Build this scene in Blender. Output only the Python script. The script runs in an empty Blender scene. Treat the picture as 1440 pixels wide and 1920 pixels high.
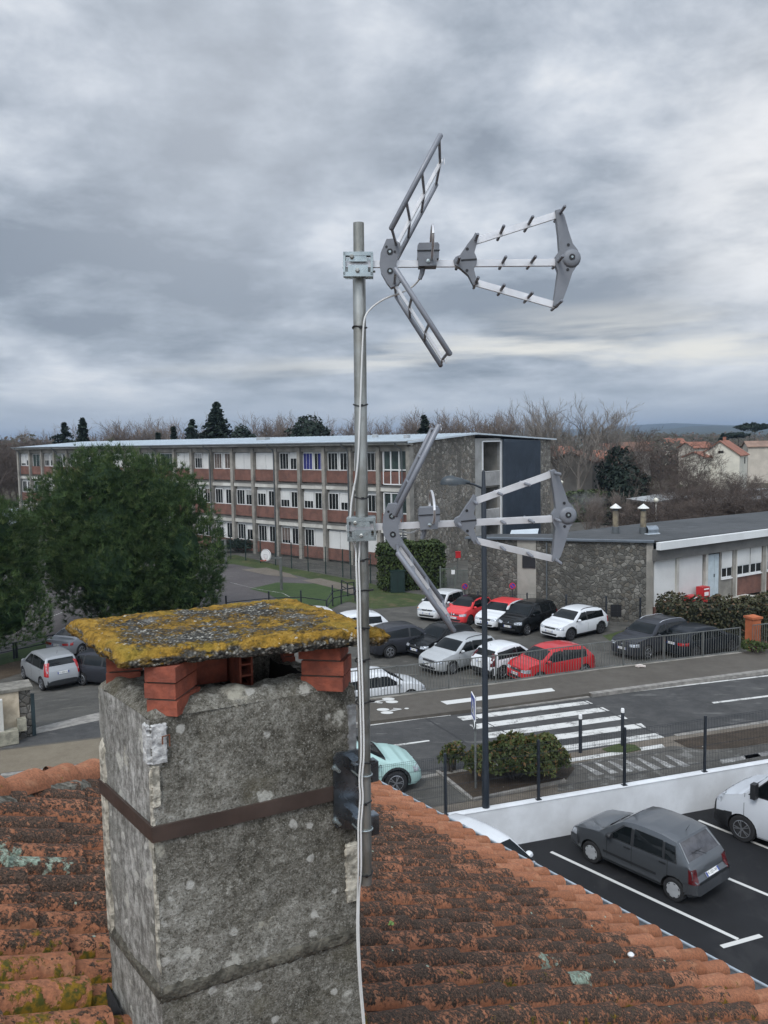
import bpy, bmesh, math, random
from math import *
from mathutils import Vector, Matrix, noise as mn
from mathutils.bvhtree import BVHTree
sc = bpy.context.scene
COL = sc.collection
R = math.radians
random.seed(7)

# ------------------------------------------------------------------ camera
CAMH = 9.7
FPX = 1554.0
_p, _r = R(4.97), R(1.0)
_F = Vector((0, cos(_p), -sin(_p))); _U0 = Vector((0, sin(_p), cos(_p))); _R0 = Vector((1, 0, 0))
CR = _R0 * cos(_r) - _U0 * sin(_r)
CU = _U0 * cos(_r) + _R0 * sin(_r)
cd = bpy.data.cameras.new('camera'); cam = bpy.data.objects.new('camera', cd); COL.objects.link(cam)
cam.matrix_world = Matrix(((CR.x, CU.x, -_F.x, 0), (CR.y, CU.y, -_F.y, 0), (CR.z, CU.z, -_F.z, CAMH), (0, 0, 0, 1)))
cd.sensor_fit = 'VERTICAL'; cd.sensor_height = 24.0; cd.lens = 24.0 * FPX / 1920.0
cd.clip_start = 0.05; cd.clip_end = 30000
sc.camera = cam
CAMP = Vector((0, 0, CAMH))

def ray(px, py):
    return _F + CR * ((px - 720) / FPX) - CU * ((py - 960) / FPX)
def gp(px, py, z=0.0):                 # the point of the photograph's ray at height z
    d = ray(px, py); return CAMP + d * ((z - CAMH) / d.z)
def dp(px, py, Y):                     # ... at distance Y along the view
    d = ray(px, py); return CAMP + d * (Y / d.y)
def pp(px, py, p0, n):                 # ... on a plane
    d = ray(px, py); p0 = Vector(p0); n = Vector(n)
    return CAMP + d * ((p0 - CAMP).dot(n) / d.dot(n))

# ------------------------------------------------------------------ sky and sun
W = bpy.data.worlds.new('World'); sc.world = W; W.use_nodes = True
wt = W.node_tree; wt.nodes.clear()
def wn(t, **k):
    n = wt.nodes.new(t)
    for a, b in k.items(): setattr(n, a, b)
    return n
def wl(a, b): wt.links.new(a, b)
def wmath(op, a, b=None, c=None, clamp=False):
    n = wn('ShaderNodeMath', operation=op, use_clamp=clamp)
    for i, v in enumerate((a, b, c)):
        if v is None: continue
        if isinstance(v, (int, float)): n.inputs[i].default_value = v
        else: wl(v, n.inputs[i])
    return n.outputs[0]
def wmap(v, a, b, c, d, smooth=True):
    n = wn('ShaderNodeMapRange', interpolation_type='SMOOTHSTEP' if smooth else 'LINEAR')
    wl(v, n.inputs[0])
    for i, x in enumerate((a, b, c, d)): n.inputs[i + 1].default_value = x
    return n.outputs[0]
SUN_EL, SUN_AZ = R(48), R(205)         # azimuth measured clockwise from +Y: behind the camera, a little to the left
sky = wn('ShaderNodeTexSky', sky_type='NISHITA', sun_disc=False)
sky.sun_elevation = SUN_EL; sky.sun_rotation = SUN_AZ
tc = wn('ShaderNodeTexCoord'); sp = wn('ShaderNodeSeparateXYZ'); wl(tc.outputs['Generated'], sp.inputs[0])
X, Y_, Z_ = sp.outputs
zz = wmath('MULTIPLY', wmath('SQRT', wmath('ADD', wmath('MAXIMUM', Z_, 0.0), 0.02)), 1.75)     # clouds flatten towards the horizon
cb = wn('ShaderNodeCombineXYZ'); wl(X, cb.inputs[0]); wl(Y_, cb.inputs[1]); wl(zz, cb.inputs[2])
def cloudnoise(scale, detail, rough, dist, off, sx=1.0, sy=1.0):
    m = wn('ShaderNodeMapping'); wl(cb.outputs[0], m.inputs[0]); m.inputs['Location'].default_value = off
    m.inputs['Scale'].default_value = (sx, sx, sy)
    n = wn('ShaderNodeTexNoise'); wl(m.outputs[0], n.inputs['Vector'])
    n.inputs['Scale'].default_value = scale; n.inputs['Detail'].default_value = detail
    n.inputs['Roughness'].default_value = rough; n.inputs['Distortion'].default_value = dist
    return n.outputs['Fac']
n1 = cloudnoise(3.5, 6, 0.50, 0.10, (3.1, 1.7, 0.4), 0.8, 1.0)
n2 = cloudnoise(8.5, 10, 0.60, 0.12, (8.2, 4.4, 1.0), 0.8, 1.15)
n3 = cloudnoise(3.2, 7, 0.52, 0.25, (1.2, 9.6, 2.0), 0.8, 2.6)
cl = wmath('ADD', wmath('MULTIPLY', n1, 0.65), wmath('MULTIPLY', n2, 0.35))
ramp = wn('ShaderNodeValToRGB'); wl(cl, ramp.inputs[0])
SKYRAMP = [(0.42, (0.27, 0.315, 0.38)), (0.475, (0.385, 0.44, 0.515)), (0.522, (0.52, 0.575, 0.655)), (0.572, (0.69, 0.74, 0.81)), (0.64, (0.92, 0.94, 0.97))]
e = ramp.color_ramp.elements
e[0].position, e[0].color = SKYRAMP[0][0], SKYRAMP[0][1] + (1,)
e[1].position, e[1].color = SKYRAMP[-1][0], SKYRAMP[-1][1] + (1,)
for p, c in SKYRAMP[1:-1]:
    q = e.new(p); q.color = c + (1,)
def wmixc(f, a, b, blend='MIX'):
    n = wn('ShaderNodeMix', data_type='RGBA', blend_type=blend)
    for s, v in ((0, f), (6, a), (7, b)):
        if isinstance(v, (int, float)): n.inputs[s].default_value = v
        elif isinstance(v, tuple): n.inputs[s].default_value = v
        else: wl(v, n.inputs[s])
    return n.outputs[2]
# thin places in the cloud, low on the right
def glow(az, el, k):
    d = (sin(R(az)) * cos(R(el)), cos(R(az)) * cos(R(el)), sin(R(el)))
    n = wn('ShaderNodeVectorMath', operation='DOT_PRODUCT'); wl(tc.outputs['Generated'], n.inputs[0]); n.inputs[1].default_value = d
    return wmath('POWER', wmath('MAXIMUM', n.outputs['Value'], 0.0), k)
g1 = glow(27, 13.5, 90)
g2 = glow(17, 7.0, 160)
g3 = glow(-9, 22, 40)
streak = wmap(n3, 0.53, 0.70, 0.0, 1.0)
band = wmath('MULTIPLY', wmap(Z_, 0.035, 0.09, 0, 1), wmap(Z_, 0.10, 0.17, 1, 0))
col = ramp.outputs[0]
col = wmixc(wmath('MULTIPLY', wmath('MULTIPLY', g1, wmap(n2, 0.35, 0.62, 0.55, 1.0)), 0.95, clamp=True), col, (1.0, 1.0, 1.0, 1))
col = wmixc(wmath('MULTIPLY', wmath('MULTIPLY', wmath('MULTIPLY', streak, band), wmap(X, -0.35, 0.25, 0.15, 1.0)), 0.95, clamp=True), col, (0.95, 0.93, 0.86, 1))
col = wmixc(wmath('MULTIPLY', g3, 0.38, clamp=True), col, (0.80, 0.84, 0.90, 1))
hz = wmap(Z_, 0.005, 0.085, 0.85, 0.0)
col = wmixc(hz, col, (0.50, 0.57, 0.66, 1))
# an overcast sky is brightest overhead
gain = wmath('MULTIPLY', wmap(Z_, 0.47, 0.85, 1.0, 1.9), wmap(Y_, -0.75, 0.35, 2.6, 1.0))
col2 = wn('ShaderNodeVectorMath', operation='SCALE'); wl(col, col2.inputs[0]); wl(gain, col2.inputs['Scale'])
bgc = wn('ShaderNodeBackground'); wl(col2.outputs[0], bgc.inputs[0]); bgc.inputs[1].default_value = 1.0
bgs = wn('ShaderNodeBackground'); wl(sky.outputs[0], bgs.inputs[0]); bgs.inputs[1].default_value = 0.08
mx = wn('ShaderNodeMixShader'); mx.inputs[0].default_value = 0.93; wl(bgs.outputs[0], mx.inputs[1]); wl(bgc.outputs[0], mx.inputs[2])
wo = wn('ShaderNodeOutputWorld'); wl(mx.outputs[0], wo.inputs[0])
W.cycles.sampling_method = 'MANUAL'; W.cycles.sample_map_resolution = 1024
sd = bpy.data.lights.new('sun', 'SUN'); sd.energy = 1.5; sd.angle = R(20); sd.color = (1.0, 0.96, 0.9)
so = bpy.data.objects.new('sun', sd); COL.objects.link(so)
so.rotation_euler = (R(90) - SUN_EL, 0, -SUN_AZ + pi)
sc.view_settings.view_transform = 'Standard'; sc.view_settings.look = 'None'
sc.view_settings.exposure = 0.0; sc.view_settings.gamma = 1.0
sc.cycles.max_bounces = 5; sc.cycles.diffuse_bounces = 2; sc.cycles.glossy_bounces = 2; sc.cycles.transmission_bounces = 2
sc.cycles.transparent_max_bounces = 8; sc.cycles.volume_bounces = 0; sc.cycles.caustics_reflective = False; sc.cycles.caustics_refractive = False
sc.cycles.use_denoising = True
sc.cycles.use_adaptive_sampling = True; sc.cycles.adaptive_threshold = 0.02

# ------------------------------------------------------------------ materials
def newmat(name):
    m = bpy.data.materials.new(name); m.use_nodes = True
    t = m.node_tree; b = t.nodes['Principled BSDF']
    return m, t, b
class NT:
    def __init__(s, t): s.t = t
    def n(s, ty, **k):
        q = s.t.nodes.new(ty)
        for a, b in k.items(): setattr(q, a, b)
        return q
    def l(s, a, b): s.t.links.new(a, b)
    def setin(s, sock, v):
        if hasattr(v, 'is_linked') or isinstance(v, bpy.types.NodeSocket): s.l(v, sock)
        elif isinstance(v, (tuple, list)) and sock.type == 'RGBA' and len(v) == 3: sock.default_value = tuple(v) + (1,)
        else: sock.default_value = v
    def math(s, op, a, b=0.0, clamp=False):
        q = s.n('ShaderNodeMath', operation=op, use_clamp=clamp); s.setin(q.inputs[0], a); s.setin(q.inputs[1], b); return q.outputs[0]
    def map(s, v, a, b, c=0.0, d=1.0, sm=True):
        q = s.n('ShaderNodeMapRange', interpolation_type='SMOOTHSTEP' if sm else 'LINEAR'); s.setin(q.inputs[0], v)
        for i, x in enumerate((a, b, c, d)): s.setin(q.inputs[i + 1], x)
        return q.outputs[0]
    def coord(s, kind='Object', scale=None, loc=None):
        q = s.n('ShaderNodeTexCoord').outputs[kind]
        if scale or loc:
            m = s.n('ShaderNodeMapping'); s.l(q, m.inputs[0])
            if scale: m.inputs['Scale'].default_value = scale
            if loc: m.inputs['Location'].default_value = loc
            q = m.outputs[0]
        return q
    def noise(s, vec, scale, detail=4, rough=0.55, dist=0.0):
        q = s.n('ShaderNodeTexNoise'); s.l(vec, q.inputs['Vector'])
        q.inputs['Scale'].default_value = scale; q.inputs['Detail'].default_value = detail
        q.inputs['Roughness'].default_value = rough; q.inputs['Distortion'].default_value = dist
        return q.outputs['Fac']
    def vor(s, vec, scale, feature='F1', rnd=1.0):
        q = s.n('ShaderNodeTexVoronoi', feature=feature); s.l(vec, q.inputs['Vector']); q.inputs['Scale'].default_value = scale
        q.inputs['Randomness'].default_value = rnd
        return q
    def mix(s, f, a, b, blend='MIX'):
        q = s.n('ShaderNodeMix', data_type='RGBA', blend_type=blend)
        s.setin(q.inputs[0], f); s.setin(q.inputs[6], a); s.setin(q.inputs[7], b); return q.outputs[2]
    def ramp(s, v, stops):
        q = s.n('ShaderNodeValToRGB'); s.l(v, q.inputs[0]); e = q.color_ramp.elements
        e[0].position, e[0].color = stops[0][0], tuple(stops[0][1]) + (1,)
        e[1].position, e[1].color = stops[-1][0], tuple(stops[-1][1]) + (1,)
        for p, c in stops[1:-1]:
            k = e.new(p); k.color = tuple(c) + (1,)
        return q.outputs[0]
    def bump(s, h, strength=0.3, dist=0.01):
        q = s.n('ShaderNodeBump'); q.inputs['Strength'].default_value = strength; q.inputs['Distance'].default_value = dist
        s.l(h, q.inputs['Height']); return q.outputs[0]
MATS = {}
def M(name, col, rough=0.6, metal=0.0, var=0.12, scale=3.0, col2=None, bump=0.0, bscale=40.0, coat=0.0, spec=None, detail=5):
    if name in MATS: return MATS[name]
    m, t, b = newmat(name); k = NT(t)
    c2 = col2 if col2 else tuple(c * (1 - var * 2) for c in col)
    v = k.coord('Object')
    if var or col2:
        f = k.map(k.noise(v, scale, detail, 0.6), 0.35, 0.65)
        k.l(k.mix(f, c2, col), b.inputs['Base Color'])
        k.l(k.map(k.noise(v, scale * 2.3, 3), 0.3, 0.7, max(0.02, rough - 0.08), min(1, rough + 0.08)), b.inputs['Roughness'])
    else:
        b.inputs['Base Color'].default_value = tuple(col) + (1,); b.inputs['Roughness'].default_value = rough
    b.inputs['Metallic'].default_value = metal
    if coat: b.inputs['Coat Weight'].default_value = coat; b.inputs['Coat Roughness'].default_value = 0.06
    if spec is not None: b.inputs['Specular IOR Level'].default_value = spec
    if bump: k.l(k.bump(k.noise(v, bscale, 4), bump, 0.02), b.inputs['Normal'])
    MATS[name] = m
    return m

# ------------------------------------------------------------------ mesh helpers
def lerp(a, b, t): return a + (b - a) * t
def interp(tab, x):
    if x <= tab[0][0]: return tab[0][1]
    for (a, va), (b, vb) in zip(tab, tab[1:]):
        if x <= b: return lerp(va, vb, (x - a) / (b - a) if b > a else 0)
    return tab[-1][1]


class MB:
    def __init__(s): s.v = []; s.f = []; s.m = []; s.att = []
    def add(s, vs, fs, mi=0, att=None):
        o = len(s.v); s.v += [tuple(p) for p in vs]
        s.f += [tuple(i + o for i in f) for f in fs]; s.m += [mi] * len(fs)
        if att is not None: s.att += [att] * len(vs)
        return s
    def box(s, c, size, rz=0.0, mi=0, ax=None):
        x, y, z = (q / 2 for q in size); c = Vector(c)
        if ax is None: ax = (Vector((cos(rz), sin(rz), 0)), Vector((-sin(rz), cos(rz), 0)), Vector((0, 0, 1)))
        vs = [c + ax[0] * (i * x) + ax[1] * (j * y) + ax[2] * (k * z) for i in (-1, 1) for j in (-1, 1) for k in (-1, 1)]
        s.add(vs, [(0, 1, 3, 2), (4, 6, 7, 5), (0, 4, 5, 1), (2, 3, 7, 6), (0, 2, 6, 4), (1, 5, 7, 3)], mi); return s
    def bar(s, a, b, w, h=None, mi=0, up=(0, 0, 1)):     # square bar from a to b
        a = Vector(a); b = Vector(b); d = b - a; L = d.length
        if L < 1e-6: return s
        x = d / L; u = Vector(up)
        if abs(x.dot(u)) > 0.98: u = Vector((1, 0, 0))
        y = u.cross(x).normalized(); z = x.cross(y)
        return s.box((a + b) / 2, (L, w, h or w), mi=mi, ax=(x, y, z))
    def tube(s, pts, r, n=8, mi=0, cap=True):
        pts = [Vector(p) for p in pts]; rs = r if isinstance(r, (list, tuple)) else [r] * len(pts)
        o = len(s.v); prev = None
        for i, p in enumerate(pts):
            d = (pts[min(i + 1, len(pts) - 1)] - pts[max(i - 1, 0)]).normalized()
            if prev is None:
                u = Vector((0, 0, 1)) if abs(d.z) < 0.9 else Vector((1, 0, 0))
                y = u.cross(d).normalized()
            else: y = (prev - d * prev.dot(d)).normalized()
            prev = y; z = d.cross(y)
            for j in range(n):
                a = 2 * pi * j / n; s.v.append(tuple(p + (y * cos(a) + z * sin(a)) * rs[i]))
        for i in range(len(pts) - 1):
            for j in range(n):
                a, b = o + i * n + j, o + i * n + (j + 1) % n
                s.f.append((a, b, b + n, a + n)); s.m.append(mi)
        if cap:
            s.f.append(tuple(o + j for j in reversed(range(n)))); s.f.append(tuple(o + (len(pts) - 1) * n + j for j in range(n))); s.m += [mi, mi]
        return s
    def lathe(s, prof, c=(0, 0, 0), n=16, mi=0, ax=None):    # prof: (radius, height)
        c = Vector(c); X, Y, Z = ax or (Vector((1, 0, 0)), Vector((0, 1, 0)), Vector((0, 0, 1))); o = len(s.v)
        for r, h in prof:
            for j in range(n):
                a = 2 * pi * j / n; s.v.append(tuple(c + X * (r * cos(a)) + Y * (r * sin(a)) + Z * h))
        for i in range(len(prof) - 1):
            for j in range(n):
                a, b = o + i * n + j, o + i * n + (j + 1) % n
                s.f.append((a, b, b + n, a + n)); s.m.append(mi)
        if prof[0][0] > 1e-4: s.f.append(tuple(o + j for j in reversed(range(n)))); s.m.append(mi)
        if prof[-1][0] > 1e-4: s.f.append(tuple(o + (len(prof) - 1) * n + j for j in range(n))); s.m.append(mi)
        return s
    def prism(s, poly, z0, z1, mi=0):
        n = len(poly)
        ar = sum(poly[i][0] * poly[(i + 1) % n][1] - poly[(i + 1) % n][0] * poly[i][1] for i in range(n))
        if ar < 0: poly = list(reversed(poly))
        vs = [(p[0], p[1], z0) for p in poly] + [(p[0], p[1], z1) for p in poly]
        fs = [tuple(reversed(range(n))), tuple(range(n, 2 * n))] + [(i, (i + 1) % n, (i + 1) % n + n, i + n) for i in range(n)]
        return s.add(vs, fs, mi)
    def sheet(s, poly, z, mi=0):
        n = len(poly)
        ar = sum(poly[i][0] * poly[(i + 1) % n][1] - poly[(i + 1) % n][0] * poly[i][1] for i in range(n))
        if ar < 0: poly = list(reversed(poly))
        return s.add([(p[0], p[1], z if len(p) < 3 else p[2]) for p in poly], [tuple(range(n))], mi)
    def extr(s, poly, origin, ex, ey, thick, mi=0):         # polygon in a plane (ex, ey), thickness along ex x ey
        o = Vector(origin); ex = Vector(ex); ey = Vector(ey); ez = ex.cross(ey).normalized(); n = len(poly)
        ar = sum(poly[i][0] * poly[(i + 1) % n][1] - poly[(i + 1) % n][0] * poly[i][1] for i in range(n))
        if ar < 0: poly = list(reversed(poly))
        vs = [o + ex * a + ey * b - ez * (thick / 2) for a, b in poly] + [o + ex * a + ey * b + ez * (thick / 2) for a, b in poly]
        fs = [tuple(reversed(range(n))), tuple(range(n, 2 * n))] + [(i, (i + 1) % n, (i + 1) % n + n, i + n) for i in range(n)]
        return s.add(vs, fs, mi)
    def build(s, name, mats, parent=None, smooth=False, angle=40, recalc=False, attname=None):
        me = bpy.data.meshes.new(name); me.from_pydata(s.v, [], s.f)
        mats = mats if isinstance(mats, (list, tuple)) else [mats]
        for m in mats: me.materials.append(m)
        if len(mats) > 1: me.polygons.foreach_set('material_index', s.m)
        if recalc:
            b = bmesh.new(); b.from_mesh(me); bmesh.ops.recalc_face_normals(b, faces=b.faces); b.to_mesh(me); b.free()
        if smooth:
            me.polygons.foreach_set('use_smooth', [True] * len(me.polygons))
            if angle < 179: me.set_sharp_from_angle(angle=R(angle))
        if attname and s.att:
            a = me.attributes.new(attname, 'FLOAT_COLOR', 'POINT')
            a.data.foreach_set('color', [c for t in s.att for c in t])
        me.update()
        o = bpy.data.objects.new(name, me); COL.objects.link(o)
        if parent is not None: o.parent = parent
        return o
def tag(o, label=None, cat=None, group=None, kind=None):
    if label: o['label'] = label
    if cat: o['category'] = cat
    if group: o['group'] = group
    if kind: o['kind'] = kind
    return o
def empty(name, loc=(0, 0, 0), rz=0.0, label=None, cat=None, group=None):
    o = bpy.data.objects.new(name, None); o.empty_display_size = 0.2; COL.objects.link(o)
    o.location = loc; o.rotation_euler = (0, 0, rz); tag(o, label, cat, group); return o
def copytree(o, parent=None):
    c = o.copy(); COL.objects.link(c)
    if parent is not None: c.parent = parent
    for ch in [q for q in o.children]: copytree(ch, c)
    return c
def textmesh(txt, size, origin, ex, ey, mat, name, parent, ext=0.0):
    cu = bpy.data.curves.new(name, 'FONT'); cu.body = txt; cu.size = size; cu.align_x = 'CENTER'; cu.align_y = 'CENTER'; cu.extrude = ext
    t = bpy.data.objects.new('tmp', cu); COL.objects.link(t)
    me = bpy.data.meshes.new_from_object(t.evaluated_get(bpy.context.evaluated_depsgraph_get()))
    bpy.data.objects.remove(t); bpy.data.curves.remove(cu)
    ex = Vector(ex); ey = Vector(ey); ez = ex.cross(ey)
    mt = Matrix(((ex.x, ey.x, ez.x, origin[0]), (ex.y, ey.y, ez.y, origin[1]), (ex.z, ey.z, ez.z, origin[2]), (0, 0, 0, 1)))
    me.transform(mt); me.materials.clear(); me.materials.append(mat)
    o = bpy.data.objects.new(name, me); COL.objects.link(o); o.parent = parent
    return o
# shared materials
GLASS = M('car_glass', (0.006, 0.008, 0.009), 0.05, var=0, spec=0.28)
BLK = M('black_plastic', (0.018, 0.019, 0.021), 0.55, scale=9)
TYRE = M('tyre_rubber', (0.015, 0.015, 0.016), 0.85, scale=9)
RIM = M('alloy_rim', (0.42, 0.43, 0.45), 0.35, metal=0.8, var=0.1)
RIMDK = M('dark_alloy', (0.10, 0.10, 0.11), 0.4, metal=0.6, var=0.1)
COVER = M('grey_wheel_cover', (0.33, 0.34, 0.35), 0.5, var=0.1)
LAMPG = M('headlamp_glass', (0.55, 0.58, 0.62), 0.12, metal=0.35, var=0.25, scale=14, spec=0.8)
LAMPO = M('amber_lamp', (0.75, 0.25, 0.04), 0.2, var=0)
LAMPR = M('red_lamp', (0.42, 0.012, 0.015), 0.15, var=0.2, scale=20, spec=0.8)
LAMPDR = M('dark_red_lamp', (0.10, 0.008, 0.010), 0.2, var=0.2, scale=20)
PLATE = M('plate_white', (0.72, 0.72, 0.70), 0.4, var=0.05)
PLATEB = M('plate_blue', (0.02, 0.05, 0.25), 0.4, var=0)
CHROME = M('chrome', (0.75, 0.76, 0.78), 0.12, metal=1.0, var=0)
INK = M('ink_black', (0.01, 0.01, 0.012), 0.5, var=0)
UNDER = M('underbody', (0.008, 0.008, 0.009), 0.9, var=0)
# ------------------------------------------------------------------ the house under the camera: roof, gutter, chimney
def adopt(o, parent):
    bpy.context.view_layer.update() if False else None
    l, r_, s_ = parent.matrix_basis.decompose()
    o.parent = parent; o.matrix_parent_inverse = parent.matrix_basis.inverted(); return o
def fbm(p, o=4): return mn.fractal(Vector(p), 1.0, 2.0, o)
PHI = R(37); RU = Vector((cos(PHI), sin(PHI), 0)); RV = Vector((-sin(PHI), cos(PHI), 0))
SL = 0.44; UE = 5.955; ZE = 5.315
def rz_(u): return ZE + SL * (UE - u)
def rp(u, v, h=0.0): q = RU * u + RV * v; return Vector((q.x, q.y, rz_(u) + h))
def hip_v(u): return 4.42 + u

def tile_material():
    m, t, b = newmat('clay_tile'); k = NT(t); v = k.coord('Object')
    at = k.n('ShaderNodeAttribute', attribute_name='wear'); sep = k.n('ShaderNodeSeparateColor'); k.l(at.outputs['Color'], sep.inputs[0])
    wear, moss, tone = sep.outputs
    base = k.mix(tone, (0.31, 0.119, 0.056), (0.45, 0.188, 0.100))
    fine = k.noise(v, 60, 6, 0.65)
    base = k.mix(k.map(fine, 0.35, 0.7), k.mix(0.65, base, (0.13, 0.06, 0.038)), base)
    pale = k.map(k.noise(v, 9, 5, 0.6), 0.52, 0.72)
    base = k.mix(k.math('MULTIPLY', pale, 0.5), base, (0.44, 0.235, 0.135))
    # dark lichen crust, in blots that run together
    big = k.noise(v, 4.5, 3, 0.5); mid = k.noise(v, 19, 6, 0.66, 0.3); sm = k.noise(v, 52, 5, 0.68)
    cr = k.math('ADD', k.math('ADD', k.math('MULTIPLY', big, 0.30), k.math('MULTIPLY', mid, 0.56)), k.math('MULTIPLY', sm, 0.60))
    thr = k.math('SUBTRACT', 1.06, k.math('MULTIPLY', wear, 0.455))
    f = k.map(k.math('SUBTRACT', cr, thr), -0.025, 0.03)
    f = k.math('MULTIPLY', f, k.map(k.math('ADD', k.math('MULTIPLY', k.noise(v, 44, 6, 0.72), .7), k.math('MULTIPLY', k.noise(v, 8, 3), .3)), .525, .575, 1.0, .14))
    dark = k.mix(k.map(k.noise(v, 95, 4, 0.7), 0.40, 0.62), (0.024, 0.018, 0.013), (0.095, 0.062, 0.045))
    c = k.mix(f, base, dark)
    mf = k.map(k.math('SUBTRACT', k.math('ADD', k.noise(v, 14, 5, 0.6), k.math('MULTIPLY', k.noise(v, 70, 3), 0.25)), k.math('SUBTRACT', 0.98, k.math('MULTIPLY', moss, 0.52))), -0.04, 0.05)
    mc = k.mix(k.map(k.noise(v, 40, 4), 0.35, 0.65), (0.055, 0.058, 0.012), (0.22, 0.125, 0.012))
    c = k.mix(mf, c, mc)
    vo = k.vor(v, 6.0); sp_ = k.map(k.math('ADD', vo.outputs['Distance'], k.math('MULTIPLY', k.noise(v, 35, 3), 0.05)), 0.085, 0.07)
    c = k.mix(sp_, c, (0.27, 0.33, 0.26))
    # two big pale green lichen rosettes
    def blob(c, rad):
        q = k.n('ShaderNodeVectorMath', operation='DISTANCE'); k.l(v, q.inputs[0]); q.inputs[1].default_value = c
        return k.map(k.math('ADD', q.outputs['Value'], k.math('MULTIPLY', k.math('SUBTRACT', k.noise(v, 16, 5, 0.6), 0.5), 0.34)), rad, rad - 0.03)
    for bc, rad in LICHENS:
        c = k.mix(k.math('MULTIPLY', blob(bc, rad), k.map(k.noise(v, 45, 4, 0.65), 0.36, 0.5, 0.25, 1.0)), c, k.mix(k.map(k.noise(v, 50, 4, 0.7), 0.35, 0.65), (0.13, 0.17, 0.13), (0.33, 0.40, 0.32)))
    k.l(c, b.inputs['Base Color']); b.inputs['Roughness'].default_value = 0.88; b.inputs['Specular IOR Level'].default_value = 0.25
    h = k.math('ADD', k.math('MULTIPLY', f, 0.5), k.math('ADD', k.math('MULTIPLY', fine, 0.35), k.math('MULTIPLY', mf, 0.8)))
    k.l(k.bump(h, 0.6, 0.008), b.inputs['Normal'])
    return m
NR = Vector((RU.x * SL, RU.y * SL, 1))
LICHENS = [(tuple(pp(1035, 1812, rp(1, 1, .08), NR)), .10), (tuple(pp(1085, 1838, rp(1, 1, .08), NR)), .11), (tuple(pp(25, 1612, rp(1, 1, .08), NR)), .13), (tuple(pp(95, 1622, rp(1, 1, .08), NR)), .06)]
CLAY = tile_material()
ZINC = M('zinc', (0.30, 0.34, 0.38), 0.42, metal=0.55, var=0.12, scale=6)
MORTAR = M('roof_mortar', (0.20, 0.185, 0.15), 0.9, scale=22, col2=(0.050, 0.045, 0.032), bump=0.8, detail=8)
RENDER = M('house_render', (0.55, 0.50, 0.42), 0.9, scale=2, bump=0.2)

house = empty('house', (0, 3, -1.05), 0, 'terracotta tiled house roof in the foreground with a lichen crusted chimney', 'house')
ca, cb_, cdn = Vector((-0.766, 2.600, 0)), Vector((-0.118, 2.937, 0)), Vector((-1.065, 2.989, 0))
cc = cb_ + cdn - ca
def in_chim(p, mgn=0.0):
    e1, e2 = cb_ - ca, cdn - ca; d = Vector((p.x, p.y, 0)) - ca
    det = e1.x * e2.y - e1.y * e2.x
    s = (d.x * e2.y - d.y * e2.x) / det; t_ = (e1.x * d.y - e1.y * d.x) / det
    return -mgn < s < 1 + mgn and -mgn < t_ < 1 + mgn
rnd = random.Random(11)
tiles = MB(); NS = 10
PITCH = 0.212; EXPO = 0.365; TL = 0.46
dS = (RU * 1.0 + Vector((0, 0, -SL))).normalized(); nS = Vector((RU.x * SL, RU.y * SL, 1)).normalized()
def one_tile(u, v, wear, moss, L=TL):
    jv, jr, jt = rnd.uniform(-.012, .012), rnd.uniform(-.025, .025), rnd.uniform(-.012, .012)
    tone = rnd.random()
    ax = (dS + RV * jr + nS * jt).normalized(); lat = RV; up = lat.cross(ax); up = -up if up.z < 0 else up
    base = rp(u, v + jv, 0.022)                       # lower end
    st = [(-L, .068, .066, .0), (-L * .66, .073, .071, .006), (-L * .33, .078, .076, .012), (-.03, .083, .082, .019), (0, .084, .083, .021)]
    o = len(tiles.v)
    for (s_, hw_, hh_, lift) in st:
        wob = rnd.uniform(-.0015, .0015)
        for j in range(NS + 1):
            a = pi * j / NS
            x, y = cos(a), sin(a)
            p = base + ax * s_ + lat * (x * (hw_ + wob)) + up * (y ** .85 * hh_ + lift)
            tiles.v.append(tuple(p))
            low = max(0.0, 1 - y * 1.35)               # foot of the tile, where water sits
            tiles.att.append((max(0, wear - .62 * low * low), min(1, moss * (.66 + .55 * low)), tone, 1))
    n1_ = NS + 1
    for i in range(len(st) - 1):
        for j in range(NS):
            a = o + i * n1_ + j; tiles.f.append((a, a + 1, a + n1_ + 1, a + n1_)); tiles.m.append(0)
    # thick lower end and a short inside
    k0 = len(tiles.v)
    for s_, sc_ in ((0, .86), (-.14, .83)):
        for j in range(NS + 1):
            a = pi * j / NS
            tiles.v.append(tuple(base + ax * s_ + lat * (cos(a) * .084 * sc_) + up * ((sin(a) ** .85) * .083 * sc_ + .019 - (0.002 if s_ else 0))))
            tiles.att.append((wear * .5, moss * .5, tone * .6, 1))
    l0 = o + (len(st) - 1) * n1_
    for j in range(NS):
        tiles.f.append((l0 + j, l0 + j + 1, k0 + j + 1, k0 + j)); tiles.f.append((k0 + j, k0 + j + 1, k0 + n1_ + j + 1, k0 + n1_ + j)); tiles.m += [0, 0]
nrow = int((10.4 + 1.6) / PITCH)
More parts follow.
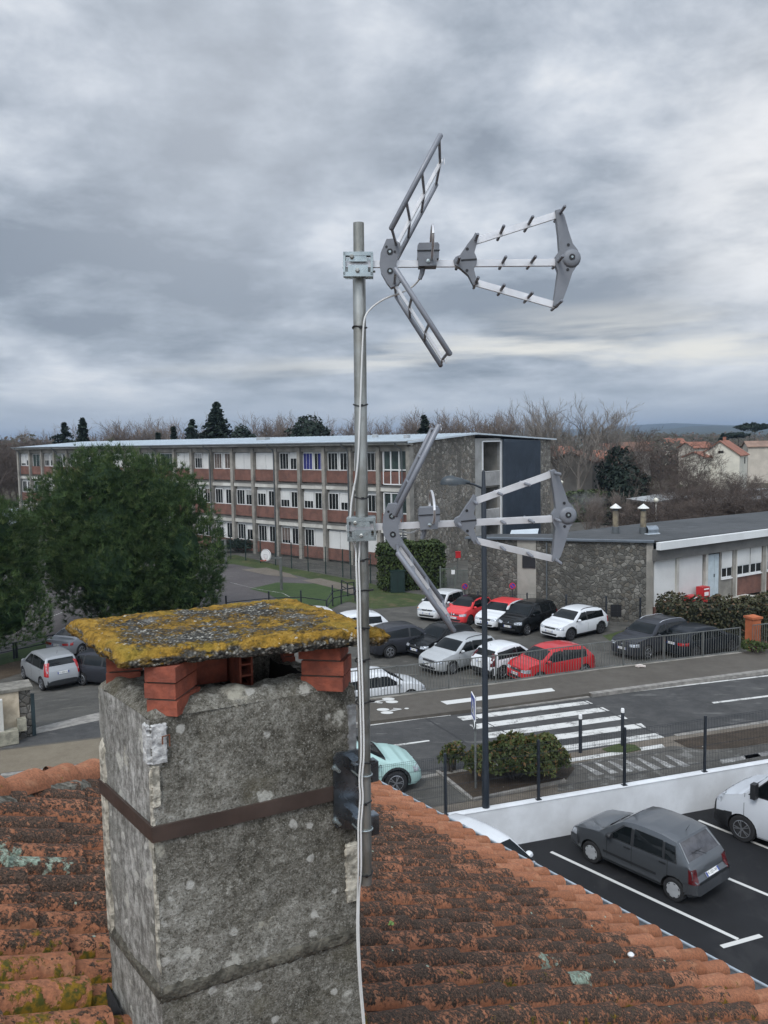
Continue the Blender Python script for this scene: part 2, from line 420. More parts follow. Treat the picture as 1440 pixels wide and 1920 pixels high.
for i in range(nrow):
    v = -1.6 + i * PITCH
    off = rnd.uniform(-.03, .03) ; bias = rnd.uniform(-.08, .08)
    u = UE + .01 + rnd.uniform(-.015, .015); k_ = 0
    while u > max(-2.4, v - 4.42 + .10):
        p = rp(u - .2, v)
        if not (in_chim(rp(u, v), .0) and in_chim(rp(u - TL, v), .0)):
            dist = UE - u
            wear = .12 if k_ == 0 else .52 if k_ == 1 else .86 if k_ == 2 else .98
            if v > 6.2: wear *= lerp(1, .62, min(1, (v - 6.2) / 2.0)) if dist < 2.2 else lerp(1, .75, min(1, (v - 6.2) / 2.0))
            moss = .20 + (.34 if v < 3.4 and rnd.random() < .6 else 0)
            near = (u < 2.2 and v < 3.9)
            if near:
                w_ = min(1, max(0, (3.9 - v) / .8)); wear = lerp(wear, .66 + rnd.uniform(-.25, .2), w_); moss = lerp(moss, .92, w_)
            wear = min(1, max(0, wear + bias + rnd.uniform(-.16, .12)))
            one_tile(u, v, wear, moss)
        u -= EXPO + rnd.uniform(-.012, .012); k_ += 1
adopt(tiles.build('roof_tiles', CLAY, None, smooth=True, angle=50, attname='wear'), house)
deck = MB()
A_, B_, C_, D_ = rp(-2.5, -5, -.045), rp(UE, -5, -.045), rp(UE, 10.39, -.045), rp(-2.5, 1.92, -.045)
dk = lambda p, h: p + Vector((0, 0, -h))
deck.add([A_, B_, C_, D_, dk(A_, .1), dk(B_, .1), dk(C_, .1), dk(D_, .1)], [(0, 1, 2, 3), (7, 6, 5, 4), (0, 4, 5, 1), (1, 5, 6, 2), (2, 6, 7, 3)])
# the far hip and the other slope
E_ = RU * -10.97 + RV * 10.39; E_ = Vector((E_.x, E_.y, ZE - .03)); F_ = RU * -10.97 + RV * -5; F_ = Vector((F_.x, F_.y, ZE - .03))
deck.add([D_, C_, E_], [(0, 1, 2)]); deck.add([A_, D_, E_, F_], [(0, 1, 2, 3)])
CLAYDK = M('clay_deck', (0.060, 0.030, 0.020), 0.9, scale=8)  # dark tone paints the shade in the gaps between tile rows
adopt(deck.build('roof_deck', CLAYDK), house)
wall = MB(); q = [RU * u + RV * v for u, v in ((-10.5, -4.6), (5.55, -4.6), (5.55, 9.95), (-10.5, 9.95))]
wall.prism([(p.x, p.y) for p in q], -1.05, 5.20)
adopt(wall.build('wall', RENDER), house)
# hip tiles bedded in mortar
hd = (RU + RV).normalized(); hdir = (hd * sqrt(2) + Vector((0, 0, -SL))).normalized()
hips = MB(); s_ = -2.45; mort = MB()
lat = hdir.cross(Vector((0, 0, 1))).normalized(); up = lat.cross(hdir)
if up.z < 0: up = -up
while s_ < 5.9:
    tone = rnd.random(); jw = rnd.uniform(-.02, .02)
    for i, (d0, w_, h_) in enumerate(((-.46, .105, .10), (-.23, .115, .11), (0, .128, .122))):
        c0 = rp(s_, hip_v(s_), .035 + .018 * i) + hdir * d0 + lat * jw
        for j in range(NS + 1):
            a = pi * j / NS
            hips.v.append(tuple(c0 + lat * (cos(a) * w_) + up * (sin(a) * h_))); hips.att.append((.22 + rnd.uniform(0, .2) * (rnd.random() < .5), .35, tone, 1))
    o = len(hips.v) - 3 * (NS + 1)
    for i in range(2):
        for j in range(NS): hips.f.append((o + i * 11 + j, o + i * 11 + j + 1, o + i * 11 + 12 + j, o + i * 11 + 11 + j)); hips.m.append(0)
    hips.f.append(tuple(o + 22 + j for j in range(11))); hips.m.append(0)
    s_ += .42 / sqrt(2 + SL * SL) * 1.0 if False else .29
ho = hips.build('hip_tiles', CLAY, None, smooth=True, angle=50, attname='wear', recalc=False); adopt(ho, house)
for sd_ in (-1, 1):
    rows = []
    for i in range(241):
        u = -2.4 + i * .035; c0 = rp(u, hip_v(u), 0); nz = fbm((u * 3, sd_, 2)) * .03 + fbm((u * 14, sd_, 5)) * .018
        rows.append([c0 + lat * sd_ * (.06) + Vector((0, 0, .10)), c0 + lat * sd_ * (.115 + nz) + Vector((0, 0, .075 + nz * .5)), c0 + lat * sd_ * (.165 + nz * 1.6) + Vector((0, 0, .045 + nz)), c0 + lat * sd_ * (.19 + nz * 2) + Vector((0, 0, -.02))])
    o = len(mort.v); mort.v += [tuple(p) for r_ in rows for p in r_]
    for i in range(240):
        for j in range(3): a = o + i * 4 + j; mort.f.append((a, a + 1, a + 5, a + 4)); mort.m.append(0)
adopt(mort.build('hip_mortar', MORTAR, None, smooth=True), house)
# zinc gutter
gut = MB(); N_ = 9; prof = []
for j in range(N_ + 1):
    a = pi + pi * j / N_; prof.append((6.005 + .095 * cos(a), 5.330 + .095 * sin(a)))
vs = [-5 + i * (15.5 / 30) for i in range(31)]
for v in vs:
    for (u, z) in prof: q = RU * u + RV * v; gut.v.append((q.x, q.y, z))
    for (u, z) in reversed(prof): q = RU * (6.005 + (u - 6.005) * .965) + RV * v; gut.v.append((q.x, q.y, 5.330 + (z - 5.330) * .965))
w2 = 2 * (N_ + 1)
for i in range(len(vs) - 1):
    for j in range(w2): a, b = i * w2 + j, i * w2 + (j + 1) % w2; gut.f.append((a, b, b + w2, a + w2)); gut.m.append(0)
gu = adopt(gut.build('gutter', ZINC, None, smooth=True, angle=50, recalc=True), house)
bead = MB(); bp = lambda v: (lambda q: Vector((q.x, q.y, 5.337)))(RU * 6.102 + RV * v)
bead.tube([bp(-5), bp(10.5)], .013, 8); ob = bead.build('gutter_bead', M('zinc_bright', (0.46, 0.52, 0.57), 0.35, metal=0.5, var=0.06), None, smooth=True); adopt(ob, gu)
for i in range(14):
    v = -3.9 + i * 1.06; q = MB(); c = bp(v)
    q.box(c + Vector((0, 0, -.012)) - RU * .01, (.03, .045, .055), rz=PHI); q.lathe([(.018, 0), (.018, .012), (.001, .014)], c - RU * .028 + Vector((0, 0, .004)), 8)
    adopt(q.build('gutter_clip', ZINC, None), gu)
# bent zinc sheet lying at the near left edge, by the broken row
# ------------------------------------------------------------------ chimney
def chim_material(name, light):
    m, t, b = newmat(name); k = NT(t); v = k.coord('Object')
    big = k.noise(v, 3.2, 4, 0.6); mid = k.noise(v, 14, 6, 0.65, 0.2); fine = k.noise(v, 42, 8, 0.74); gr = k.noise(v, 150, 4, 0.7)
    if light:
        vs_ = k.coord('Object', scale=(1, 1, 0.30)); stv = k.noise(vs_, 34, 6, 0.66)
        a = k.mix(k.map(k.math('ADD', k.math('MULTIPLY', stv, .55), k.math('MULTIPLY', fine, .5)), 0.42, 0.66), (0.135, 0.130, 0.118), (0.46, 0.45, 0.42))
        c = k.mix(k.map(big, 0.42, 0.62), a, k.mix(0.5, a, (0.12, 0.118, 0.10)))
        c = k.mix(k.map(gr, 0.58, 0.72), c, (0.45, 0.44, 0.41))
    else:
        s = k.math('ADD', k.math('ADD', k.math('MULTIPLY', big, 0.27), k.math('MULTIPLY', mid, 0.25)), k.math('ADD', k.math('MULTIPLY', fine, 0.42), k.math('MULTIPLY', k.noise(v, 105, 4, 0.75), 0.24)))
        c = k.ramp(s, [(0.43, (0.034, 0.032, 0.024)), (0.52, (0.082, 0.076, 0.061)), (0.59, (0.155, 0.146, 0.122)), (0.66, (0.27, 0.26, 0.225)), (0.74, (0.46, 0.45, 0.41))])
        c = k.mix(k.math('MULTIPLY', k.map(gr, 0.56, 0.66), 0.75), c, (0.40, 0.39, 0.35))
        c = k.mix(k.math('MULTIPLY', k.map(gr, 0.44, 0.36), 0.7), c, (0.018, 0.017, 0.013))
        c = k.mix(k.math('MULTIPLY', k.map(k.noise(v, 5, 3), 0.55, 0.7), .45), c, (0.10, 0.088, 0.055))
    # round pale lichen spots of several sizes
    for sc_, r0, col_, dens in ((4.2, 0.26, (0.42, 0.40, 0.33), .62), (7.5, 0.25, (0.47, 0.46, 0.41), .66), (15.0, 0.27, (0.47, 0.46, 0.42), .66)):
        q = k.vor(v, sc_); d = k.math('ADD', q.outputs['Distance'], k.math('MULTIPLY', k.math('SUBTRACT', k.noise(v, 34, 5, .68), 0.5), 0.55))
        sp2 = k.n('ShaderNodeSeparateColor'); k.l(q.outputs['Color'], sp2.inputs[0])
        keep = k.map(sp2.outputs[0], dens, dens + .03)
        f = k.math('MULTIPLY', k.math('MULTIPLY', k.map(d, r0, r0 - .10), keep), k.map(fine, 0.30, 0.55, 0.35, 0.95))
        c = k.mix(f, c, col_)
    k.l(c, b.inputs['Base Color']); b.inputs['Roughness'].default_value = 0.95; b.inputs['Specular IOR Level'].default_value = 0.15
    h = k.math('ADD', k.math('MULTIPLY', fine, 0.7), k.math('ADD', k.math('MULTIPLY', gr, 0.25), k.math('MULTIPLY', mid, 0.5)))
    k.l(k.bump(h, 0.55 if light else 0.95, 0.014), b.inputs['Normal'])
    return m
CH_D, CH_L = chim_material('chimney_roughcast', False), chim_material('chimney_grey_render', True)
CREAM = M('bare_lime_render', (0.56, 0.52, 0.43), 0.9, scale=30, col2=(0.17, 0.16, 0.13), bump=0.6, detail=8)
BAND = M('old_mortar_band', (0.13, 0.12, 0.095), 0.95, scale=24, col2=(0.038, 0.035, 0.026), bump=0.9, detail=8)
STRAP = M('painted_steel_strap', (0.085, 0.060, 0.050), 0.5, metal=0.3, var=0.15, scale=5)
ch = MB()
ZT = 8.815; ZB = 5.9
corn = [ca, cb_, cc, cdn]
cen = (ca + cb_ + cc + cdn) / 4
def chim_z_grid(): return [ZB + (ZT - ZB) * i / 150 for i in range(151)]
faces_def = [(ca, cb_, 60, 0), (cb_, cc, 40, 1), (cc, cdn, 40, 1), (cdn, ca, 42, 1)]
for (p, q, n, mi) in faces_def:
    o = len(ch.v); nrm = (q - p).normalized().cross(Vector((0, 0, 1)))
    zs = chim_z_grid()
    for z in zs:
        flare = .05 * max(0, 1 - (z - 6.3) / 1.6) ** 2
        for i in range(n + 1):
            b_ = p.lerp(q, i / n); b_ = cen + (b_ - cen) * (1 + flare * .5)
            edge = min(i, n - i) / n
            w = fbm((b_.x * 6, b_.y * 6, z * 6)) * .007 + fbm((b_.x * 35, b_.y * 35, z * 35), 3) * .0035
            if edge == 0: w = fbm((b_.x * 3, b_.y * 3, z * 14)) * .004
            ch.v.append((b_.x + nrm.x * w, b_.y + nrm.y * w, z))
    for r_ in range(150):
        for i in range(n):
            a = o + r_ * (n + 1) + i; ch.f.append((a, a + 1, a + n + 2, a + n + 1)); ch.m.append(mi)
# rounded mortar top with the flue opening
NT_ = 64; o = len(ch.v)
def bil(s, t): return ca * (1 - s) * (1 - t) + cb_ * s * (1 - t) + cc * s * t + cdn * (1 - s) * t
ops0, ops1, opt0, opt1 = .22, .84, .24, .80
for j in range(NT_ + 1):
    for i in range(NT_ + 1):
        s, t_ = i / NT_, j / NT_; p = bil(s, t_); d = min(s, 1 - s, t_ * .8, (1 - t_) * .8)
        z = ZT + .040 * min(1, d / .07) ** .7 + fbm((p.x * 9, p.y * 9, 3)) * .018 * min(1, d / .05) + fbm((p.x * 40, p.y * 40, 7), 3) * .006 * min(1, d / .05)
        ins = ops0 < s < ops1 and opt0 < t_ < opt1
        dd = min(s - ops0, ops1 - s, t_ - opt0, opt1 - t_)
        if ins: z = z - min(.55, .10 + dd * 9)
        ch.v.append((p.x, p.y, z))
for j in range(NT_):
    for i in range(NT_):
        a = o + j * (NT_ + 1) + i; ch.f.append((a, a + 1, a + NT_ + 2, a + NT_ + 1)); ch.m.append(0 if not (ops0 < (i + .5) / NT_ < ops1 and opt0 < (j + .5) / NT_ < opt1) else 2)
FLUEBLK = M('flue_black', (0.012, 0.011, 0.010), 0.95, scale=8)  # near black for the faces inside the flue opening
chim = adopt(ch.build('chimney', [CH_D, CH_L, FLUEBLK], None, smooth=True, angle=60), house)
# pale bare corners, old mortar band, black base flashing
def on_front(s, z, off=.0):
    p = ca.lerp(cb_, s); n_ = (cb_ - ca).normalized().cross(Vector((0, 0, 1))); return Vector((p.x, p.y, z)) + n_ * off
def on_left(s, z, off=.0):
    p = ca.lerp(cdn, s); n_ = (ca - cdn).normalized().cross(Vector((0, 0, 1))); return Vector((p.x, p.y, z)) + n_ * off
def slab_on(fn, s0, s1, z0, z1, off, nx=18, ny=4, jag=.0, rs=3):
    q = MB(); r2 = random.Random(rs)
    for j in range(ny + 1):
        for i in range(nx + 1):
            s, z = lerp(s0, s1, i / nx), lerp(z0, z1, j / ny)
            js = jag if i in (0, nx) else 0; jz = jag if j in (0, ny) else 0
            e_ = 0 if (i in (0, nx) or j in (0, ny)) else 1
            q.v.append(tuple(fn(s + r2.uniform(-js, js), z + r2.uniform(-jz, jz) * .5, off * e_ - .004 * (1 - e_))))
    for j in range(ny):
        for i in range(nx): a = j * (nx + 1) + i; q.f.append((a, a + 1, a + nx + 2, a + nx + 1)); q.m.append(0)
    return q
zb0, zb1 = pp(345, 1895, ca, (cb_ - ca).cross(Vector((0, 0, 1)))).z, pp(345, 1868, ca, (cb_ - ca).cross(Vector((0, 0, 1)))).z
q = slab_on(on_front, -.005, 1.005, 7.845, 7.905, .009, 60, 4, .012)
adopt(q.build('mortar_band', BAND, None, smooth=True), chim)
q = slab_on(on_left, 0, 1.0, 7.845, 7.905, .008, 40, 4, .012)
adopt(q.build('mortar_band', BAND, None, smooth=True, recalc=True), chim)
# corner render pieces: white patch at the near corner top, cream strip down the far left edge and the right edge
for fn, s0, s1, z0, z1, mt_, of in ((on_front, -.004, .075, 8.665, 8.800, 'w', .012), (on_left, -.004, .085, 8.665, 8.800, 'w', .012), (on_left, .90, 1.01, 7.85, 8.62, 'c', .008), (on_front, -.004, .035, 8.52, 8.665, 'c', .008), (on_front, .955, 1.003, 8.55, 8.75, 'g', .010), (on_front, .925, 1.0, 8.00, 8.23, 'c', .008), (on_left, .0, .03, 7.95, 8.66, 'c', .006)):
    WH = M('chalky_white', (0.62, 0.62, 0.60), 0.9, scale=40, col2=(0.25, 0.25, 0.25), bump=0.6, detail=8)
    mt_ = {'w': WH, 'c': CREAM, 'g': M('grey_flake', (0.30, 0.31, 0.31), 0.9, scale=20, col2=(0.14, 0.14, 0.14), bump=0.4)}[mt_]
    adopt(slab_on(fn, s0, s1, z0, z1, of, 10, 26, .009, int(s0 * 99 + z0 * 10)).build('render_patch', mt_, None, smooth=True, recalc=True), chim)
hk = MB(); p0 = on_front(.047, 8.735, .02); hk.tube([p0, p0 + Vector((0, 0, .025)), p0 + Vector((.02, 0.01, .028)), p0 + Vector((.02, .01, -.01))], .003, 5)
adopt(hk.build('rusty_hook', M('rust', (0.16, 0.06, 0.03), 0.9, scale=30), None), chim)
# strap
st = MB(); zs0, zs1 = 8.410, 8.462; of = .010
loop = [ca, cb_, cc, cdn]; ctr = cen
def outp(p, o_): d = (p - ctr); return ctr + d * (1 + o_ / d.length)
for a, b in ((ca, cb_), (cb_, cc), (cc, cdn), (cdn, ca)):
    n_ = (b - a).normalized().cross(Vector((0, 0, 1))); k_ = (b - a).normalized() * .010
    A1, B1 = a + n_ * .012 - k_, b + n_ * .012 + k_
    st.add([(A1.x, A1.y, zs0), (B1.x, B1.y, zs0), (B1.x, B1.y, zs1), (A1.x, A1.y, zs1)] + [((a + n_ * .003).x, (a + n_ * .003).y, zs1), ((b + n_ * .003).x, (b + n_ * .003).y, zs1)], [(0, 1, 2, 3), (3, 2, 5, 4)])
adopt(st.build('steel_strap', STRAP, None), chim)
# black bitumen at the foot
bt = MB(); z0 = 7.1
bt.add([on_left(1.10, 7.30, .09), on_left(.55, 7.45, .10), on_left(.55, 7.62, .02), on_left(1.02, 7.66, .015), on_left(1.12, 7.2, -.2)], [(0, 1, 2, 3), (0, 3, 4)])
bt.add([on_left(.55, 7.45, .10), on_left(-.05, 7.45, .12), on_left(-.02, 7.62, .03), on_left(.55, 7.62, .02)], [(0, 1, 2, 3)])
adopt(bt.build('bitumen_flashing', M('bitumen', (0.018, 0.018, 0.020), 0.9, scale=10, bump=0.4), None, recalc=True), chim)
# brick piers
BRICK = M('red_brick', (0.30, 0.080, 0.045), 0.85, scale=18, col2=(0.185, 0.052, 0.032), bump=0.3, detail=8)
BJ = M('brick_joint', (0.10, 0.075, 0.06), 0.95, scale=20)
def pier(px0, py0, px1, py1, depth, n, zb=8.83, ztop=8.985, name='brick_pier', jit=.005, seed=1):
    a, b = gp(px0, py0, zb), gp(px1, py1, zb); a.z = b.z = 0
    ex = (b - a); wd_ = ex.length; ex.normalize(); ey = Vector((-ex.y, ex.x, 0)); r2 = random.Random(seed)
    o = MB(); hgt = (ztop - zb + .015) / n
    for i in range(n):
        z = zb - .015 + hgt * (i + .5); jx, jy, ja = r2.uniform(-jit, jit), r2.uniform(-jit, jit), r2.uniform(-.035, .035)
        c = a + ex * (wd_ / 2 + jx) + ey * (depth / 2 + jy); c.z = z
        o.box(c, (wd_, depth, hgt - .007), rz=atan2(ex.y, ex.x) + ja)
    pr = adopt(o.build(name, BRICK, None), chim)
    jo = MB(); c = a + ex * wd_ / 2 + ey * depth / 2; c.z = (zb - .015 + ztop) / 2
    jo.box(c, (wd_ - .018, depth - .018, ztop - zb + .005), rz=atan2(ex.y, ex.x)); adopt(jo.build('mortar_joint', BJ, None), pr) if False else adopt(jo.build('mortar_joint', BJ, None), chim)
pier(273, 1335, 331, 1338, .17, 3, seed=2)
pier(201, 1283, 266, 1278, .12, 3, seed=3)
pier(563, 1288, 641, 1292, .12, 3, seed=5)
pier(532, 1252, 553, 1250, .10, 3, seed=6)
# hollow clay block inside the flue
hb = MB(); a = gp(452, 1292, 8.80); ex = (cb_ - ca).normalized(); ey = Vector((-ex.y, ex.x, 0))
for i in range(5): hb.box(a + ex * .022 + Vector((0, 0, .005 + i * .042)) + ey * .10, (.044, .20, .007), rz=atan2(ex.y, ex.x))
for s_ in (0, .044): hb.box(a + ex * s_ + Vector((0, 0, .085)) + ey * .10, (.007, .20, .175), rz=atan2(ex.y, ex.x))
hb.box(a - ex * .13 + Vector((0, 0, .085)) + ey * .16, (.24, .05, .17), rz=atan2(ex.y, ex.x) - .1)
adopt(hb.build('hollow_brick', BRICK, None), chim)
# cap slab
def cap_material():
    m, t, b = newmat('lichen_concrete'); k = NT(t); v = k.coord('Object')
    peb = k.vor(v, 95); sp2 = k.n('ShaderNodeSeparateColor'); k.l(peb.outputs['Color'], sp2.inputs[0])
    ag = k.ramp(sp2.outputs[0], [(0.0, (0.030, 0.029, 0.026)), (0.45, (0.10, 0.096, 0.085)), (0.72, (0.22, 0.21, 0.18)), (1.0, (0.50, 0.48, 0.42))])
    ag = k.mix(k.map(peb.outputs['Distance'], 0.25, 0.65), ag, k.mix(0.75, ag, (0.03, 0.03, 0.028)))
    ag = k.mix(k.math('MULTIPLY', k.map(k.noise(v, 7, 4), 0.5, 0.7), .6), ag, (0.20, 0.195, 0.18))
    geo = k.n('ShaderNodeNewGeometry'); sz = k.n('ShaderNodeSeparateXYZ'); k.l(geo.outputs['Normal'], sz.inputs[0])
    upf = k.map(sz.outputs[2], -0.1, 0.55)
    big = k.noise(v, 4.2, 3, 0.5); mid = k.noise(v, 17, 5, 0.62, 0.3); fn_ = k.noise(v, 75, 5, 0.7)
    # lichen keeps to the rim of the slab
    at = k.n('ShaderNodeAttribute', attribute_name='rim'); rim = k.n('ShaderNodeSeparateColor'); k.l(at.outputs['Color'], rim.inputs[0])
    s = k.math('ADD', k.math('ADD', k.math('MULTIPLY', big, 0.55), k.math('MULTIPLY', mid, 0.45)), k.math('ADD', k.math('MULTIPLY', fn_, 0.45), k.math('MULTIPLY', rim.outputs[0], 0.15)))
    f = k.math('MULTIPLY', k.map(s, 0.68, 0.80), upf)
    f = k.math('MAXIMUM', f, k.math('MULTIPLY', rim.outputs[1], k.map(k.math('ADD', mid, k.math('MULTIPLY', fn_, .3)), 0.55, 0.68)))
    lic = k.ramp(k.noise(v, 30, 6, 0.65), [(0.30, (0.065, 0.045, 0.012)), (0.41, (0.165, 0.100, 0.020)), (0.53, (0.285, 0.165, 0.028)), (0.65, (0.335, 0.212, 0.048)), (0.76, (0.39, 0.31, 0.14))])
    lic = k.mix(k.map(k.noise(v, 6, 3), 0.5, 0.7), lic, k.mix(0.45, lic, (0.24, 0.19, 0.035)))
    c = k.mix(f, ag, lic)
    c = k.mix(k.math('MULTIPLY', k.map(k.noise(v, 38, 3, 0.6), 0.66, 0.72), 0.8), c, (0.55, 0.53, 0.46))
    k.l(c, b.inputs['Base Color']); b.inputs['Roughness'].default_value = 0.95; b.inputs['Specular IOR Level'].default_value = 0.15
    h = k.math('ADD', k.math('MULTIPLY', fn_, 0.5), k.math('ADD', k.math('MULTIPLY', mid, 0.5), k.math('ADD', k.math('MULTIPLY', f, 0.4), k.math('MULTIPLY', peb.outputs['Distance'], -0.35))))
    k.l(k.bump(h, 1.0, 0.016), b.inputs['Normal'])
    return m
zt_, zbm = 9.042, 8.985
cL, cN, cR, cB = gp(128, 1163, zt_), gp(222, 1224, zt_), gp(727, 1178, zt_), gp(545, 1119, zt_)
cp = MB(); NX, NY = 110, 74
def capp(s, t_): return cN * (1 - s) * (1 - t_) + cR * s * (1 - t_) + cB * s * t_ + cL * (1 - s) * t_
def rimv(s, t_):
    d = min(s, 1 - s, t_, 1 - t_); return 1 - min(1, d / .20)
for j in range(NY + 1):
    for i in range(NX + 1):
        s, t_ = i / NX, j / NY; p = capp(s, t_); d = min(s * 1.3, (1 - s) * 1.3, t_, 1 - t_)
        e_ = .02 * (1 - min(1, d / .03)) ** 2
        z = zt_ - e_ + fbm((p.x * 7, p.y * 7, 1)) * .007 + fbm((p.x * 28, p.y * 28, 5)) * .006 + fbm((p.x * 75, p.y * 75, 9), 2) * .003
        j1, j2 = fbm((p.x * 11, p.y * 11, 20)), fbm((p.x * 11, p.y * 11, 31)); ed = 1 if d < .001 else 0
        cp.v.append((p.x + ed * j1 * .014, p.y + ed * j2 * .014, z)); cp.att.append((rimv(s, t_), 0, 0, 1))
for j in range(NY):
    for i in range(NX): a = j * (NX + 1) + i; cp.f.append((a, a + 1, a + NX + 2, a + NX + 1)); cp.m.append(0)
ringi = [i for i in range(NX + 1)] + [(NX) + (NX + 1) * j for j in range(1, NY + 1)] + [NY * (NX + 1) + i for i in range(NX - 1, -1, -1)] + [(NX + 1) * j for j in range(NY - 1, 0, -1)]
prev = ringi; cc0 = capp(.5, .5); NRG = 6
leftside = lambda idx: 1.0 if idx >= NX + NY + NX else (.75 if idx < 14 else (0.7 if NX - 8 < idx < NX + 12 else 0.0))
for r_ in range(1, NRG + 1):
    cur = []
    for n_, idx in enumerate(ringi):
        x, y, z = cp.v[idx]; f = r_ / NRG
        w = fbm((x * 20, y * 20, f * 3 + 40)) * .012; d = Vector((x - cc0.x, y - cc0.y, 0)).normalized()
        bulge = .010 * sin(pi * f) + w - .012 * f
        cur.append(len(cp.v)); cp.v.append((x + d.x * bulge, y + d.y * bulge, lerp(z, zbm + fbm((x * 15, y * 15, 60)) * .005, f)))
        cp.att.append((.3, leftside(n_) * (1 - .3 * f), 0, 1))
    for k_ in range(len(prev)):
        a, b = prev[k_], prev[(k_ + 1) % len(prev)]; c_, d_ = cur[(k_ + 1) % len(cur)], cur[k_]
        cp.f.append((b, a, d_, c_)); cp.m.append(0)
    prev = cur
cp.f.append(tuple(reversed(prev))); cp.m.append(0)
adopt(cp.build('cap_slab', cap_material(), None, smooth=True, angle=70, attname='rim'), chim)
# moss clumps at the foot of the left rows
# ------------------------------------------------------------------ mast, antennas, cables
GALV = M('galvanised_steel', (0.36, 0.365, 0.345), 0.38, metal=0.75, var=0.22, scale=7, col2=(0.22, 0.215, 0.19))
GALVB = M('bright_zinc_plate', (0.42, 0.47, 0.47), 0.3, metal=0.75, var=0.12, scale=20)
STEELDK = M('blue_zinc_bracket', (0.30, 0.335, 0.37), 0.27, metal=0.9, var=0.25, scale=7)
PLAS = M('antenna_grey_plastic', (0.175, 0.185, 0.205), 0.5, var=0.06, scale=8)
TUBEG = M('antenna_grey_tube', (0.20, 0.21, 0.235), 0.42, metal=0.15, var=0.06, scale=8)
ALU = M('aluminium', (0.70, 0.69, 0.69), 0.38, metal=0.55, var=0.06, scale=14)
CABW = M('white_cable', (0.66, 0.66, 0.64), 0.45, var=0.04)
CABG = M('grey_cable', (0.34, 0.36, 0.38), 0.45, var=0.04)
TIE = M('black_nylon', (0.012, 0.012, 0.013), 0.45, var=0)
YM = 2.78
mb0, mt0 = dp(686, 1656, YM), dp(672.3, 418, YM)
mast = empty('antenna_mast', tuple(mb0), 0, 'tall galvanised steel mast strapped to the chimney by a bracket', 'mast')
md_ = (mt0 - mb0).normalized(); MR = .0212
L_ = (mt0 - mb0).length
q = MB(); q.tube([mb0, mb0 + md_ * .9, mb0 + md_ * (L_ - .17), mb0 + md_ * (L_ - .15), mt0], [MR, MR, MR, MR * .86, MR * .84], 24)
adopt(q.build('pole', GALV, None, smooth=True, angle=50), mast)
def on_mast(py):
    t_ = (1656 - py) / (1656 - 418); return mb0.lerp(mt0, t_)
fN = (cb_ - ca).normalized().cross(Vector((0, 0, 1))); fX = (cb_ - ca).normalized()
# bracket plate on the chimney face
pz = [pp(x, y, ca + fN * .016, fN) for x, y in ((626, 1422), (632, 1412), (676, 1404), (676, 1556), (630, 1551), (626, 1545))]
q = MB(); n = len(pz); q.add([p + fN * .004 for p in pz] + [p - fN * .008 for p in pz], [tuple(range(n))] + [(i, (i + 1) % n, n + (i + 1) % n, n + i) for i in range(n)])
adopt(q.build('bracket_plate', STEELDK, None, recalc=True), mast)
for py in (1446, 1553):
    c = on_mast(py); wallp = c - fN * ((c - ca).dot(fN)); back = c - fN * (MR + .002)
    q = MB(); hz_ = .024; d_ = (c - ca).dot(fN) - MR
    rgt = fX * .042
    a0, a1 = back - fX * .012, back + rgt
    w0, w1 = wallp + fX * .004 + fN * .018, wallp + fX * .036 + fN * .018
    # a folded channel: top flange, two cheeks, front web with teeth
    q.add([a0 + Vector((0, 0, hz_)), a1 + Vector((0, 0, hz_)), w1 + Vector((0, 0, hz_)), w0 + Vector((0, 0, hz_)), a0 - Vector((0, 0, hz_)), a1 - Vector((0, 0, hz_)), w1 - Vector((0, 0, hz_)), w0 - Vector((0, 0, hz_))],
          [(0, 1, 2, 3), (7, 6, 5, 4), (0, 4, 5, 1), (1, 5, 6, 2), (2, 6, 7, 3), (3, 7, 4, 0)])
    wb_ = back + fX * .022 - fN * .004; q.box(wb_, (.088, .006, .070), ax=(fX, -fN, Vector((0, 0, 1)))); q.box(wb_ + fX * .044 - fN * .018, (.005, .036, .070), ax=(fX, -fN, Vector((0, 0, 1)))); q.box(wb_ - fN * .018 + Vector((0, 0, .0355)), (.088, .036, .005), ax=(fX, -fN, Vector((0, 0, 1))))
    adopt(q.build('bracket_arm', STEELDK, None, recalc=True), mast)
    u_ = MB(); pts = []
    for i in range(13):
        a = pi * i / 12; pts.append(c + fX * (-(MR + .004) * cos(a)) + fN * ((MR + .004) * sin(a)) + Vector((0, 0, .012)))
    pts = [pts[0] - fN * .05] + pts + [pts[-1] - fN * .075 + fX * .012]
    u_.tube(pts, .0032, 7); adopt(u_.build('u_bolt', GALVB, None, smooth=True), mast)
    b_ = MB(); p = pp(650, py + 48 - (0 if py < 1500 else 48), ca + fN * .02, fN) if False else wallp - fX * .055 + fN * .02
    b_.tube([p, p + fN * .045], .006, 8); b_.lathe([(.011, 0), (.011, .008), (.001, .008)], p + fN * .0, 6, ax=(fX, Vector((0, 0, 1)), fN)); adopt(b_.build('bolt', GALVB, None, smooth=True), mast)
for py in (603, 743, 912, 1027, 1085, 1155, 1216, 1297, 1413, 1492, 1634):
    c = on_mast(py); q = MB(); pts = []
    bump_ = .0 if py < 1000 else .009
    for i in range(25):
        a = 2 * pi * i / 24; r_ = MR + .0022 + bump_ * max(0, cos(a + 2.3)) ** 4
        pts.append(c + Vector((cos(a) * r_, sin(a) * r_, .003 * sin(a * 2 + py))))
    q.tube(pts, .0026, 6, cap=False)
    if py in (1297, 1413, 1085): q.bar(c + Vector((MR, -.008, 0)), c + Vector((MR + .016, -.012, .003)), .007, .006)
    else: q.box(c + Vector((.004, -MR - .004, -.001)), (.009, .007, .008), rz=.2)
    adopt(q.build('cable_tie', TIE, None, smooth=True), mast)

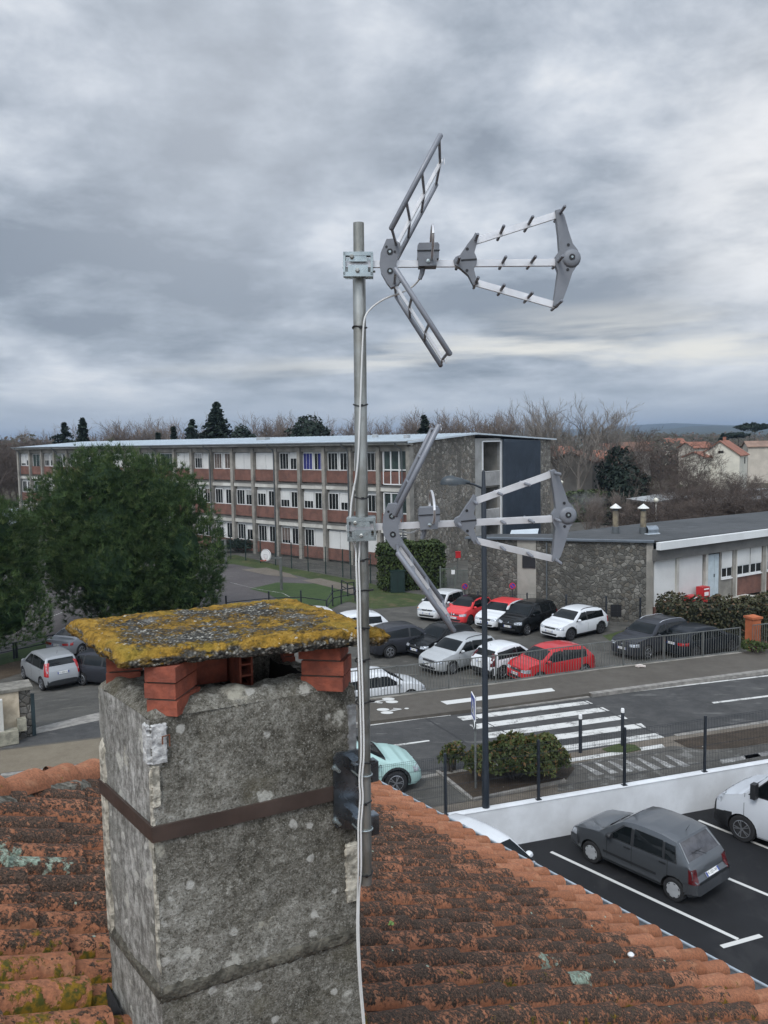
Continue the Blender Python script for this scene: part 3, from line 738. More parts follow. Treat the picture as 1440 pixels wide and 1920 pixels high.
KZ = .000614
def antenna(py, label, sz, yaw, sh2):
    SV = Vector((.999, yaw, sz)).normalized(); TV = Vector((-.010, 0, 1)); TV = (TV - SV * TV.dot(SV)).normalized(); WV = SV.cross(TV)
    o = on_mast(py) + WV * (MR + .012)
    root = empty('tv_antenna', tuple(o), 0, label, 'antenna', 'television antennas on the mast')
    def P3(x, y, w=0.0):              # zoomed photograph units of the upper antenna
        return o + SV * ((x - 212) * KZ) + TV * ((793 - y) * KZ) + WV * w
    S = lambda x: (x - 212) * KZ
    T = lambda y: (793 - y) * KZ
    def part(mb, name, mat, smooth=True, angle=40, par=None):
        return adopt(mb.build(name, mat, None, smooth=smooth, angle=angle, recalc=True), par or root)
    bm = MB(); bm.bar(P3(128, 793), P3(1245, 782), .016, .021, up=tuple(TV)); part(bm, 'boom', ALU, False)
    # mast clamp
    cl = MB(); c = o - WV * (MR + .012)
    cl.bar(P3(134, 745, .012), P3(290, 745, .012), .030, .012, up=tuple(TV)); cl.bar(P3(134, 850, .012), P3(290, 850, .012), .030, .014, up=tuple(TV))
    for x in (140, 284): cl.bar(P3(x, 740, .010), P3(x, 856, .010), .007, .034, up=tuple(WV))
    cl.extr([(-.032, -.036), (.032, -.036), (.032, -.006), (-.032, -.006)], P3(212, 793, .024), SV, TV, .004)
    ck = part(cl, 'mast_clamp', GALVB, False)
    q = MB(); q.extr([(-.048, -.034), (.046, -.034), (.046, .034), (-.048, .034)], c - WV * (MR + .008), SV, TV, .006); part(q, 'clamp_plate', GALVB, False)
    q = MB(); q.extr([(-.030, .005), (.030, .005), (.024, .034), (-.024, .034)], P3(212, 793, .023), SV, TV, .004); part(q, 'clamp_saddle', GALVB, False, par=ck)
    for x, y in ((180, 762), (210, 832)):
        q = MB(); q.lathe([(.0075, 0), (.0075, .006), (.004, .008), (.001, .008)], P3(x, y, .026), 6, ax=(SV, TV, WV)); part(q, 'bolt', GALV, False, par=ck)
    q = MB(); q.tube([P3(262, 822, -.02), P3(300, 822, -.02)], .004, 6); part(q, 'bolt', GALV, False, par=ck)
    # reflector bracket
    pl = [(360, 668), (392, 666), (432, 690), (437, 730), (412, 785), (416, 838), (437, 880), (418, 905), (385, 917), (362, 890), (332, 838), (324, 795), (330, 738)]
    q = MB(); q.extr([(S(x), T(y)) for x, y in pl], o, SV, TV, .040)
    rb = part(q, 'reflector_bracket', PLAS, True, 30)
    for x, y in ((378, 733), (380, 832)):
        q = MB(); q.lathe([(.010, 0), (.010, .002), (.006, .002), (.006, -.001), (.001, -.001)], P3(x, y, .020), 12, ax=(SV, TV, WV)); part(q, 'screw', TIE, False, par=rb)
        q = MB(); q.lathe([(.0045, .0), (.0045, .0035), (.001, .0035)], P3(x, y, .020), 6, ax=(SV, TV, WV)); part(q, 'screw', GALVB, False, par=rb)
    for x, y in ((360, 708), (404, 733)):
        q = MB(); q.lathe([(.0042, .0), (.0042, .0012), (.001, .0012)], P3(x, y, .020), 8, ax=(SV, TV, WV)); part(q, 'screw_hole', INK, False, par=rb)
    # reflector panels
    for a, b, s1 in (((412, 695), (643, 262), -.012), ((402, 892), (670, 1296), sh2)):
        pa, pb_ = P3(*a), P3(*b); d = (pb_ - pa)
        nrm = d.normalized().cross(WV)
        q = MB(); q.bar(pa, pb_, .022, .010, up=tuple(nrm)); cb0 = part(q, 'reflector_bar', ALU, False)
        for sgn, hw_, sh in ((1, .225, s1), (-1, .225, s1 * .4)):
            q = MB(); f0, f1 = (-.01, 1.0) if sgn > 0 else (.0, .98)
            e0, e1 = pa + d * f0 + WV * (sgn * hw_) + SV * sh, pa + d * f1 + WV * (sgn * hw_) + SV * sh
            dn = (e1 - e0).normalized()
            q.tube([e0 - dn * .004, e0, e1, e1 + dn * .004], [.004, .0083, .0083, .004], 12); part(q, 'reflector_rod', TUBEG, True, 50)
        for f in (.0, .30, .62, .97):
            c = pa + d * f
            q = MB(); q.tube([c + WV * .225 + SV * s1, c, c - WV * .225 + SV * (s1 * .4)], .0045, 8); part(q, 'reflector_rung', TUBEG, True)
        q = MB(); c = pb_; q.tube([c, c + SV * .008 + TV * .008 * (1 if d.z > 0 else -1), c + SV * .010 - TV * .012 * (1 if d.z > 0 else -1)], .0016, 5); part(q, 'wire_clip', ALU)
    # junction box and folded dipole
    q = MB(); q.extr([(S(522), T(706)), (S(530), T(692)), (S(628), T(690)), (S(636), T(702)), (S(634), T(770)), (S(624), T(770)), (S(622), T(808)), (S(527), T(810)), (S(526), T(772)), (S(521), T(768))], P3(212, 793, .004), SV, TV, .058)
    jb = part(q, 'junction_box', PLAS, True, 30)
    q = MB(); q.bar(P3(520, 732, .034), P3(638, 730, .034), .004, .003, up=tuple(TV)); part(q, 'lid_seam', INK, False, par=jb)
    q = MB(); q.lathe([(.006, 0), (.006, .003), (.001, .004)], P3(578, 785, .034), 8, ax=(SV, TV, WV)); part(q, 'screw', GALVB, False, par=jb)
    q = MB(); q.tube([P3(552, 806, .0), P3(548, 835, .0), P3(536, 868, .0)], [.009, .0085, .0065], 10); part(q, 'cable_gland', PLAS, True, par=jb)
    q = MB(); pts = []
    for i in range(25):
        a = 2 * pi * i / 24; pts.append(P3(597, 735 - 42 * 1.0) + WV * (cos(a) * .150) + TV * (sin(a) * .052))
    q.tube(pts, .0042, 8, cap=False); part(q, 'dipole_loop', ALU)
    # front bracket
    pl = [(711, 775), (722, 758), (745, 748), (785, 690), (812, 655), (822, 634), (836, 640), (832, 690), (820, 735), (833, 765), (833, 792), (818, 815), (828, 855), (845, 893), (818, 902), (790, 850), (745, 812), (718, 800)]
    q = MB(); q.extr([(S(x), T(y)) for x, y in pl], o, SV, TV, .034); fb_ = part(q, 'director_bracket', PLAS, True, 30)
    q = MB(); q.bar(P3(750, 775, .018), P3(833, 770, .018), .003, .004, up=tuple(TV)); part(q, 'seam_line', INK, False, par=fb_)
    for x, y in ((782, 718), (782, 828)):
        q = MB(); q.lathe([(.005, .0), (.005, .0015), (.001, .0015)], P3(x, y, .017), 8, ax=(SV, TV, WV)); part(q, 'screw_hole', INK, False, par=fb_)
    # end bracket, domed hub
    pl = [(1236, 520), (1262, 514), (1284, 548), (1310, 632), (1330, 688), (1358, 722), (1368, 765), (1356, 800), (1332, 838), (1312, 905), (1284, 985), (1262, 1014), (1236, 1008), (1248, 920), (1258, 830), (1244, 795), (1242, 755), (1262, 725), (1254, 640)]
    q = MB(); q.extr([(S(x), T(y)) for x, y in pl], o, SV, TV, .030); eb = part(q, 'end_bracket', PLAS, True, 30)
    q = MB(); q.lathe([(.030, .0), (.029, .005), (.022, .009), (.012, .0105), (.001, .011)], P3(1326, 764, .012), 18, ax=(SV, TV, WV)); part(q, 'hub', PLAS, True, 60, par=eb)
    q = MB(); q.lathe([(.010, 0), (.010, .002), (.001, .002)], P3(1326, 760, .0225), 10, ax=(SV, TV, WV)); part(q, 'screw_hole', INK, False, par=eb)
    q = MB(); q.lathe([(.004, 0), (.004, .004), (.001, .004)], P3(1326, 760, .0225), 6, ax=(SV, TV, WV)); part(q, 'screw', GALVB, False, par=eb)
    for x, y in ((1307, 696), (1307, 822)):
        q = MB(); q.lathe([(.005, .0), (.005, .0015), (.001, .0015)], P3(x, y, .0152), 8, ax=(SV, TV, WV)); part(q, 'screw_hole', INK, False, par=eb)
    # three director booms with their rods
    rods = []
    for a, b, xs_ in (((826, 672), (1248, 538), (826, 957, 1102, 1262)), ((735, 786), (1250, 780), (735, 970, 1120, 1258)), ((832, 886), (1248, 1000), (832, 965, 1108, 1258))):
        q = MB(); q.bar(P3(*a), P3(*b), .012, .021, up=tuple(TV)); part(q, 'director_boom', ALU, False)
        for x in xs_:
            y = a[1] + (b[1] - a[1]) * (x - a[0]) / (b[0] - a[0])
            q = MB(); q.tube([P3(x, y, .094), P3(x, y, .09), P3(x, y, -.09), P3(x, y, -.094)], [.003, .0052, .0052, .003], 8); part(q, 'director_rod', TUBEG, True)
    return root, P3
an1, P31 = antenna(495, 'upper grey TV antenna at the mast head, seen against the clouds', -.024, -.028, .008)
an2, P32 = antenna(966, 'lower grey TV antenna on the mast, seen against the school', .018, -.004, .0)
def smoothpath(pts, n=6):
    out = []; P_ = [pts[0]] + pts + [pts[-1]]
    for i in range(1, len(P_) - 2):
        p0, p1, p2, p3 = P_[i - 1:i + 3]
        for k_ in range(n):
            t_ = k_ / n; out.append(.5 * ((2 * p1) + (p2 - p0) * t_ + (2 * p0 - 5 * p1 + 4 * p2 - p3) * t_ ** 2 + (3 * p1 - p0 - 3 * p2 + p3) * t_ ** 3))
    out.append(pts[-1]); return out
# upper cable: out of the box, round to the mast and down
Yc = YM - MR - .012
path = [P31(538, 862, .0)] + [dp(x, y, YM - .01) for x, y in ((775, 536), (752, 549), (722, 560), (697, 577))] + [dp(x, y, Yc + .006) for x, y in ((684, 597), (680, 640), (677, 720), (674, 800), (672, 850), (668, 890))] + [dp(x, y, Yc + .012) for x, y in ((663, 918), (659, 942))] + [dp(x, y, Yc + .01) for x, y in ((656, 985), (660, 1008), (667, 1030))]
low = lambda dx: [dp(x + dx, y, Yc) for x, y in ((669, 1060), (671, 1120), (672, 1180), (674, 1240), (676, 1300), (678, 1380), (678, 1420), (675.5, 1450), (675, 1470), (676.5, 1492), (675, 1520), (673, 1545), (673, 1580), (673, 1634))] + [dp(x + dx * .6, y, Yc + .02) for x, y in ((671, 1680), (670, 1740), (672, 1800), (676, 1860), (682, 1930), (686, 2000))]
q = MB(); q.tube(smoothpath(path + low(-1.2)), .0031, 8); tag(q.build('antenna_cable', CABW, None, smooth=True), 'white cable running down the mast from the upper antenna', 'cable')
path = [P32(538, 862, .0)] + [dp(x, y, YM - .02) for x, y in ((788, 993), (770, 999), (745, 996), (720, 990), (700, 992))] + [dp(x, y, Yc) for x, y in ((683, 1003), (675, 1020), (674, 1040))]
q = MB(); q.tube(smoothpath(path + low(4.0)), .0031, 8); tag(q.build('antenna_cable', CABW, None, smooth=True), 'white cable curling from the lower antenna box to the mast', 'cable')
# ------------------------------------------------------------------ ground, street, car parks
def ground_mat(name, c1, c2, sc=0.6, fine=30, dots=None, bump=.25, rough=.92, streak=None):
    if name in MATS: return MATS[name]
    m, t, b = newmat(name); k = NT(t); v = k.coord('Object')
    f = k.math('ADD', k.math('MULTIPLY', k.noise(v, sc, 5, 0.62, 0.4), 0.6), k.math('MULTIPLY', k.noise(v, sc * 6, 5, 0.6), 0.4))
    c = k.mix(k.map(f, 0.36, 0.64), c1, c2)
    g = k.noise(v, fine, 5, 0.7); c = k.mix(k.map(g, 0.35, 0.68, 0.0, 0.45), c, tuple(x * 0.45 for x in c1))
    if dots:
        vo = k.vor(v, dots[0]); s2 = k.n('ShaderNodeSeparateColor'); k.l(vo.outputs['Color'], s2.inputs[0])
        c = k.mix(k.math('MULTIPLY', k.map(vo.outputs['Distance'], .14, .08), k.map(s2.outputs[0], dots[2], dots[2] + .02)), c, dots[1])
    if streak:
        vs_ = k.coord('Object', scale=streak[0]); c = k.mix(k.math('MULTIPLY', k.map(k.noise(vs_, streak[1], 5, 0.62, 0.3), streak[2], streak[2] + .1), streak[4]), c, streak[3])
    k.l(c, b.inputs['Base Color']); b.inputs['Roughness'].default_value = rough; b.inputs['Specular IOR Level'].default_value = 0.3
    k.l(k.bump(k.math('ADD', g, k.math('MULTIPLY', f, .5)), bump, 0.02), b.inputs['Normal']); MATS[name] = m; return m
ROAD = ground_mat('old_asphalt', (0.050, 0.050, 0.050), (0.082, 0.081, 0.079), .55, 40, streak=((.25, 1, 1), 3.0, .58, (0.155, 0.152, 0.145), .6))
PAVE = ground_mat('brown_asphalt', (0.088, 0.078, 0.066), (0.118, 0.106, 0.090), .5, 60)
SANDY = ground_mat('sandy_pavement', (0.165, 0.138, 0.100), (0.205, 0.175, 0.130), .8, 60)
LOT = ground_mat('worn_asphalt', (0.060, 0.058, 0.052), (0.115, 0.109, 0.097), .28, 30, streak=((.5, 1, 1), 1.3, .56, (0.155, 0.145, 0.125), .55))
NEWA = ground_mat('new_asphalt', (0.0125, 0.013, 0.0145), (0.0165, 0.017, 0.019), .5, 120, dots=(9, (0.10, 0.10, 0.10), .93), bump=.4, rough=.75, streak=((1, .6, 1), .9, .54, (0.027, 0.027, 0.028), .7))
COURT = ground_mat('court_asphalt', (0.085, 0.076, 0.076), (0.110, 0.100, 0.098), .2, 14)
GRASS = ground_mat('rough_grass', (0.038, 0.055, 0.018), (0.062, 0.082, 0.028), .5, 9, streak=((1, 1, 1), .9, .55, (0.105, 0.082, 0.045), .7))
LAWN = ground_mat('short_lawn', (0.035, 0.062, 0.020), (0.052, 0.082, 0.026), .6, 12)
DIRT = ground_mat('bare_dirt', (0.135, 0.115, 0.092), (0.175, 0.152, 0.125), .6, 14)
LEAFY = ground_mat('leaf_litter', (0.070, 0.050, 0.032), (0.105, 0.080, 0.055), .9, 12)
MULCH = ground_mat('bark_mulch', (0.045, 0.034, 0.024), (0.075, 0.056, 0.040), 1.5, 22, dots=(5, (0.4, 0.38, 0.33), .9), bump=.8)
GRAVP = ground_mat('dirty_pavement', (0.135, 0.115, 0.092), (0.20, 0.172, 0.14), .9, 34, dots=(14, (0.30, 0.27, 0.22), .75))
RAMPA = ground_mat('stained_asphalt', (0.080, 0.076, 0.068), (0.125, 0.118, 0.106), .9, 30, streak=((1, 1, 1), 1.6, .54, (0.24, 0.235, 0.22), .55))
KERB = M('kerb_stone', (0.27, 0.255, 0.23), 0.9, scale=4, col2=(0.17, 0.16, 0.145), bump=.3)
def paintmat(name, wear):
    m, t, b = newmat(name); k = NT(t); v = k.coord('Object')
    f = k.math('ADD', k.math('MULTIPLY', k.noise(v, 2.6, 5, .65), .55), k.math('MULTIPLY', k.noise(v, 22, 5, .7), .45))
    k.l(k.mix(k.map(f, wear, wear + .10), (0.56, 0.555, 0.53), (0.20, 0.195, 0.185)), b.inputs['Base Color']); b.inputs['Roughness'].default_value = .8
    return m
WPAINT = paintmat('road_paint', .50); WFADE = paintmat('faded_road_paint', .40); WNEW = paintmat('new_road_paint', .70)
FIELD = ground_mat('far_land', (0.060, 0.055, 0.032), (0.092, 0.082, 0.055), .02, .8, bump=0)
S_ = lambda o: tag(o, kind='structure')
ZS = -1.4
Kf = [(-71.5, 5.8), (-11.5, 23.8), (-8.76, 24.62), (-4.6, 26.3), (-.68, 27.95), (3.13, 29.1), (8.21, 30.85), (11.58, 32.0), (15.65, 33.35), (80, 55)]
Kn = [(-70, .6), (-11.5, 18.5), (-8, 19.6), (-.7, 22.55), (.9, 23.1), (9.02, 26.0), (14, 27.62), (80, 50)]
Rb = [(-72, 8.0), (-12.6, 26.05), (-12.0, 27.4), (-10.15, 28.7), (-4.2, 29.4), (-.73, 30.5), (1.52, 31.23), (4.55, 32.25), (8.86, 33.95), (16.08, 36.35), (80, 57.8)]
wd = Vector((.951, .310, 0)).normalized(); wp = Vector((1.58, 20.54, 0))
WL = lambda s: (lambda q: (q.x, q.y))(wp + wd * s)
wn_ = Vector((wd.y, -wd.x, 0))                                    # towards the private car park
MB_ = MB
big = MB(); big.sheet([(-6000, -300), (6000, -300), (6000, 9000), (-6000, 9000)], -1.52); S_(big.build('ground', FIELD))
S_(MB().sheet([(-75, 8), (85, 20), (85, 118), (-75, 118)], ZS).build('school_yard_asphalt', LOT))
S_(MB().prism(Kn + list(reversed(Kf)), -1.5, -.12).build('road', ROAD))
S_(MB().prism([(x, y) for x, y in Kf] + list(reversed(Rb)), -1.5, 0).build('far_pavement', PAVE))
nearback = [tuple((Vector((*WL(s), 0)) - wn_ * .1)[:2]) for s in (-40, -6, 0, 10, 40)] + [(80, 46.2)]
S_(MB().prism([(x, y + .0) for x, y in nearback] + list(reversed(Kn)), -1.5, 0).build('near_pavement', GRAVP))
lotpoly = [WL(-9), WL(45), (60, -20), (-12, -20), (-12, 8)]
S_(MB().prism(lotpoly, -1.5, -1.05).build('private_car_park', NEWA))
# sandy part of the far pavement and the gateway
def flat(name, pts, z, mat, kind='structure'):
    o = MB().sheet([(p.x, p.y) for p in pts], z).build(name, mat); o['kind'] = kind; return o
def flatw(name, pts, z, mat): return S_(MB().sheet(pts, z).build(name, mat))
flatw('sandy_pavement', [(-60, 10.4), (-12.55, 25.0 + .75), (-9.58, 26.75), (-5.5, 28.2), (-4.6, 26.48), (-8.76, 24.80), (-11.5, 23.98), (-60, 9.4)], .004, SANDY)
flatw('gateway_apron', [(-12.5, 25.9), (-11.93, 27.35), (-10.15, 28.66), (-4.2, 29.3), (-5.5, 28.3), (-9.58, 26.9)], .004, ROAD)
strip = [gp(64, 1377), gp(190, 1350), gp(300, 1327), gp(300, 1313), gp(190, 1335), gp(66, 1365)]
flat('gateway_concrete_strip', strip, .008, KERB)
flat('pavement_edge_line', [gp(0, 1452), gp(300, 1413), gp(300, 1416), gp(0, 1456)], -.112 + .0, WPAINT)
# ramp from the gateway down to the car park
r_ = MB(); ra, rb, rc, rd = gp(60, 1368), gp(330, 1308), gp(330, 1262, ZS), gp(-60, 1320, ZS)
r_.add([(ra.x, ra.y, -.004), (rb.x, rb.y, -.004), (rc.x, rc.y, ZS + .006), (rd.x, rd.y, ZS + .006), (ra.x, ra.y, -1.5), (rb.x, rb.y, -1.5)], [(0, 1, 2, 3), (0, 4, 5, 1)])
S_(r_.build('gateway_ramp', LOT))
# kerbs
def kerb(line, w, z0, z1, name, seg=1.0, mat=KERB, gap=.012):
    k = MB(); L_ = []
    for (a, b) in zip(line, line[1:]):
        a, b = Vector((a[0], a[1], 0)), Vector((b[0], b[1], 0)); d = b - a; n = max(1, round(d.length / seg)); u = d / n
        for i in range(n):
            p, q = a + u * i + u.normalized() * gap, a + u * (i + 1)
            c = (p + q) / 2; k.box((c.x, c.y, (z0 + z1) / 2), ((q - p).length, w, z1 - z0), rz=atan2(d.y, d.x))
    return S_(k.build(name, mat))
kerb(Kf[1:5], .22, -.2, .012, 'kerb'); kerb([Kf[5], (3.4, 29.2)], .22, -.2, .0125, 'kerb'); kerb([(7.7, 30.66), Kf[6], Kf[7], Kf[8], (40, 41.6)], .26, -.2, .014, 'kerb')
kerb([(3.6, 29.27), (7.6, 30.62)], .22, -.2, -.085, 'dropped_kerb')
kerb([Kn[2], Kn[3], Kn[4], (4.8, 24.5)], .18, -.2, .012, 'kerb'); kerb([(9.3, 26.1), Kn[6], (40, 36.4)], .18, -.2, .012, 'kerb')
# markings
ZR = -.116
def mark(name, pts, z=ZR, mat=WPAINT): return flat(name, [gp(x, y, z) for x, y in pts], z, mat)
mark('crosswalk_stripe', [(826, 1315), (1034, 1290), (1041, 1295.5), (838, 1321)], .004, WNEW)
for p in ([(836, 1331), (1061, 1303), (1080, 1308), (847, 1337)], [(857, 1344), (1101, 1314), (1112, 1319), (868, 1351)], [(880, 1359), (1130, 1326), (1143, 1332.5), (892, 1367)], [(905, 1375), (1167, 1340.5), (1177, 1347.5), (918, 1384)],
          [(930, 1392), (1202, 1356), (1212, 1364), (944, 1401)], [(960, 1411), (1232, 1374), (1246, 1382.5), (974, 1420)]):
    mark('crosswalk_stripe', p)
mark('crosswalk_stripe', [(1030, 1428), (1166, 1407.5), (1176, 1412.5), (1035, 1434)], .008); mark('crosswalk_stripe', [(1199, 1401.5), (1241, 1395), (1247, 1401), (1203, 1407.5)], .010)
mark('edge_line', [(1153, 1299.3), (1440, 1265.6), (1600, 1247), (1600, 1249), (1440, 1267.8), (1153, 1301.2)]); mark('edge_line', [(690, 1358.5), (795, 1345), (845, 1340), (845, 1341.5), (795, 1347), (690, 1361)])
mark('centre_line', [(694, 1402), (804, 1387.5), (806, 1389.5), (694, 1405.5)]); mark('centre_line', [(1334, 1316.5), (1440, 1303.5), (1560, 1290), (1560, 1293), (1440, 1306.5), (1338, 1319)])
mark('edge_line', [(1262, 1385), (1440, 1357.5), (1440, 1359.5), (1262, 1387.5)], ZR, WFADE)
for pts in ([(690, 1449), (705, 1444)],): pass
# tar seams in the road
def seam_line(pts, w, z, mat, name):
    k = MB()
    P_ = [gp(x, y, z) for x, y in pts]
    for a, b in zip(P_, P_[1:]):
        d = (b - a).normalized(); n = Vector((-d.y, d.x, 0)) * w / 2
        k.add([(a - n), (b - n), (b + n), (a + n)], [(0, 1, 2, 3)])
    return S_(k.build(name, mat))
TAR = M('tar', (0.022, 0.022, 0.023), .7, var=0)
seam_line([(798, 1347), (840, 1372), (880, 1397), (920, 1420)], .07, ZR - .002, TAR, 'road_seam'); seam_line([(890, 1343), (945, 1372), (1010, 1404)], .05, ZR + .002, TAR, 'road_seam'); seam_line([(1085, 1310), (1135, 1332), (1200, 1362), (1262, 1388)], .06, ZR + .002, TAR, 'road_seam')
# parking bay, planter bed, crossing landing, mulch bed on the near side
mark('parking_bay', [(560, 1478), (790, 1452), (817, 1450), (884, 1501), (700, 1530), (560, 1548)], .004, LOT)
mark('planter_soil', [(822, 1447), (1040, 1418), (1078, 1440), (1060, 1464), (960, 1484), (888, 1500)], .008, MULCH)
mark('crossing_landing', [(1050, 1436), (1180, 1412), (1262, 1398), (1330, 1407), (1440, 1394), (1600, 1372), (1600, 1405), (1440, 1432), (1168, 1468), (1045, 1485)], .004, RAMPA)
mark('mulch_bed', [(1262, 1388), (1440, 1361), (1560, 1344), (1560, 1376), (1440, 1392), (1380, 1402), (1330, 1405), (1290, 1402)], .012, MULCH)
mark('moss_patch', [(1128, 1404), (1160, 1394), (1190, 1396), (1203, 1405), (1175, 1411), (1140, 1410)], .016, GRASS)
for i in range(7):
    x = 1085 + i * 27; mark('landing_stripe', [(x, 1432 - i * 2.6), (x + 5, 1431 - i * 2.6), (x + 48, 1451 - i * 2.6), (x + 34, 1454 - i * 2.6)], .008, WFADE)
for x, y in ((1350, 1424), (1395, 1416)): mark('landing_stripe', [(x, y), (x + 70, y - 12), (x + 78, y - 6), (x + 4, y + 8)], .008, WFADE)
kerb([tuple(gp(*p)[:2]) for p in ((820, 1448), (886, 1502), (962, 1486), (1060, 1466))], .10, -.05, .07, 'planter_edging', .9)
# bicycle symbols on the far pavement
bs = MB()
def zp_(x, y): return gp(620 + x / 8, 1100 + y / 8, .006)
for (cx, cy) in ((865, 1684), (918, 1726), (785, 1843), (845, 1888)):
    ring = [zp_(cx + 95 * cos(a), cy + 21 * sin(a)) for a in [2 * pi * i / 20 for i in range(20)]]; bs.sheet([(p.x, p.y) for p in ring], .006)
for pts in ([(590, 1745), (680, 1718), (780, 1712), (700, 1735)], [(700, 1735), (785, 1738), (770, 1750), (690, 1745)], [(690, 1712), (850, 1700), (850, 1708), (690, 1722)], [(870, 1862), (930, 1845), (1085, 1835), (960, 1860)], [(940, 1820), (1060, 1832), (1050, 1840), (935, 1828)]):
    bs.sheet([(zp_(*p).x, zp_(*p).y) for p in pts], .0075 + .0003 * pts[0][0] / 1000)
ring = [zp_(1140 + 34 * cos(a), 1826 + 10 * sin(a)) for a in [2 * pi * i / 12 for i in range(12)]]; bs.sheet([(p.x, p.y) for p in ring], .006)
S_(bs.build('bicycle_marking', WNEW))
# private parking lines
ZL = -1.046
def lline(a, b, w=.10, ext=0):
    p, q = gp(*a, ZL), gp(*b, ZL); d = (q - p).normalized(); n = Vector((-d.y, d.x, 0)) * w / 2; q = q + d * ext
    S_(MB().add([p - n, q - n, q + n, p + n], [(0, 1, 2, 3)]).build('parking_line', WNEW))
lline((1033, 1597), (1384, 1761)); lline((1353, 1775), (1427, 1754), .12); lline((1361, 1645), (1440, 1678), .10, 2.2); lline((1310, 1538), (1440, 1590), .10, 2)
# sports court, grass and paths of the school
def yard(name, pts, dz, mat): return mark(name, pts, ZS + dz, mat)
yard('sports_court', [(-250, 1330), (-250, 1120), (60, 1075), (392, 1052), (432, 1052), (562, 1072), (600, 1110), (520, 1140), (330, 1165), (160, 1195), (20, 1240)], .004, COURT)
yard('lawn', [(384, 1056), (440, 1040), (545, 1065), (690, 1092), (740, 1108), (800, 1116), (780, 1136), (700, 1142), (655, 1128), (560, 1147), (470, 1138), (640, 1100), (560, 1080), (440, 1058)], .008, GRASS)
yard('court_lawn', [(468, 1104), (520, 1092), (640, 1096), (664, 1120), (612, 1146), (540, 1134), (500, 1112)], .014, LAWN)
yard('worn_path', [(566, 1088), (600, 1084), (660, 1098), (690, 1112), (668, 1118), (640, 1106)], .020, DIRT)
yard('dirt_patch', [(452, 1068), (500, 1064), (545, 1076), (560, 1084), (500, 1078)], .020, DIRT)
yard('leaf_bank', [(-150, 1290), (20, 1238), (120, 1212), (330, 1180), (470, 1160), (520, 1176), (300, 1214), (150, 1240), (40, 1262), (-150, 1320)], .010, LEAFY)
yard('lawn_strip', [(-150, 1262), (20, 1222), (95, 1196), (150, 1192), (330, 1163), (330, 1180), (150, 1214), (20, 1242), (-150, 1290)], .013, LAWN)
k_ = MB()
for i in range(13):
    a = gp(63 + i * 4.2, 1167 - i * 1.45 + .0, ZS + .02); b = gp(65.2 + i * 4.2, 1166.2 - i * 1.45, ZS + .02); d = (b - a).normalized(); n = Vector((-d.y, d.x, 0)) * .06
    k_.add([a - n, b - n, b + n, a + n], [(0, 1, 2, 3)])
S_(k_.build('court_dashes', WPAINT))
seam_line([(432, 1092), (480, 1104), (530, 1112), (545, 1120)], .06, ZS + .02, WFADE, 'court_line')
yard('verge', [(1130, 1192), (1205, 1172), (1215, 1182), (1150, 1206)], .008, GRASS)
yard('gym_terrace', [(1270, 1160), (1262, 1128), (1440, 1098), (1700, 1050), (1700, 1130), (1440, 1176)], .5, DIRT)
# ------------------------------------------------------------------ school block
def stone_mat(name, sc, dark, base, jcol):
    m, t, b = newmat(name); k = NT(t); v = k.coord('Object')
    w = k.n('ShaderNodeVectorMath', operation='ADD'); nz = k.n('ShaderNodeTexNoise'); nz.inputs['Scale'].default_value = sc * 1.3; k.l(v, nz.inputs['Vector'])
    sc2 = k.n('ShaderNodeVectorMath', operation='SCALE'); k.l(nz.outputs['Color'], sc2.inputs[0]); sc2.inputs['Scale'].default_value = .35 / sc
    k.l(v, w.inputs[0]); k.l(sc2.outputs[0], w.inputs[1])
    e = k.vor(w.outputs[0], sc, 'DISTANCE_TO_EDGE'); c1 = k.vor(w.outputs[0], sc)
    s2 = k.n('ShaderNodeSeparateColor'); k.l(c1.outputs['Color'], s2.inputs[0])
    col = k.ramp(s2.outputs[0], [(0, tuple(x * .62 for x in base)), (.4, tuple(x * .95 for x in base)), (.8, tuple(min(1, x * 1.3) for x in base)), (1, tuple(min(1, x * 2.1) for x in base))])
    col = k.mix(k.map(s2.outputs[1], .6, 1.0, 0, .35), col, (base[0] * 1.15, base[1] * .95, base[2] * .75))
    col = k.mix(k.map(k.noise(v, sc * 6, 5, .65), .4, .68, 0, .5), col, tuple(x * .5 for x in base))
    st_ = k.map(k.noise(k.coord('Object', scale=(1, 1, .35)), .5, 5, .6), .46, .64, 0, .65); col = k.mix(st_, col, tuple(x * .45 for x in base))
    col = k.mix(k.map(e.outputs['Distance'], .07, .015), col, jcol)
    k.l(col, b.inputs['Base Color']); b.inputs['Roughness'].default_value = .9; b.inputs['Specular IOR Level'].default_value = .2
    k.l(k.bump(k.map(e.outputs['Distance'], 0, .16), .55, .06), b.inputs['Normal']); return m
STONE = stone_mat('rubble_stone', 3.3, 0, (0.205, 0.190, 0.165), (0.105, 0.098, 0.086))
STONE2 = stone_mat('dark_rubble_stone', 4.2, 0, (0.118, 0.113, 0.100), (0.062, 0.060, 0.054))
CONC = M('weathered_concrete', (0.30, 0.28, 0.245), .9, scale=.8, col2=(0.175, 0.165, 0.145), bump=.3)
CONCL = M('pale_concrete', (0.56, 0.545, 0.50), .9, scale=.5, col2=(0.36, 0.345, 0.31))
WPAN = M('white_panel', (0.60, 0.60, 0.58), .6, scale=.5, var=.06)
WFR = M('white_window_frame', (0.70, 0.70, 0.69), .5, var=.04)
SBRICK = M('school_brick', (0.175, 0.083, 0.062), .85, scale=1.5, col2=(0.115, 0.058, 0.045), bump=.2)
WGL = M('dark_window_glass', (0.016, 0.020, 0.021), .08, var=.3, scale=.7, spec=.6)
WGG = M('green_window_glass', (0.050, 0.075, 0.070), .12, var=.3, scale=.7, spec=.6)
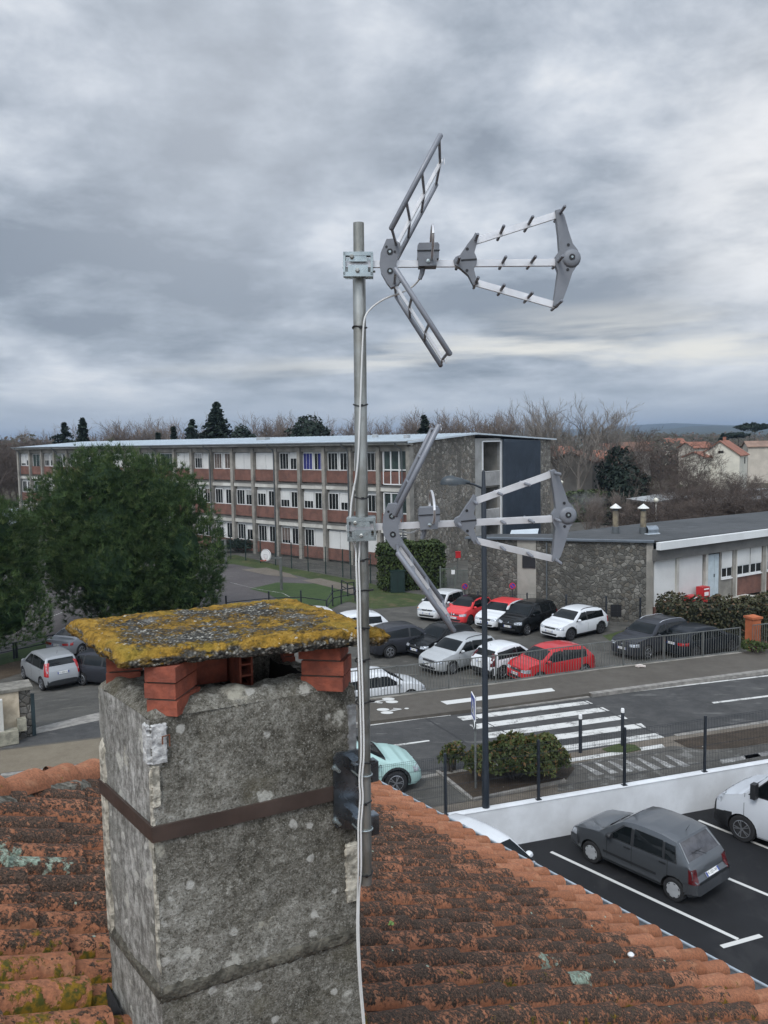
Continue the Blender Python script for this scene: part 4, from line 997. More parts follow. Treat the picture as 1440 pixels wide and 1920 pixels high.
CURB, CURBR = M('blue_curtain', (0.02, 0.025, 0.16), .7, var=.1), M('brown_curtain', (0.13, 0.10, 0.085), .8, var=.2)
SHEET = M('pale_roof_sheet', (0.60, 0.66, 0.70), .38, metal=.25, var=.06, scale=.6)
FASC = M('grey_fascia', (0.34, 0.36, 0.37), .6, scale=.5, var=.1)
PIPE = M('dark_gutter', (0.09, 0.10, 0.105), .55, var=.1)
BLUESTEEL = M('slate_blue_cladding', (0.048, 0.064, 0.086), .5, var=.1, scale=.6)
K0 = Vector((2.30, 69.38, 0)); us = Vector((-.758, .652, 0)).normalized(); es = Vector((us.y, -us.x, 0)); es = es if es.x > 0 else -es
school = empty('school_block', (K0.x, K0.y, ZS), 0, 'long three storey school with brick bands and stone gable end', 'building')
def SW(a, e, z): return K0 + us * a + es * e + Vector((0, 0, z))          # a along the front, e into the depth
AX3 = (us, es, Vector((0, 0, 1)))
def sbox(mb, a0, a1, e0, e1, z0, z1, mi=0):
    return mb.box(SW((a0 + a1) / 2, (e0 + e1) / 2, (z0 + z1) / 2), (a1 - a0, e1 - e0, z1 - z0), mi=mi, ax=AX3)
ALEN = 69.2
def sp(mb, name, mat, par=None, smooth=False): return adopt(mb.build(name, mat, None, smooth=smooth, recalc=True), par or school)
piers = [.15, 3.5, 6.8, 10.1, 13.35, 16.6, 20.0, 23.2, 26.7, 30.0] + [33.1 + 3.28 * i for i in range(12)]
q = MB(); sbox(q, .3, ALEN - .1, .32, 10.6, ZS, 9.35); sbox(q, 3.2, ALEN - .1, 10.6, 13.8, ZS, 9.35); sbox(q, .3, ALEN - .1, 13.8, 23.2, ZS, 9.35)
sp(q, 'wall', CONC)
for a in piers:
    sp(sbox(MB(), a - .19, a + .19, -.24, .34, ZS, 9.10), 'pier', CONC)
q = MB(); [sbox(q, .3, ALEN, -.10, .33, z0, z1) for z0, z1 in ((5.28, 5.66), (1.66, 2.06))]; sp(q, 'floor_band', CONCL)
q = MB(); [sbox(q, .3, ALEN, -.16, .33, z0, z1) for z0, z1 in ((5.665, 5.75), (2.065, 2.16))]; sp(q, 'band_ledge', M('dark_ledge', (0.13, 0.125, 0.115), .9, scale=1, bump=.2))
q = MB(); [sbox(q, .3, ALEN, .02, .33, z0, z1) for z0, z1 in ((5.90, 6.98), (2.32, 3.38), (-1.2, -.16))]; sp(q, 'brick_band', SBRICK)
q = MB(); sbox(q, .3, ALEN, -.06, .33, 8.72, 9.25); sp(q, 'top_beam', CONC)
def window(a0, w, z0, h, panes=3, glass=WGL, curtain=None, mull=True):
    f = MB(); t_ = .065
    sbox(f, a0, a0 + w, .155, .30, z0, z0 + t_); sbox(f, a0, a0 + w, .155, .30, z0 + h - t_, z0 + h)
    sbox(f, a0, a0 + t_, .155, .30, z0 + t_, z0 + h - t_); sbox(f, a0 + w - t_, a0 + w, .155, .30, z0 + t_, z0 + h - t_)
    for i in range(1, panes): x = a0 + w * i / panes; sbox(f, x - .014, x + .014, .182, .222, z0 + t_, z0 + h - t_)
    fr = sp(f, 'window', WFR); g = MB(); sbox(g, a0 + t_, a0 + w - t_, .200, .26, z0 + t_, z0 + h - t_); sp(g, 'pane', glass, fr)
    if not curtain and w < 1.5 and rnd.random() < .30:
        d_ = rnd.choice((.18, .3, .3, .5, .75)); g = MB(); sbox(g, a0 + t_ + .005, a0 + w - t_ - .005, .188, .198, z0 + h - t_ - d_ * h, z0 + h - t_); sp(g, 'blind', rnd.choice((WPAN, BLINDG, CURBR)), fr)
    if curtain:
        g = MB(); sbox(g, a0 + t_ + .01 + (curtain[1] * w), a0 + w * curtain[2] - t_, .188, .198, z0 + t_, z0 + h - t_); sp(g, 'curtain', curtain[0], fr)
BLINDG = M('grey_blind', (0.30, 0.30, 0.29), .8, var=.1)
FL = ((7.02, 1.62), (3.40, 1.56), (-.14, 1.62))
rnd = random.Random(5)
for i in range(1, len(piers) - 1):
    a0, a1 = piers[i] + .19, piers[i + 1] - .19
    for fl, (z0, h) in enumerate(FL):
        kind = 'pair'
        if fl == 0: kind = {5: 'blank', 6: 'blank', 8: 'left', 9: 'blank', 10: 'tall'}.get(i, 'pair')
        if fl == 2: kind = {1: 'blank', 2: 'blank', 3: 'left', 0: 'pair'}.get(i, 'pair')
        if i == 19 and fl < 2: kind = 'tall'
        if i in (12, 13) and fl == 0: kind = 'blank'
        cur = None
        if fl == 0 and i == 3: cur = (CURB, .0, 1.0)
        if fl == 0 and i == 7: cur = (CURBR, 0, 1.0)
        if kind == 'tall':
            window(a0 + .1, a1 - a0 - .2, z0 - 1.05, h + 1.05, 3, WGG); continue
        pan = MB(); sbox(pan, a0, a1, .272, .33, z0 - .04, 8.72 if fl == 0 else (5.28 if fl == 1 else 1.66)); sp(pan, 'infill_panel', WPAN)
        if kind == 'pair':
            window(a0 + .06, 1.28, z0, h, 3, curtain=(cur[0], 0, .62) if cur and fl == 0 and i == 3 else cur); window(a1 - 1.34, 1.28, z0, h, 3, curtain=cur)
        elif kind == 'left': window(a1 - 1.34, 1.28, z0, h, 3)
        else:
            q = MB(); sbox(q, a0 + .05, (a0 + a1) / 2 - .02, .12, .30, z0, z0 + h); sbox(q, (a0 + a1) / 2 + .02, a1 - .05, .12, .30, z0, z0 + h); sp(q, 'closed_shutter', WPAN)

# stair windows by the gable
for z0, h in ((5.9, 2.95), (2.2, 2.95), (-.6, 2.1)):
    f = MB(); a0, w = .44, 2.6
    for x in (0, .32, .68, 1): sbox(f, a0 + w * x - .05, a0 + w * x + .05, .0, .30, z0, z0 + h)
    for zf in (0, .42, 1): sbox(f, a0, a0 + w, .008, .29, z0 + h * zf - .05, z0 + h * zf + .05)
    fr = sp(f, 'stair_window', WFR); g = MB(); sbox(g, a0 + .06, a0 + w - .06, .12, .18, z0 + .05, z0 + h - .05); sp(g, 'pane', WGG, fr)
# roof: shallow gable sheet with a gutter along the eave
def roofz(e): return 9.62 + (10.16 - 9.62) * (e / 9.44) if e < 9.44 else 10.16 + (9.55 - 10.16) * ((e - 9.44) / (23.5 - 9.44))
rf = MB(); a0, a1 = -.35, ALEN + .4
E0, E1, E2 = -.75, 9.44, 24.1
z0_, z1_, z2_ = 9.52, 10.2, 9.52
ridge = rf.add([SW(a0, E0, z0_), SW(a1, E0, z0_), SW(a1, E1, z1_), SW(a0, E1, z1_), SW(a0, E2, z2_), SW(a1, E2, z2_), SW(a0, E0, z0_ - .14), SW(a1, E0, z0_ - .14), SW(a1, E1, z1_ - .14), SW(a0, E1, z1_ - .14), SW(a0, E2, z2_ - .14), SW(a1, E2, z2_ - .14)],
       [(0, 1, 2, 3), (3, 2, 5, 4), (6, 9, 8, 7), (9, 10, 11, 8), (0, 6, 7, 1), (4, 5, 11, 10), (0, 3, 9, 6), (3, 4, 10, 9), (1, 7, 8, 2), (2, 8, 11, 5)])
for i in range(116):
    a = -.2 + i * .6; rf.bar(SW(a, E0 + .02, z0_ + .02), SW(a, E1, z1_ + .02), .05, .035)
sp(rf, 'roof', SHEET)
q = MB(); sbox(q, a0 + .2, ALEN + .2, -.80, -.68, 9.33, 9.50); sbox(q, a0 + .3, ALEN + .1, -.66, .3, 9.26, 9.34); sp(q, 'fascia', CONCL)
q = MB(); q.tube([SW(a0, -.87, 9.49), SW(ALEN + .3, -.87, 9.49)], .085, 8); sp(q, 'gutter', PIPE, smooth=True)
for a in (1.0, 7.2, 17.0, 26.9, 36.5, 49.0, 58.5, 68.6):
    q = MB(); q.tube([SW(a, -.85, 9.42), SW(a, -.80, 9.22), SW(a - .25, -.40, 8.95), SW(a - .3, -.32, 8.6), SW(a - .3, -.32, ZS)], .06, 7); sp(q, 'downpipe', PIPE, smooth=True)
for a, e, s_ in ((24.2, 5, .35), (8.7, 5.5, .14), (3.2, 3.5, .14)):
    q = MB(); zz0 = z0_ + (z1_ - z0_) * ((e - E0) / (E1 - E0)); sbox(q, a - s_ * 2, a + s_ * 2, e - s_, e + s_, zz0 - .05, zz0 + .32); sp(q, 'roof_vent', FASC)
# gable end, seen from the right: e runs along it
def gable(e0, e1, mat, name, off, zb=ZS, ztop=None):
    n = 2 if not (e0 < 9.44 < e1) else 3; es_ = [e0, e1] if n == 2 else [e0, 9.44, e1]
    q = MB(); poly = [(e0, zb), (e1, zb)] + [(e, (roofz(e) - .02) if ztop is None else ztop) for e in reversed(es_)]
    o = SW(-off, 0, 0); q.extr(poly, o + us * .2, es, Vector((0, 0, 1)), .4); return sp(q, name, mat)
gable(-.02, 9.44, STONE, 'stone_gable', 0); gable(20.98, 23.45, STONE, 'stone_gable', 0)
q = MB()
for (e0, e1, z0, z1) in ((9.46, 10.70, ZS, 9.7), (13.72, 14.10, ZS, 9.55), (10.70, 13.72, 9.38, 9.68)):
    q.extr([(e0, z0), (e1, z0), (e1, z1), (e0, z1)], SW(.16, 0, 0), es, Vector((0, 0, 1)), .36)
sp(q, 'concrete_frame', M('stair_concrete', (0.33, 0.325, 0.31), .9, scale=.7, col2=(0.24, 0.235, 0.22)))
q = MB()
for (e0, e1, z0, z1) in ((10.56, 10.72, ZS, 9.40), (13.68, 13.84, ZS, 9.4), (10.72, 13.68, 9.34, 9.46)): q.extr([(e0, z0), (e1, z0), (e1, z1), (e0, z1)], SW(-.04, 0, 0), es, Vector((0, 0, 1)), .10)
sp(q, 'white_trim', WFR)
for z in (5.2, 1.6): q = MB(); q.extr([(10.74, z), (13.66, z), (13.66, z + 1.28), (10.74, z + 1.28)], SW(.12, 0, 0), es, Vector((0, 0, 1)), .2); sp(q, 'landing_parapet', M('parapet_concrete', (0.36, 0.35, 0.335), .9, scale=.8, var=.15))
q = MB()
for z in (6.56, 2.96): q.tube([SW(.05, 10.74, z), SW(.05, 13.66, z)], .03, 6)
sp(q, 'handrail', WFR)
q = MB()
for z in (5.0, 1.4, ZS): sbox(q, .3, 3.2, 10.7, 13.7, z, z + .2)
sp(q, 'landing', CONC)
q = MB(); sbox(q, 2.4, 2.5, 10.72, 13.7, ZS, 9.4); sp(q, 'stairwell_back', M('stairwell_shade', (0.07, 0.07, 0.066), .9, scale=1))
q = MB(); q.extr([(14.12, ZS), (20.96, ZS), (20.96, 9.38), (14.12, 9.60)], SW(.05, 0, 0), es, Vector((0, 0, 1)), .5)
for i in range(46): e = 14.2 + i * .148; q.bar(SW(-.23, e, ZS + .3), SW(-.23, e, 9.36), .07, .09, up=tuple(us))
sp(q, 'steel_cladding', BLUESTEEL)
# make room in the core for the stairwell recess is not needed: its opening is set in front of the core wall

# ------------------------------------------------------------------ gym: low block with a dark stone wall
gA, gB = Vector((5.23, 51.70, 0)), Vector((15.68, 48.30, 0)); gf = Vector((.84, .545, 0)).normalized()
gn = Vector((gf.y, -gf.x, 0)); gC = gB + gf * 26; gD = Vector((24, 70, 0)); gE = Vector((10.0, 54.2, 0))
gym = empty('gym_block', (gB.x, gB.y, ZS), 0, 'low flat roofed school block with dark stone wall and white shuttered front', 'building')
def gpart(mb, name, mat, par=None, smooth=False): return adopt(mb.build(name, mat, None, smooth=smooth, recalc=True), par or gym)
gt = (gB - gA).normalized(); gtn = Vector((gt.y, -gt.x, 0))
q = MB(); q.prism([(p.x, p.y) for p in (gA + gt * .1 - gtn * .5, gB - gtn * .6 - gt * .5, gB + gf * 26 - gn * .6, Vector((37.4, 69.4, 0)), Vector((19.6, 58.5, 0)), Vector((10.9, 52.4, 0)))], ZS, 3.30); gpart(q, 'core', CONC)
def wallrun(p, q_, th, z0, z1, mat, name, n):
    d = (q_ - p); c = (p + q_) / 2 - n * th / 2; m = MB(); m.box((c.x, c.y, (z0 + z1) / 2), (d.length, th, z1 - z0), rz=atan2(d.y, d.x)); return gpart(m, name, mat)
wallrun(gA, gA + gt * 3.1, .4, ZS, 3.42, STONE2, 'stone_wall', gtn)
wallrun(gA + gt * 4.25, gB - gt * .28, .4, ZS, 3.42, STONE2, 'stone_wall', gtn)
wallrun(gA + gt * 3.1, gA + gt * 4.25, .3, ZS, 3.42, M('entry_concrete', (0.30, 0.285, 0.25), .9, scale=.8), 'entry_pillar', gtn)
wallrun(gB - gt * .28, gB + gt * .10, .38, ZS, 3.42, CONC, 'corner_pier', gtn)
m = MB(); c = gA + gt * 3.82 + gtn * .02; m.box((c.x, c.y, 2.2), (.8, .10, 1.0), rz=atan2(gt.y, gt.x)); gpart(m, 'entry_recess', INK)
m = MB(); c = gA + gt * 9.0 + gtn * .01; m.box((c.x, c.y, -.72), (.62, .06, .72), rz=atan2(gt.y, gt.x)); gpart(m, 'wall_vent', INK)
m = MB(); c = gA + gt * 4.9 + gtn * .06; m.tube([(c.x, c.y, 3.3), (c.x, c.y, ZS)], .05, 6); gpart(m, 'downpipe', PIPE, smooth=True)
# capping of the stone wall
m = MB(); c = (gA + gB) / 2 - gtn * .12; m.box((c.x, c.y, 3.48), ((gB - gA).length + .3, .62, .10), rz=atan2(gt.y, gt.x)); gpart(m, 'wall_coping', M('zinc_coping', (0.115, 0.135, 0.155), .5, metal=.3, scale=1))
# roof membrane
ROOFM = ground_mat('roof_membrane', (0.060, 0.064, 0.067), (0.092, 0.096, 0.10), .25, 14, streak=((.3, 1, 1), 2.0, .6, (0.16, 0.165, 0.17), .5), bump=.1)
m = MB(); rp_ = [gA - gtn * .45 + gt * .0, gB - gtn * .45, gB + gf * .2 + gn * .35 - gtn * .2, gB + gf * 26.5 + gn * .35, Vector((38, 70.3, 0)), Vector((19.5, 59.2, 0)), Vector((10.8, 53.0, 0)), Vector((7.0, 53.4, 0))]
m.prism([(p.x, p.y) for p in rp_], 3.32, 3.50); gpart(m, 'roof', ROOFM)
def facade(s0, s1, z0, z1, off, th, mat, name, par=None):
    m = MB(); c = gB + gf * ((s0 + s1) / 2) + gn * (off - th / 2); m.box((c.x, c.y, (z0 + z1) / 2), (s1 - s0, th, z1 - z0), rz=atan2(gf.y, gf.x)); return gpart(m, name, mat, par)
facade(.02, 26.4, 3.02, 3.46, .62, .30, M('white_fascia', (0.66, 0.67, 0.66), .6, scale=.5, var=.06), 'fascia')
facade(.02, 26.4, 2.35, 3.02, .34, .30, M('grey_soffit', (0.125, 0.122, 0.115), .9, scale=.6, var=.15), 'soffit_band')
facade(.25, 4.75, -.45, 2.35, .02, .2, WPAN, 'white_wall')
facade(.25, 4.75, ZS, -.45, .04, .2, SBRICK, 'brick_base')
for s in (2.15, 4.95): facade(s, s + .22, ZS, 2.35, .14, .3, CONCL, 'post')
LBLUE = M('pale_blue_door', (0.46, 0.53, 0.56), .6, var=.06)
d1 = facade(5.18, 5.98, -.62, 2.20, .0, .10, LBLUE, 'door'); d2 = facade(6.0, 6.42, -.62, 2.20, .005, .10, LBLUE, 'door')
facade(5.92, 5.98, .75, .95, .05, .06, PIPE, 'handle', d1)
facade(6.45, 6.62, ZS, 2.35, .04, .2, CONC, 'post')
facade(6.62, 7.75, -.70, .60, .02, .2, CONC, 'grey_wall')
for s0, s1 in ((6.66, 7.72), (8.15, 9.6), (9.7, 10.9), (11.6, 13.2), (13.4, 14.8), (15.4, 16.9)):
    facade(s0, s1, 1.25, 2.30, .06, .12, WPAN, 'roller_shutter'); w_ = facade(s0, s1, .58, 1.25, .02, .12, WFR, 'window')
    n_ = 2
    for i in range(n_): facade(s0 + .06 + i * (s1 - s0) / n_, s0 + (i + 1) * (s1 - s0) / n_ - .04, .68, 1.20, .035, .03, WGL, 'pane', w_)
    facade(s0 - .04, s1 + .04, .50, .57, .10, .2, WFR, 'sill', w_)
for s in (7.78, 10.98, 14.95): facade(s, s + .30, ZS, 2.35, .10, .3, CONC, 'post'); 
for s in (8.1, 11.3): facade(s, s + .07, ZS, 2.30, .14, .07, CONCL, 'white_pipe')
facade(8.2, 25, -.75, .50, .0, .15, SBRICK, 'brick_base')
facade(6.5, 9.3, -.95, -.72, 1.5, 1.5, CONCL, 'door_step')
# roof furniture
for i, (px, py) in enumerate(((1154, 1000), (1206, 1001))):
    p = gp(px, py, 3.5); v_ = empty('vent_stack', tuple(p), 0, ['farther masonry vent stack with white cone cap on flat roof', 'masonry vent stack with white cone cap beside the steel hood'][i], 'vent', 'vent stacks on the flat roof')
    q = MB(); q.lathe([(.24, 0), (.24, .42), (.20, .44)], p, 14); adopt(q.build('base', PIPE, None, smooth=True), v_)
    q = MB(); q.lathe([(.19, .42), (.18, 1.45)], p, 14); adopt(q.build('shaft', M('stack_render', (0.22, 0.185, 0.125), .9, scale=4, col2=(0.12, 0.10, 0.075)), None, smooth=True), v_)
    q = MB(); [q.bar(p + Vector((.15 * cos(a), .15 * sin(a), 1.42)), p + Vector((.15 * cos(a), .15 * sin(a), 1.66)), .03) for a in (0, 1.57, 3.14, 4.71)]; q.lathe([(.13, 1.4), (.13, 1.62)], p, 10); adopt(q.build('throat', PIPE, None), v_)
    q = MB(); q.lathe([(.36, 1.62), (.35, 1.66), (.001, 1.92)], p, 16); adopt(q.build('cone_cap', M('white_cap', (0.68, 0.68, 0.64), .6, var=.08), None, smooth=True), v_)
p = gp(1216, 1001, 3.5); hd_ = empty('roof_vent_hood', tuple(p), 0, 'galvanised half barrel vent hood on the flat roof', 'vent')
q = MB(); ang = 20
ax_ = Vector((cos(R(20)), sin(R(20)), 0)); la_ = Vector((-ax_.y, ax_.x, 0)); prof = [(-.28, 0), (-.28, .20)] + [(.30 * cos(a), .26 + .26 * sin(a)) for a in [pi - pi * i / 8 for i in range(9)]] + [(.30, .05)]
vs = [p + ax_ * s + la_ * a + Vector((0, 0, b)) for s in (-.25, .55) for a, b in prof]; n = len(prof)
q.add(vs, [(i, i + 1, i + 1 + n, i + n) for i in range(n - 1)] + [tuple(range(n, 2 * n))]); adopt(q.build('hood', ZINC, None, smooth=True), hd_)
q = MB(); q.box(p + ax_ * .12 + Vector((0, 0, .03)), (.95, .75, .06), rz=R(20)); adopt(q.build('base', SHEET, None), hd_)
# small corrugated roof between the two blocks
q = MB(); a_, b_ = dp(958, 1004, 57.5), dp(1006, 1001, 58.5)
for i in range(14):
    c = a_.lerp(b_, i / 13); q.bar(c, c + Vector((.3, 1.2, .22)), .16, .05)
cor = q.build('corrugated_canopy', SHEET); tag(cor, 'small pale corrugated canopy against the blue steel cladding', 'canopy')
# ------------------------------------------------------------------ cars
def paint(name, col, metal=0.0, rough=0.32, coat=0.35, spec=0.3):
    return M(name, col, rough, metal=metal, var=0, coat=coat, spec=spec)

# profiles: (distance from the front bumper, height) as shares of length and of height
PROF = {
 'hatch': dict(top=[(0, .30), (.006, .40), (.02, .47), (.06, .535), (.14, .60), (.235, .655), (.42, .945), (.50, .99), (.60, 1.0), (.74, .985), (.87, .91), (.955, .66), (.985, .58), (.995, .42), (1, .34)], wsc=(.235, .42), roof=(.46, .85), rear=(.87, .955), wb=(.20, .805)),
 'box':   dict(top=[(0, .30), (.01, .44), (.03, .52), (.07, .56), (.16, .605), (.265, .655), (.425, .94), (.50, .985), (.60, 1.0), (.74, .995), (.845, .955), (.945, .66), (.968, .62), (.978, .44), (1, .42), (1, .34)], wsc=(.265, .425), roof=(.46, .83), rear=(.845, .945), wb=(.195, .845)),
 'bubble':dict(top=[(0, .30), (.006, .40), (.02, .49), (.06, .575), (.13, .635), (.20, .675), (.385, .94), (.46, .985), (.56, 1.0), (.72, .985), (.86, .91), (.95, .68), (.985, .60), (.995, .42), (1, .34)], wsc=(.20, .385), roof=(.43, .84), rear=(.86, .95), wb=(.19, .82)),
 'mpv':   dict(top=[(0, .28), (.006, .38), (.02, .45), (.06, .53), (.13, .59), (.20, .635), (.40, .95), (.48, .99), (.58, 1.0), (.76, .99), (.90, .94), (.965, .64), (.985, .56), (.995, .40), (1, .32)], wsc=(.20, .40), roof=(.45, .88), rear=(.90, .965), wb=(.19, .835)),
 'suv':   dict(top=[(0, .30), (.006, .42), (.02, .50), (.05, .555), (.14, .605), (.245, .65), (.40, .945), (.48, .985), (.58, 1.0), (.76, .985), (.88, .93), (.955, .66), (.98, .58), (.995, .42), (1, .34)], wsc=(.245, .40), roof=(.45, .86), rear=(.88, .955), wb=(.195, .81)),
 'sedan': dict(top=[(0, .30), (.006, .40), (.02, .47), (.06, .54), (.14, .60), (.25, .655), (.40, .94), (.48, .99), (.56, 1.0), (.66, .97), (.76, .87), (.87, .70), (.95, .69), (.985, .66), (.993, .44), (1, .34)], wsc=(.25, .40), roof=(.45, .72), rear=(.74, .86), wb=(.19, .80)),
 'van':   dict(top=[(0, .18), (.004, .30), (.012, .39), (.03, .45), (.07, .505), (.13, .56), (.165, .585), (.30, .92), (.36, .98), (.44, 1.0), (.9, 1.0), (.98, .97), (.992, .5), (1, .2)], wsc=(.165, .30), roof=(.34, .5), rear=(.9, .98), wb=(.165, .80)),
}
def make_car(name, typ, L, Wd, H, pnt, loc, heading, label, wheel_r=0.31, rim=RIM, cover=False, clear=0.17, roofmat=None, cladding=False,
             doors=5, group=None, rails=None, belt=0.60, plate_txt=None, tail=LAMPR, grille=BLK, head=LAMPG, tailshape='tall', arch_trim=False, taper=1.0, rot_tilt=None, amber=False, cat='car', antenna=True, lowfront=True, emblem=True, rim_spokes=5, pillar_black=False, vtail=None, darkbump=False):
    P = PROF[typ]; top = [(a * L, b * H) for a, b in P['top']]; hw = Wd / 2
    t = empty(name, loc, heading, label, cat, group)
    xs = sorted(set([round(a, 4) for a, b in top] + [round(i * L / 44, 4) for i in range(45)]))
    xs = [x for i, x in enumerate(xs) if i == 0 or x - xs[i - 1] > 0.006]
    zt = [interp(top, x) for x in xs]
    for _ in range(1 if typ in ('box', 'van') else 2):
        zt = [zt[0]] + [zt[i] if xs[i] < .02 * L or xs[i] > .98 * L else .25 * zt[i - 1] + .5 * zt[i] + .25 * zt[i + 1] for i in range(1, len(zt) - 1)] + [zt[-1]]
    ztab = list(zip(xs, zt))
    plan = [(0, .70), (.012, .80), (.04, .88), (.10, .945), (.22, .985), (.5, 1.0), (.8, .985), (.93, .94), (.98, .88), (.995, .82), (1, .76)]
    if typ == 'van': plan = [(0, .74), (.01, .82), (.04, .90), (.10, .97), (.2, 1.0), (.9, 1.0), (.985, .96), (1, .93)]
    if typ == 'box': plan = [(0, .84), (.012, .89), (.04, .93), (.10, .965), (.22, .99), (.5, 1.0), (.8, .99), (.93, .965), (.98, .94), (.995, .90), (1, .86)]
    zb0 = belt * H
    bw = .955 if typ != 'box' else .978
    def wid(x): return hw * interp(plan, x / L)
    def sect(x):
        z1 = interp(ztab, x); w = wid(x)
        zl = clear + (0.10 * max(0, 1 - x / (.05 * L)) + 0.10 * max(0, 1 - (L - x) / (.05 * L)))
        zl = min(zl, z1 * .6)
        zb = min(zb0 + 0.05 * (x / L), z1 - 0.035)
        g = max(0.0, z1 - zb)
        tum = {'van': .10, 'box': .25, 'mpv': .28}.get(typ, .33)
        wr = w * bw - max(0, g - 0.06) * tum
        wr = max(wr, w * .5)
        zsill = lerp(zl, zb, .18); zm = lerp(zl, zb, .55); zu = lerp(zl, zb, .84)
        return [(0, zl), (w * .80, zl), (w * .94, lerp(zl, zsill, .35)), (w * .985, zsill), (w, zm), (w * .995, zu), (w * bw, zb),
                (lerp(w * bw, wr, .45), lerp(zb, z1 - .05, .5) if g > .12 else lerp(zb, z1, .35)), (wr, max(zb + .3 * g, z1 - .055)), (wr - (.035 if typ != 'box' else .012), z1 - (.022 if typ != 'box' else .014)), (wr * (.78 if typ != 'box' else .90), z1 - .004), (wr * .4, z1 + .004), (0, z1 + .006)]
    mb = MB(); rings = []
    for x in xs:
        s = sect(x); xx = L / 2 - x
        ring = [(xx, -y, z) for y, z in s[1:-1]][::1]
        full = [(xx, 0, s[0][1])] + [(xx, y, z) for y, z in s[1:-1]] + [(xx, 0, s[-1][1])] + [(xx, -y, z) for y, z in reversed(s[1:-1])]
        rings.append(full)
    n = len(rings[0]); o = 0
    for r_ in rings: mb.v += r_
    for i in range(len(rings) - 1):
        for j in range(n):
            a, b = i * n + j, i * n + (j + 1) % n
            mb.f.append((a, a + n, b + n, b)); mb.m.append(0)
    mb.f.append(tuple(range(n))); mb.f.append(tuple(reversed(range((len(rings) - 1) * n, len(rings) * n)))); mb.m += [0, 0]
    bm0 = bmesh.new(); me = bpy.data.meshes.new('body'); me.from_pydata(mb.v, [], mb.f); bm0.from_mesh(me)
    bmesh.ops.recalc_face_normals(bm0, faces=bm0.faces); bvh = BVHTree.FromBMesh(bm0); bm0.to_mesh(me); bm0.free()
    # wheel arches
    ax = [L / 2 - P['wb'][0] * L, L / 2 - P['wb'][1] * L]
    Ra = wheel_r + 0.055
    cut = MB()
    for a in ax:
        for s in (-1, 1):
            ya, yb = s * (hw - .26), s * (hw + .2)
            cut.lathe([(Ra, ya), (Ra, yb)] if s > 0 else [(Ra, yb), (Ra, ya)], (a, 0, wheel_r), 22, ax=(Vector((1, 0, 0)), Vector((0, 0, -1)), Vector((0, 1, 0))))
    bo = bpy.data.objects.new('body', me); COL.objects.link(bo)
    co = cut.build('cutter', BLK, recalc=True)
    md = bo.modifiers.new('b', 'BOOLEAN'); md.object = co; md.operation = 'DIFFERENCE'; md.solver = 'EXACT'
    me2 = bpy.data.meshes.new_from_object(bo.evaluated_get(bpy.context.evaluated_depsgraph_get()))
    bo.modifiers.clear(); bo.data = me2; bpy.data.objects.remove(co)
    me2.materials.clear()
    for m_ in (pnt, UNDER, BLK, roofmat or pnt): me2.materials.append(m_)
    for p in me2.polygons:
        c = p.center; mi = 0
        for a in ax:
            d = hypot(c.x - a, c.z - wheel_r)
            if d < Ra + .004 and (d > Ra - .03 or abs(c.y) < hw - .2) and abs(p.normal.x * (c.z - wheel_r) - p.normal.z * (c.x - a)) < .15 and c.z < wheel_r + Ra: mi = 1
            if abs(abs(c.y) - (hw - .26)) < .004 and d < Ra: mi = 1
        if mi == 0:
            if c.z < clear + .03 and p.normal.z < -.3: mi = 1
            elif cladding and c.z < clear + .17: mi = 2
            elif darkbump and typ != 'van' and (c.z < clear + .30) and (abs(c.x) > L / 2 - .16): mi = 2
            elif darkbump and typ == 'van' and c.z < .62 and c.x > L / 2 - .55: mi = 2
            elif darkbump and typ == 'van' and c.z < .86 and c.x > L / 2 - .10: mi = 2
            elif roofmat and p.normal.z > .55 and c.z > H * .86: mi = 3
            elif roofmat and c.z > H * .93: mi = 3
        p.material_index = mi
    me2.polygons.foreach_set('use_smooth', [True] * len(me2.polygons)); me2.set_sharp_from_angle(angle=R(38 if typ != 'box' else 17))
    bo.parent = t; bo.name = 'body'
    # ---- patches laid on the body
    def cast(p, d):
        h = bvh.ray_cast(Vector(p), Vector(d).normalized())
        return h
    def patch(name, corners, d, mat, nx=6, ny=4, off=0.006, parent=t, back=3.0, thick=True, mb_=None):
        # corners: 4 points (a, b, c, d) in order; each grid point is dropped along d on to the body
        d = Vector(d).normalized(); q = mb_ or MB(); ok = True; P_ = []
        A, B, C_, D = (Vector(c) for c in corners)
        for j in range(ny + 1):
            for i in range(nx + 1):
                u, v = i / nx, j / ny
                p = A.lerp(B, u).lerp(D.lerp(C_, u), v)
                h = cast(p - d * back, d)
                if h[0] is None: h = bvh.find_nearest(p)
                nn = h[1] if h[1].dot(d) < 0 else -h[1]
                P_.append(h[0] + nn * off)
        w = nx + 1; fs = []
        for j in range(ny):
            for i in range(nx): fs.append((j * w + i, j * w + i + 1, (j + 1) * w + i + 1, (j + 1) * w + i))
        N = (P_[w] - P_[0]).cross(P_[1] - P_[0])
        N2 = (P_[1] - P_[0]).cross(P_[w] - P_[0])
        if N2.dot(d) > 0: fs = [tuple(reversed(f)) for f in fs]
        q.add(P_, fs)
        if mb_ is not None: return q
        ob = q.build(name, mat, parent, smooth=True, angle=60); return ob
    fx = lambda f: L / 2 - f * L
    zt_at = lambda f: interp(ztab, f * L)
    # glass
    a, b = P['wsc']
    fr = .80 if typ != 'van' else .86
    wl_, wt_ = wid(a * L) * .90, wid(b * L) * .955 - max(0, zt_at(b) - zb0 - .06) * .34 - .07
    pa, pb_ = a + .022, b - .008
    ws = patch('windscreen', [(fx(pa), -wl_, zt_at(pa)), (fx(pa), wl_, zt_at(pa)), (fx(pb_), wt_, zt_at(pb_)), (fx(pb_), -wt_, zt_at(pb_))], (-.55, 0, -.83), GLASS, 8, 6, .006)
    mbw = MB()
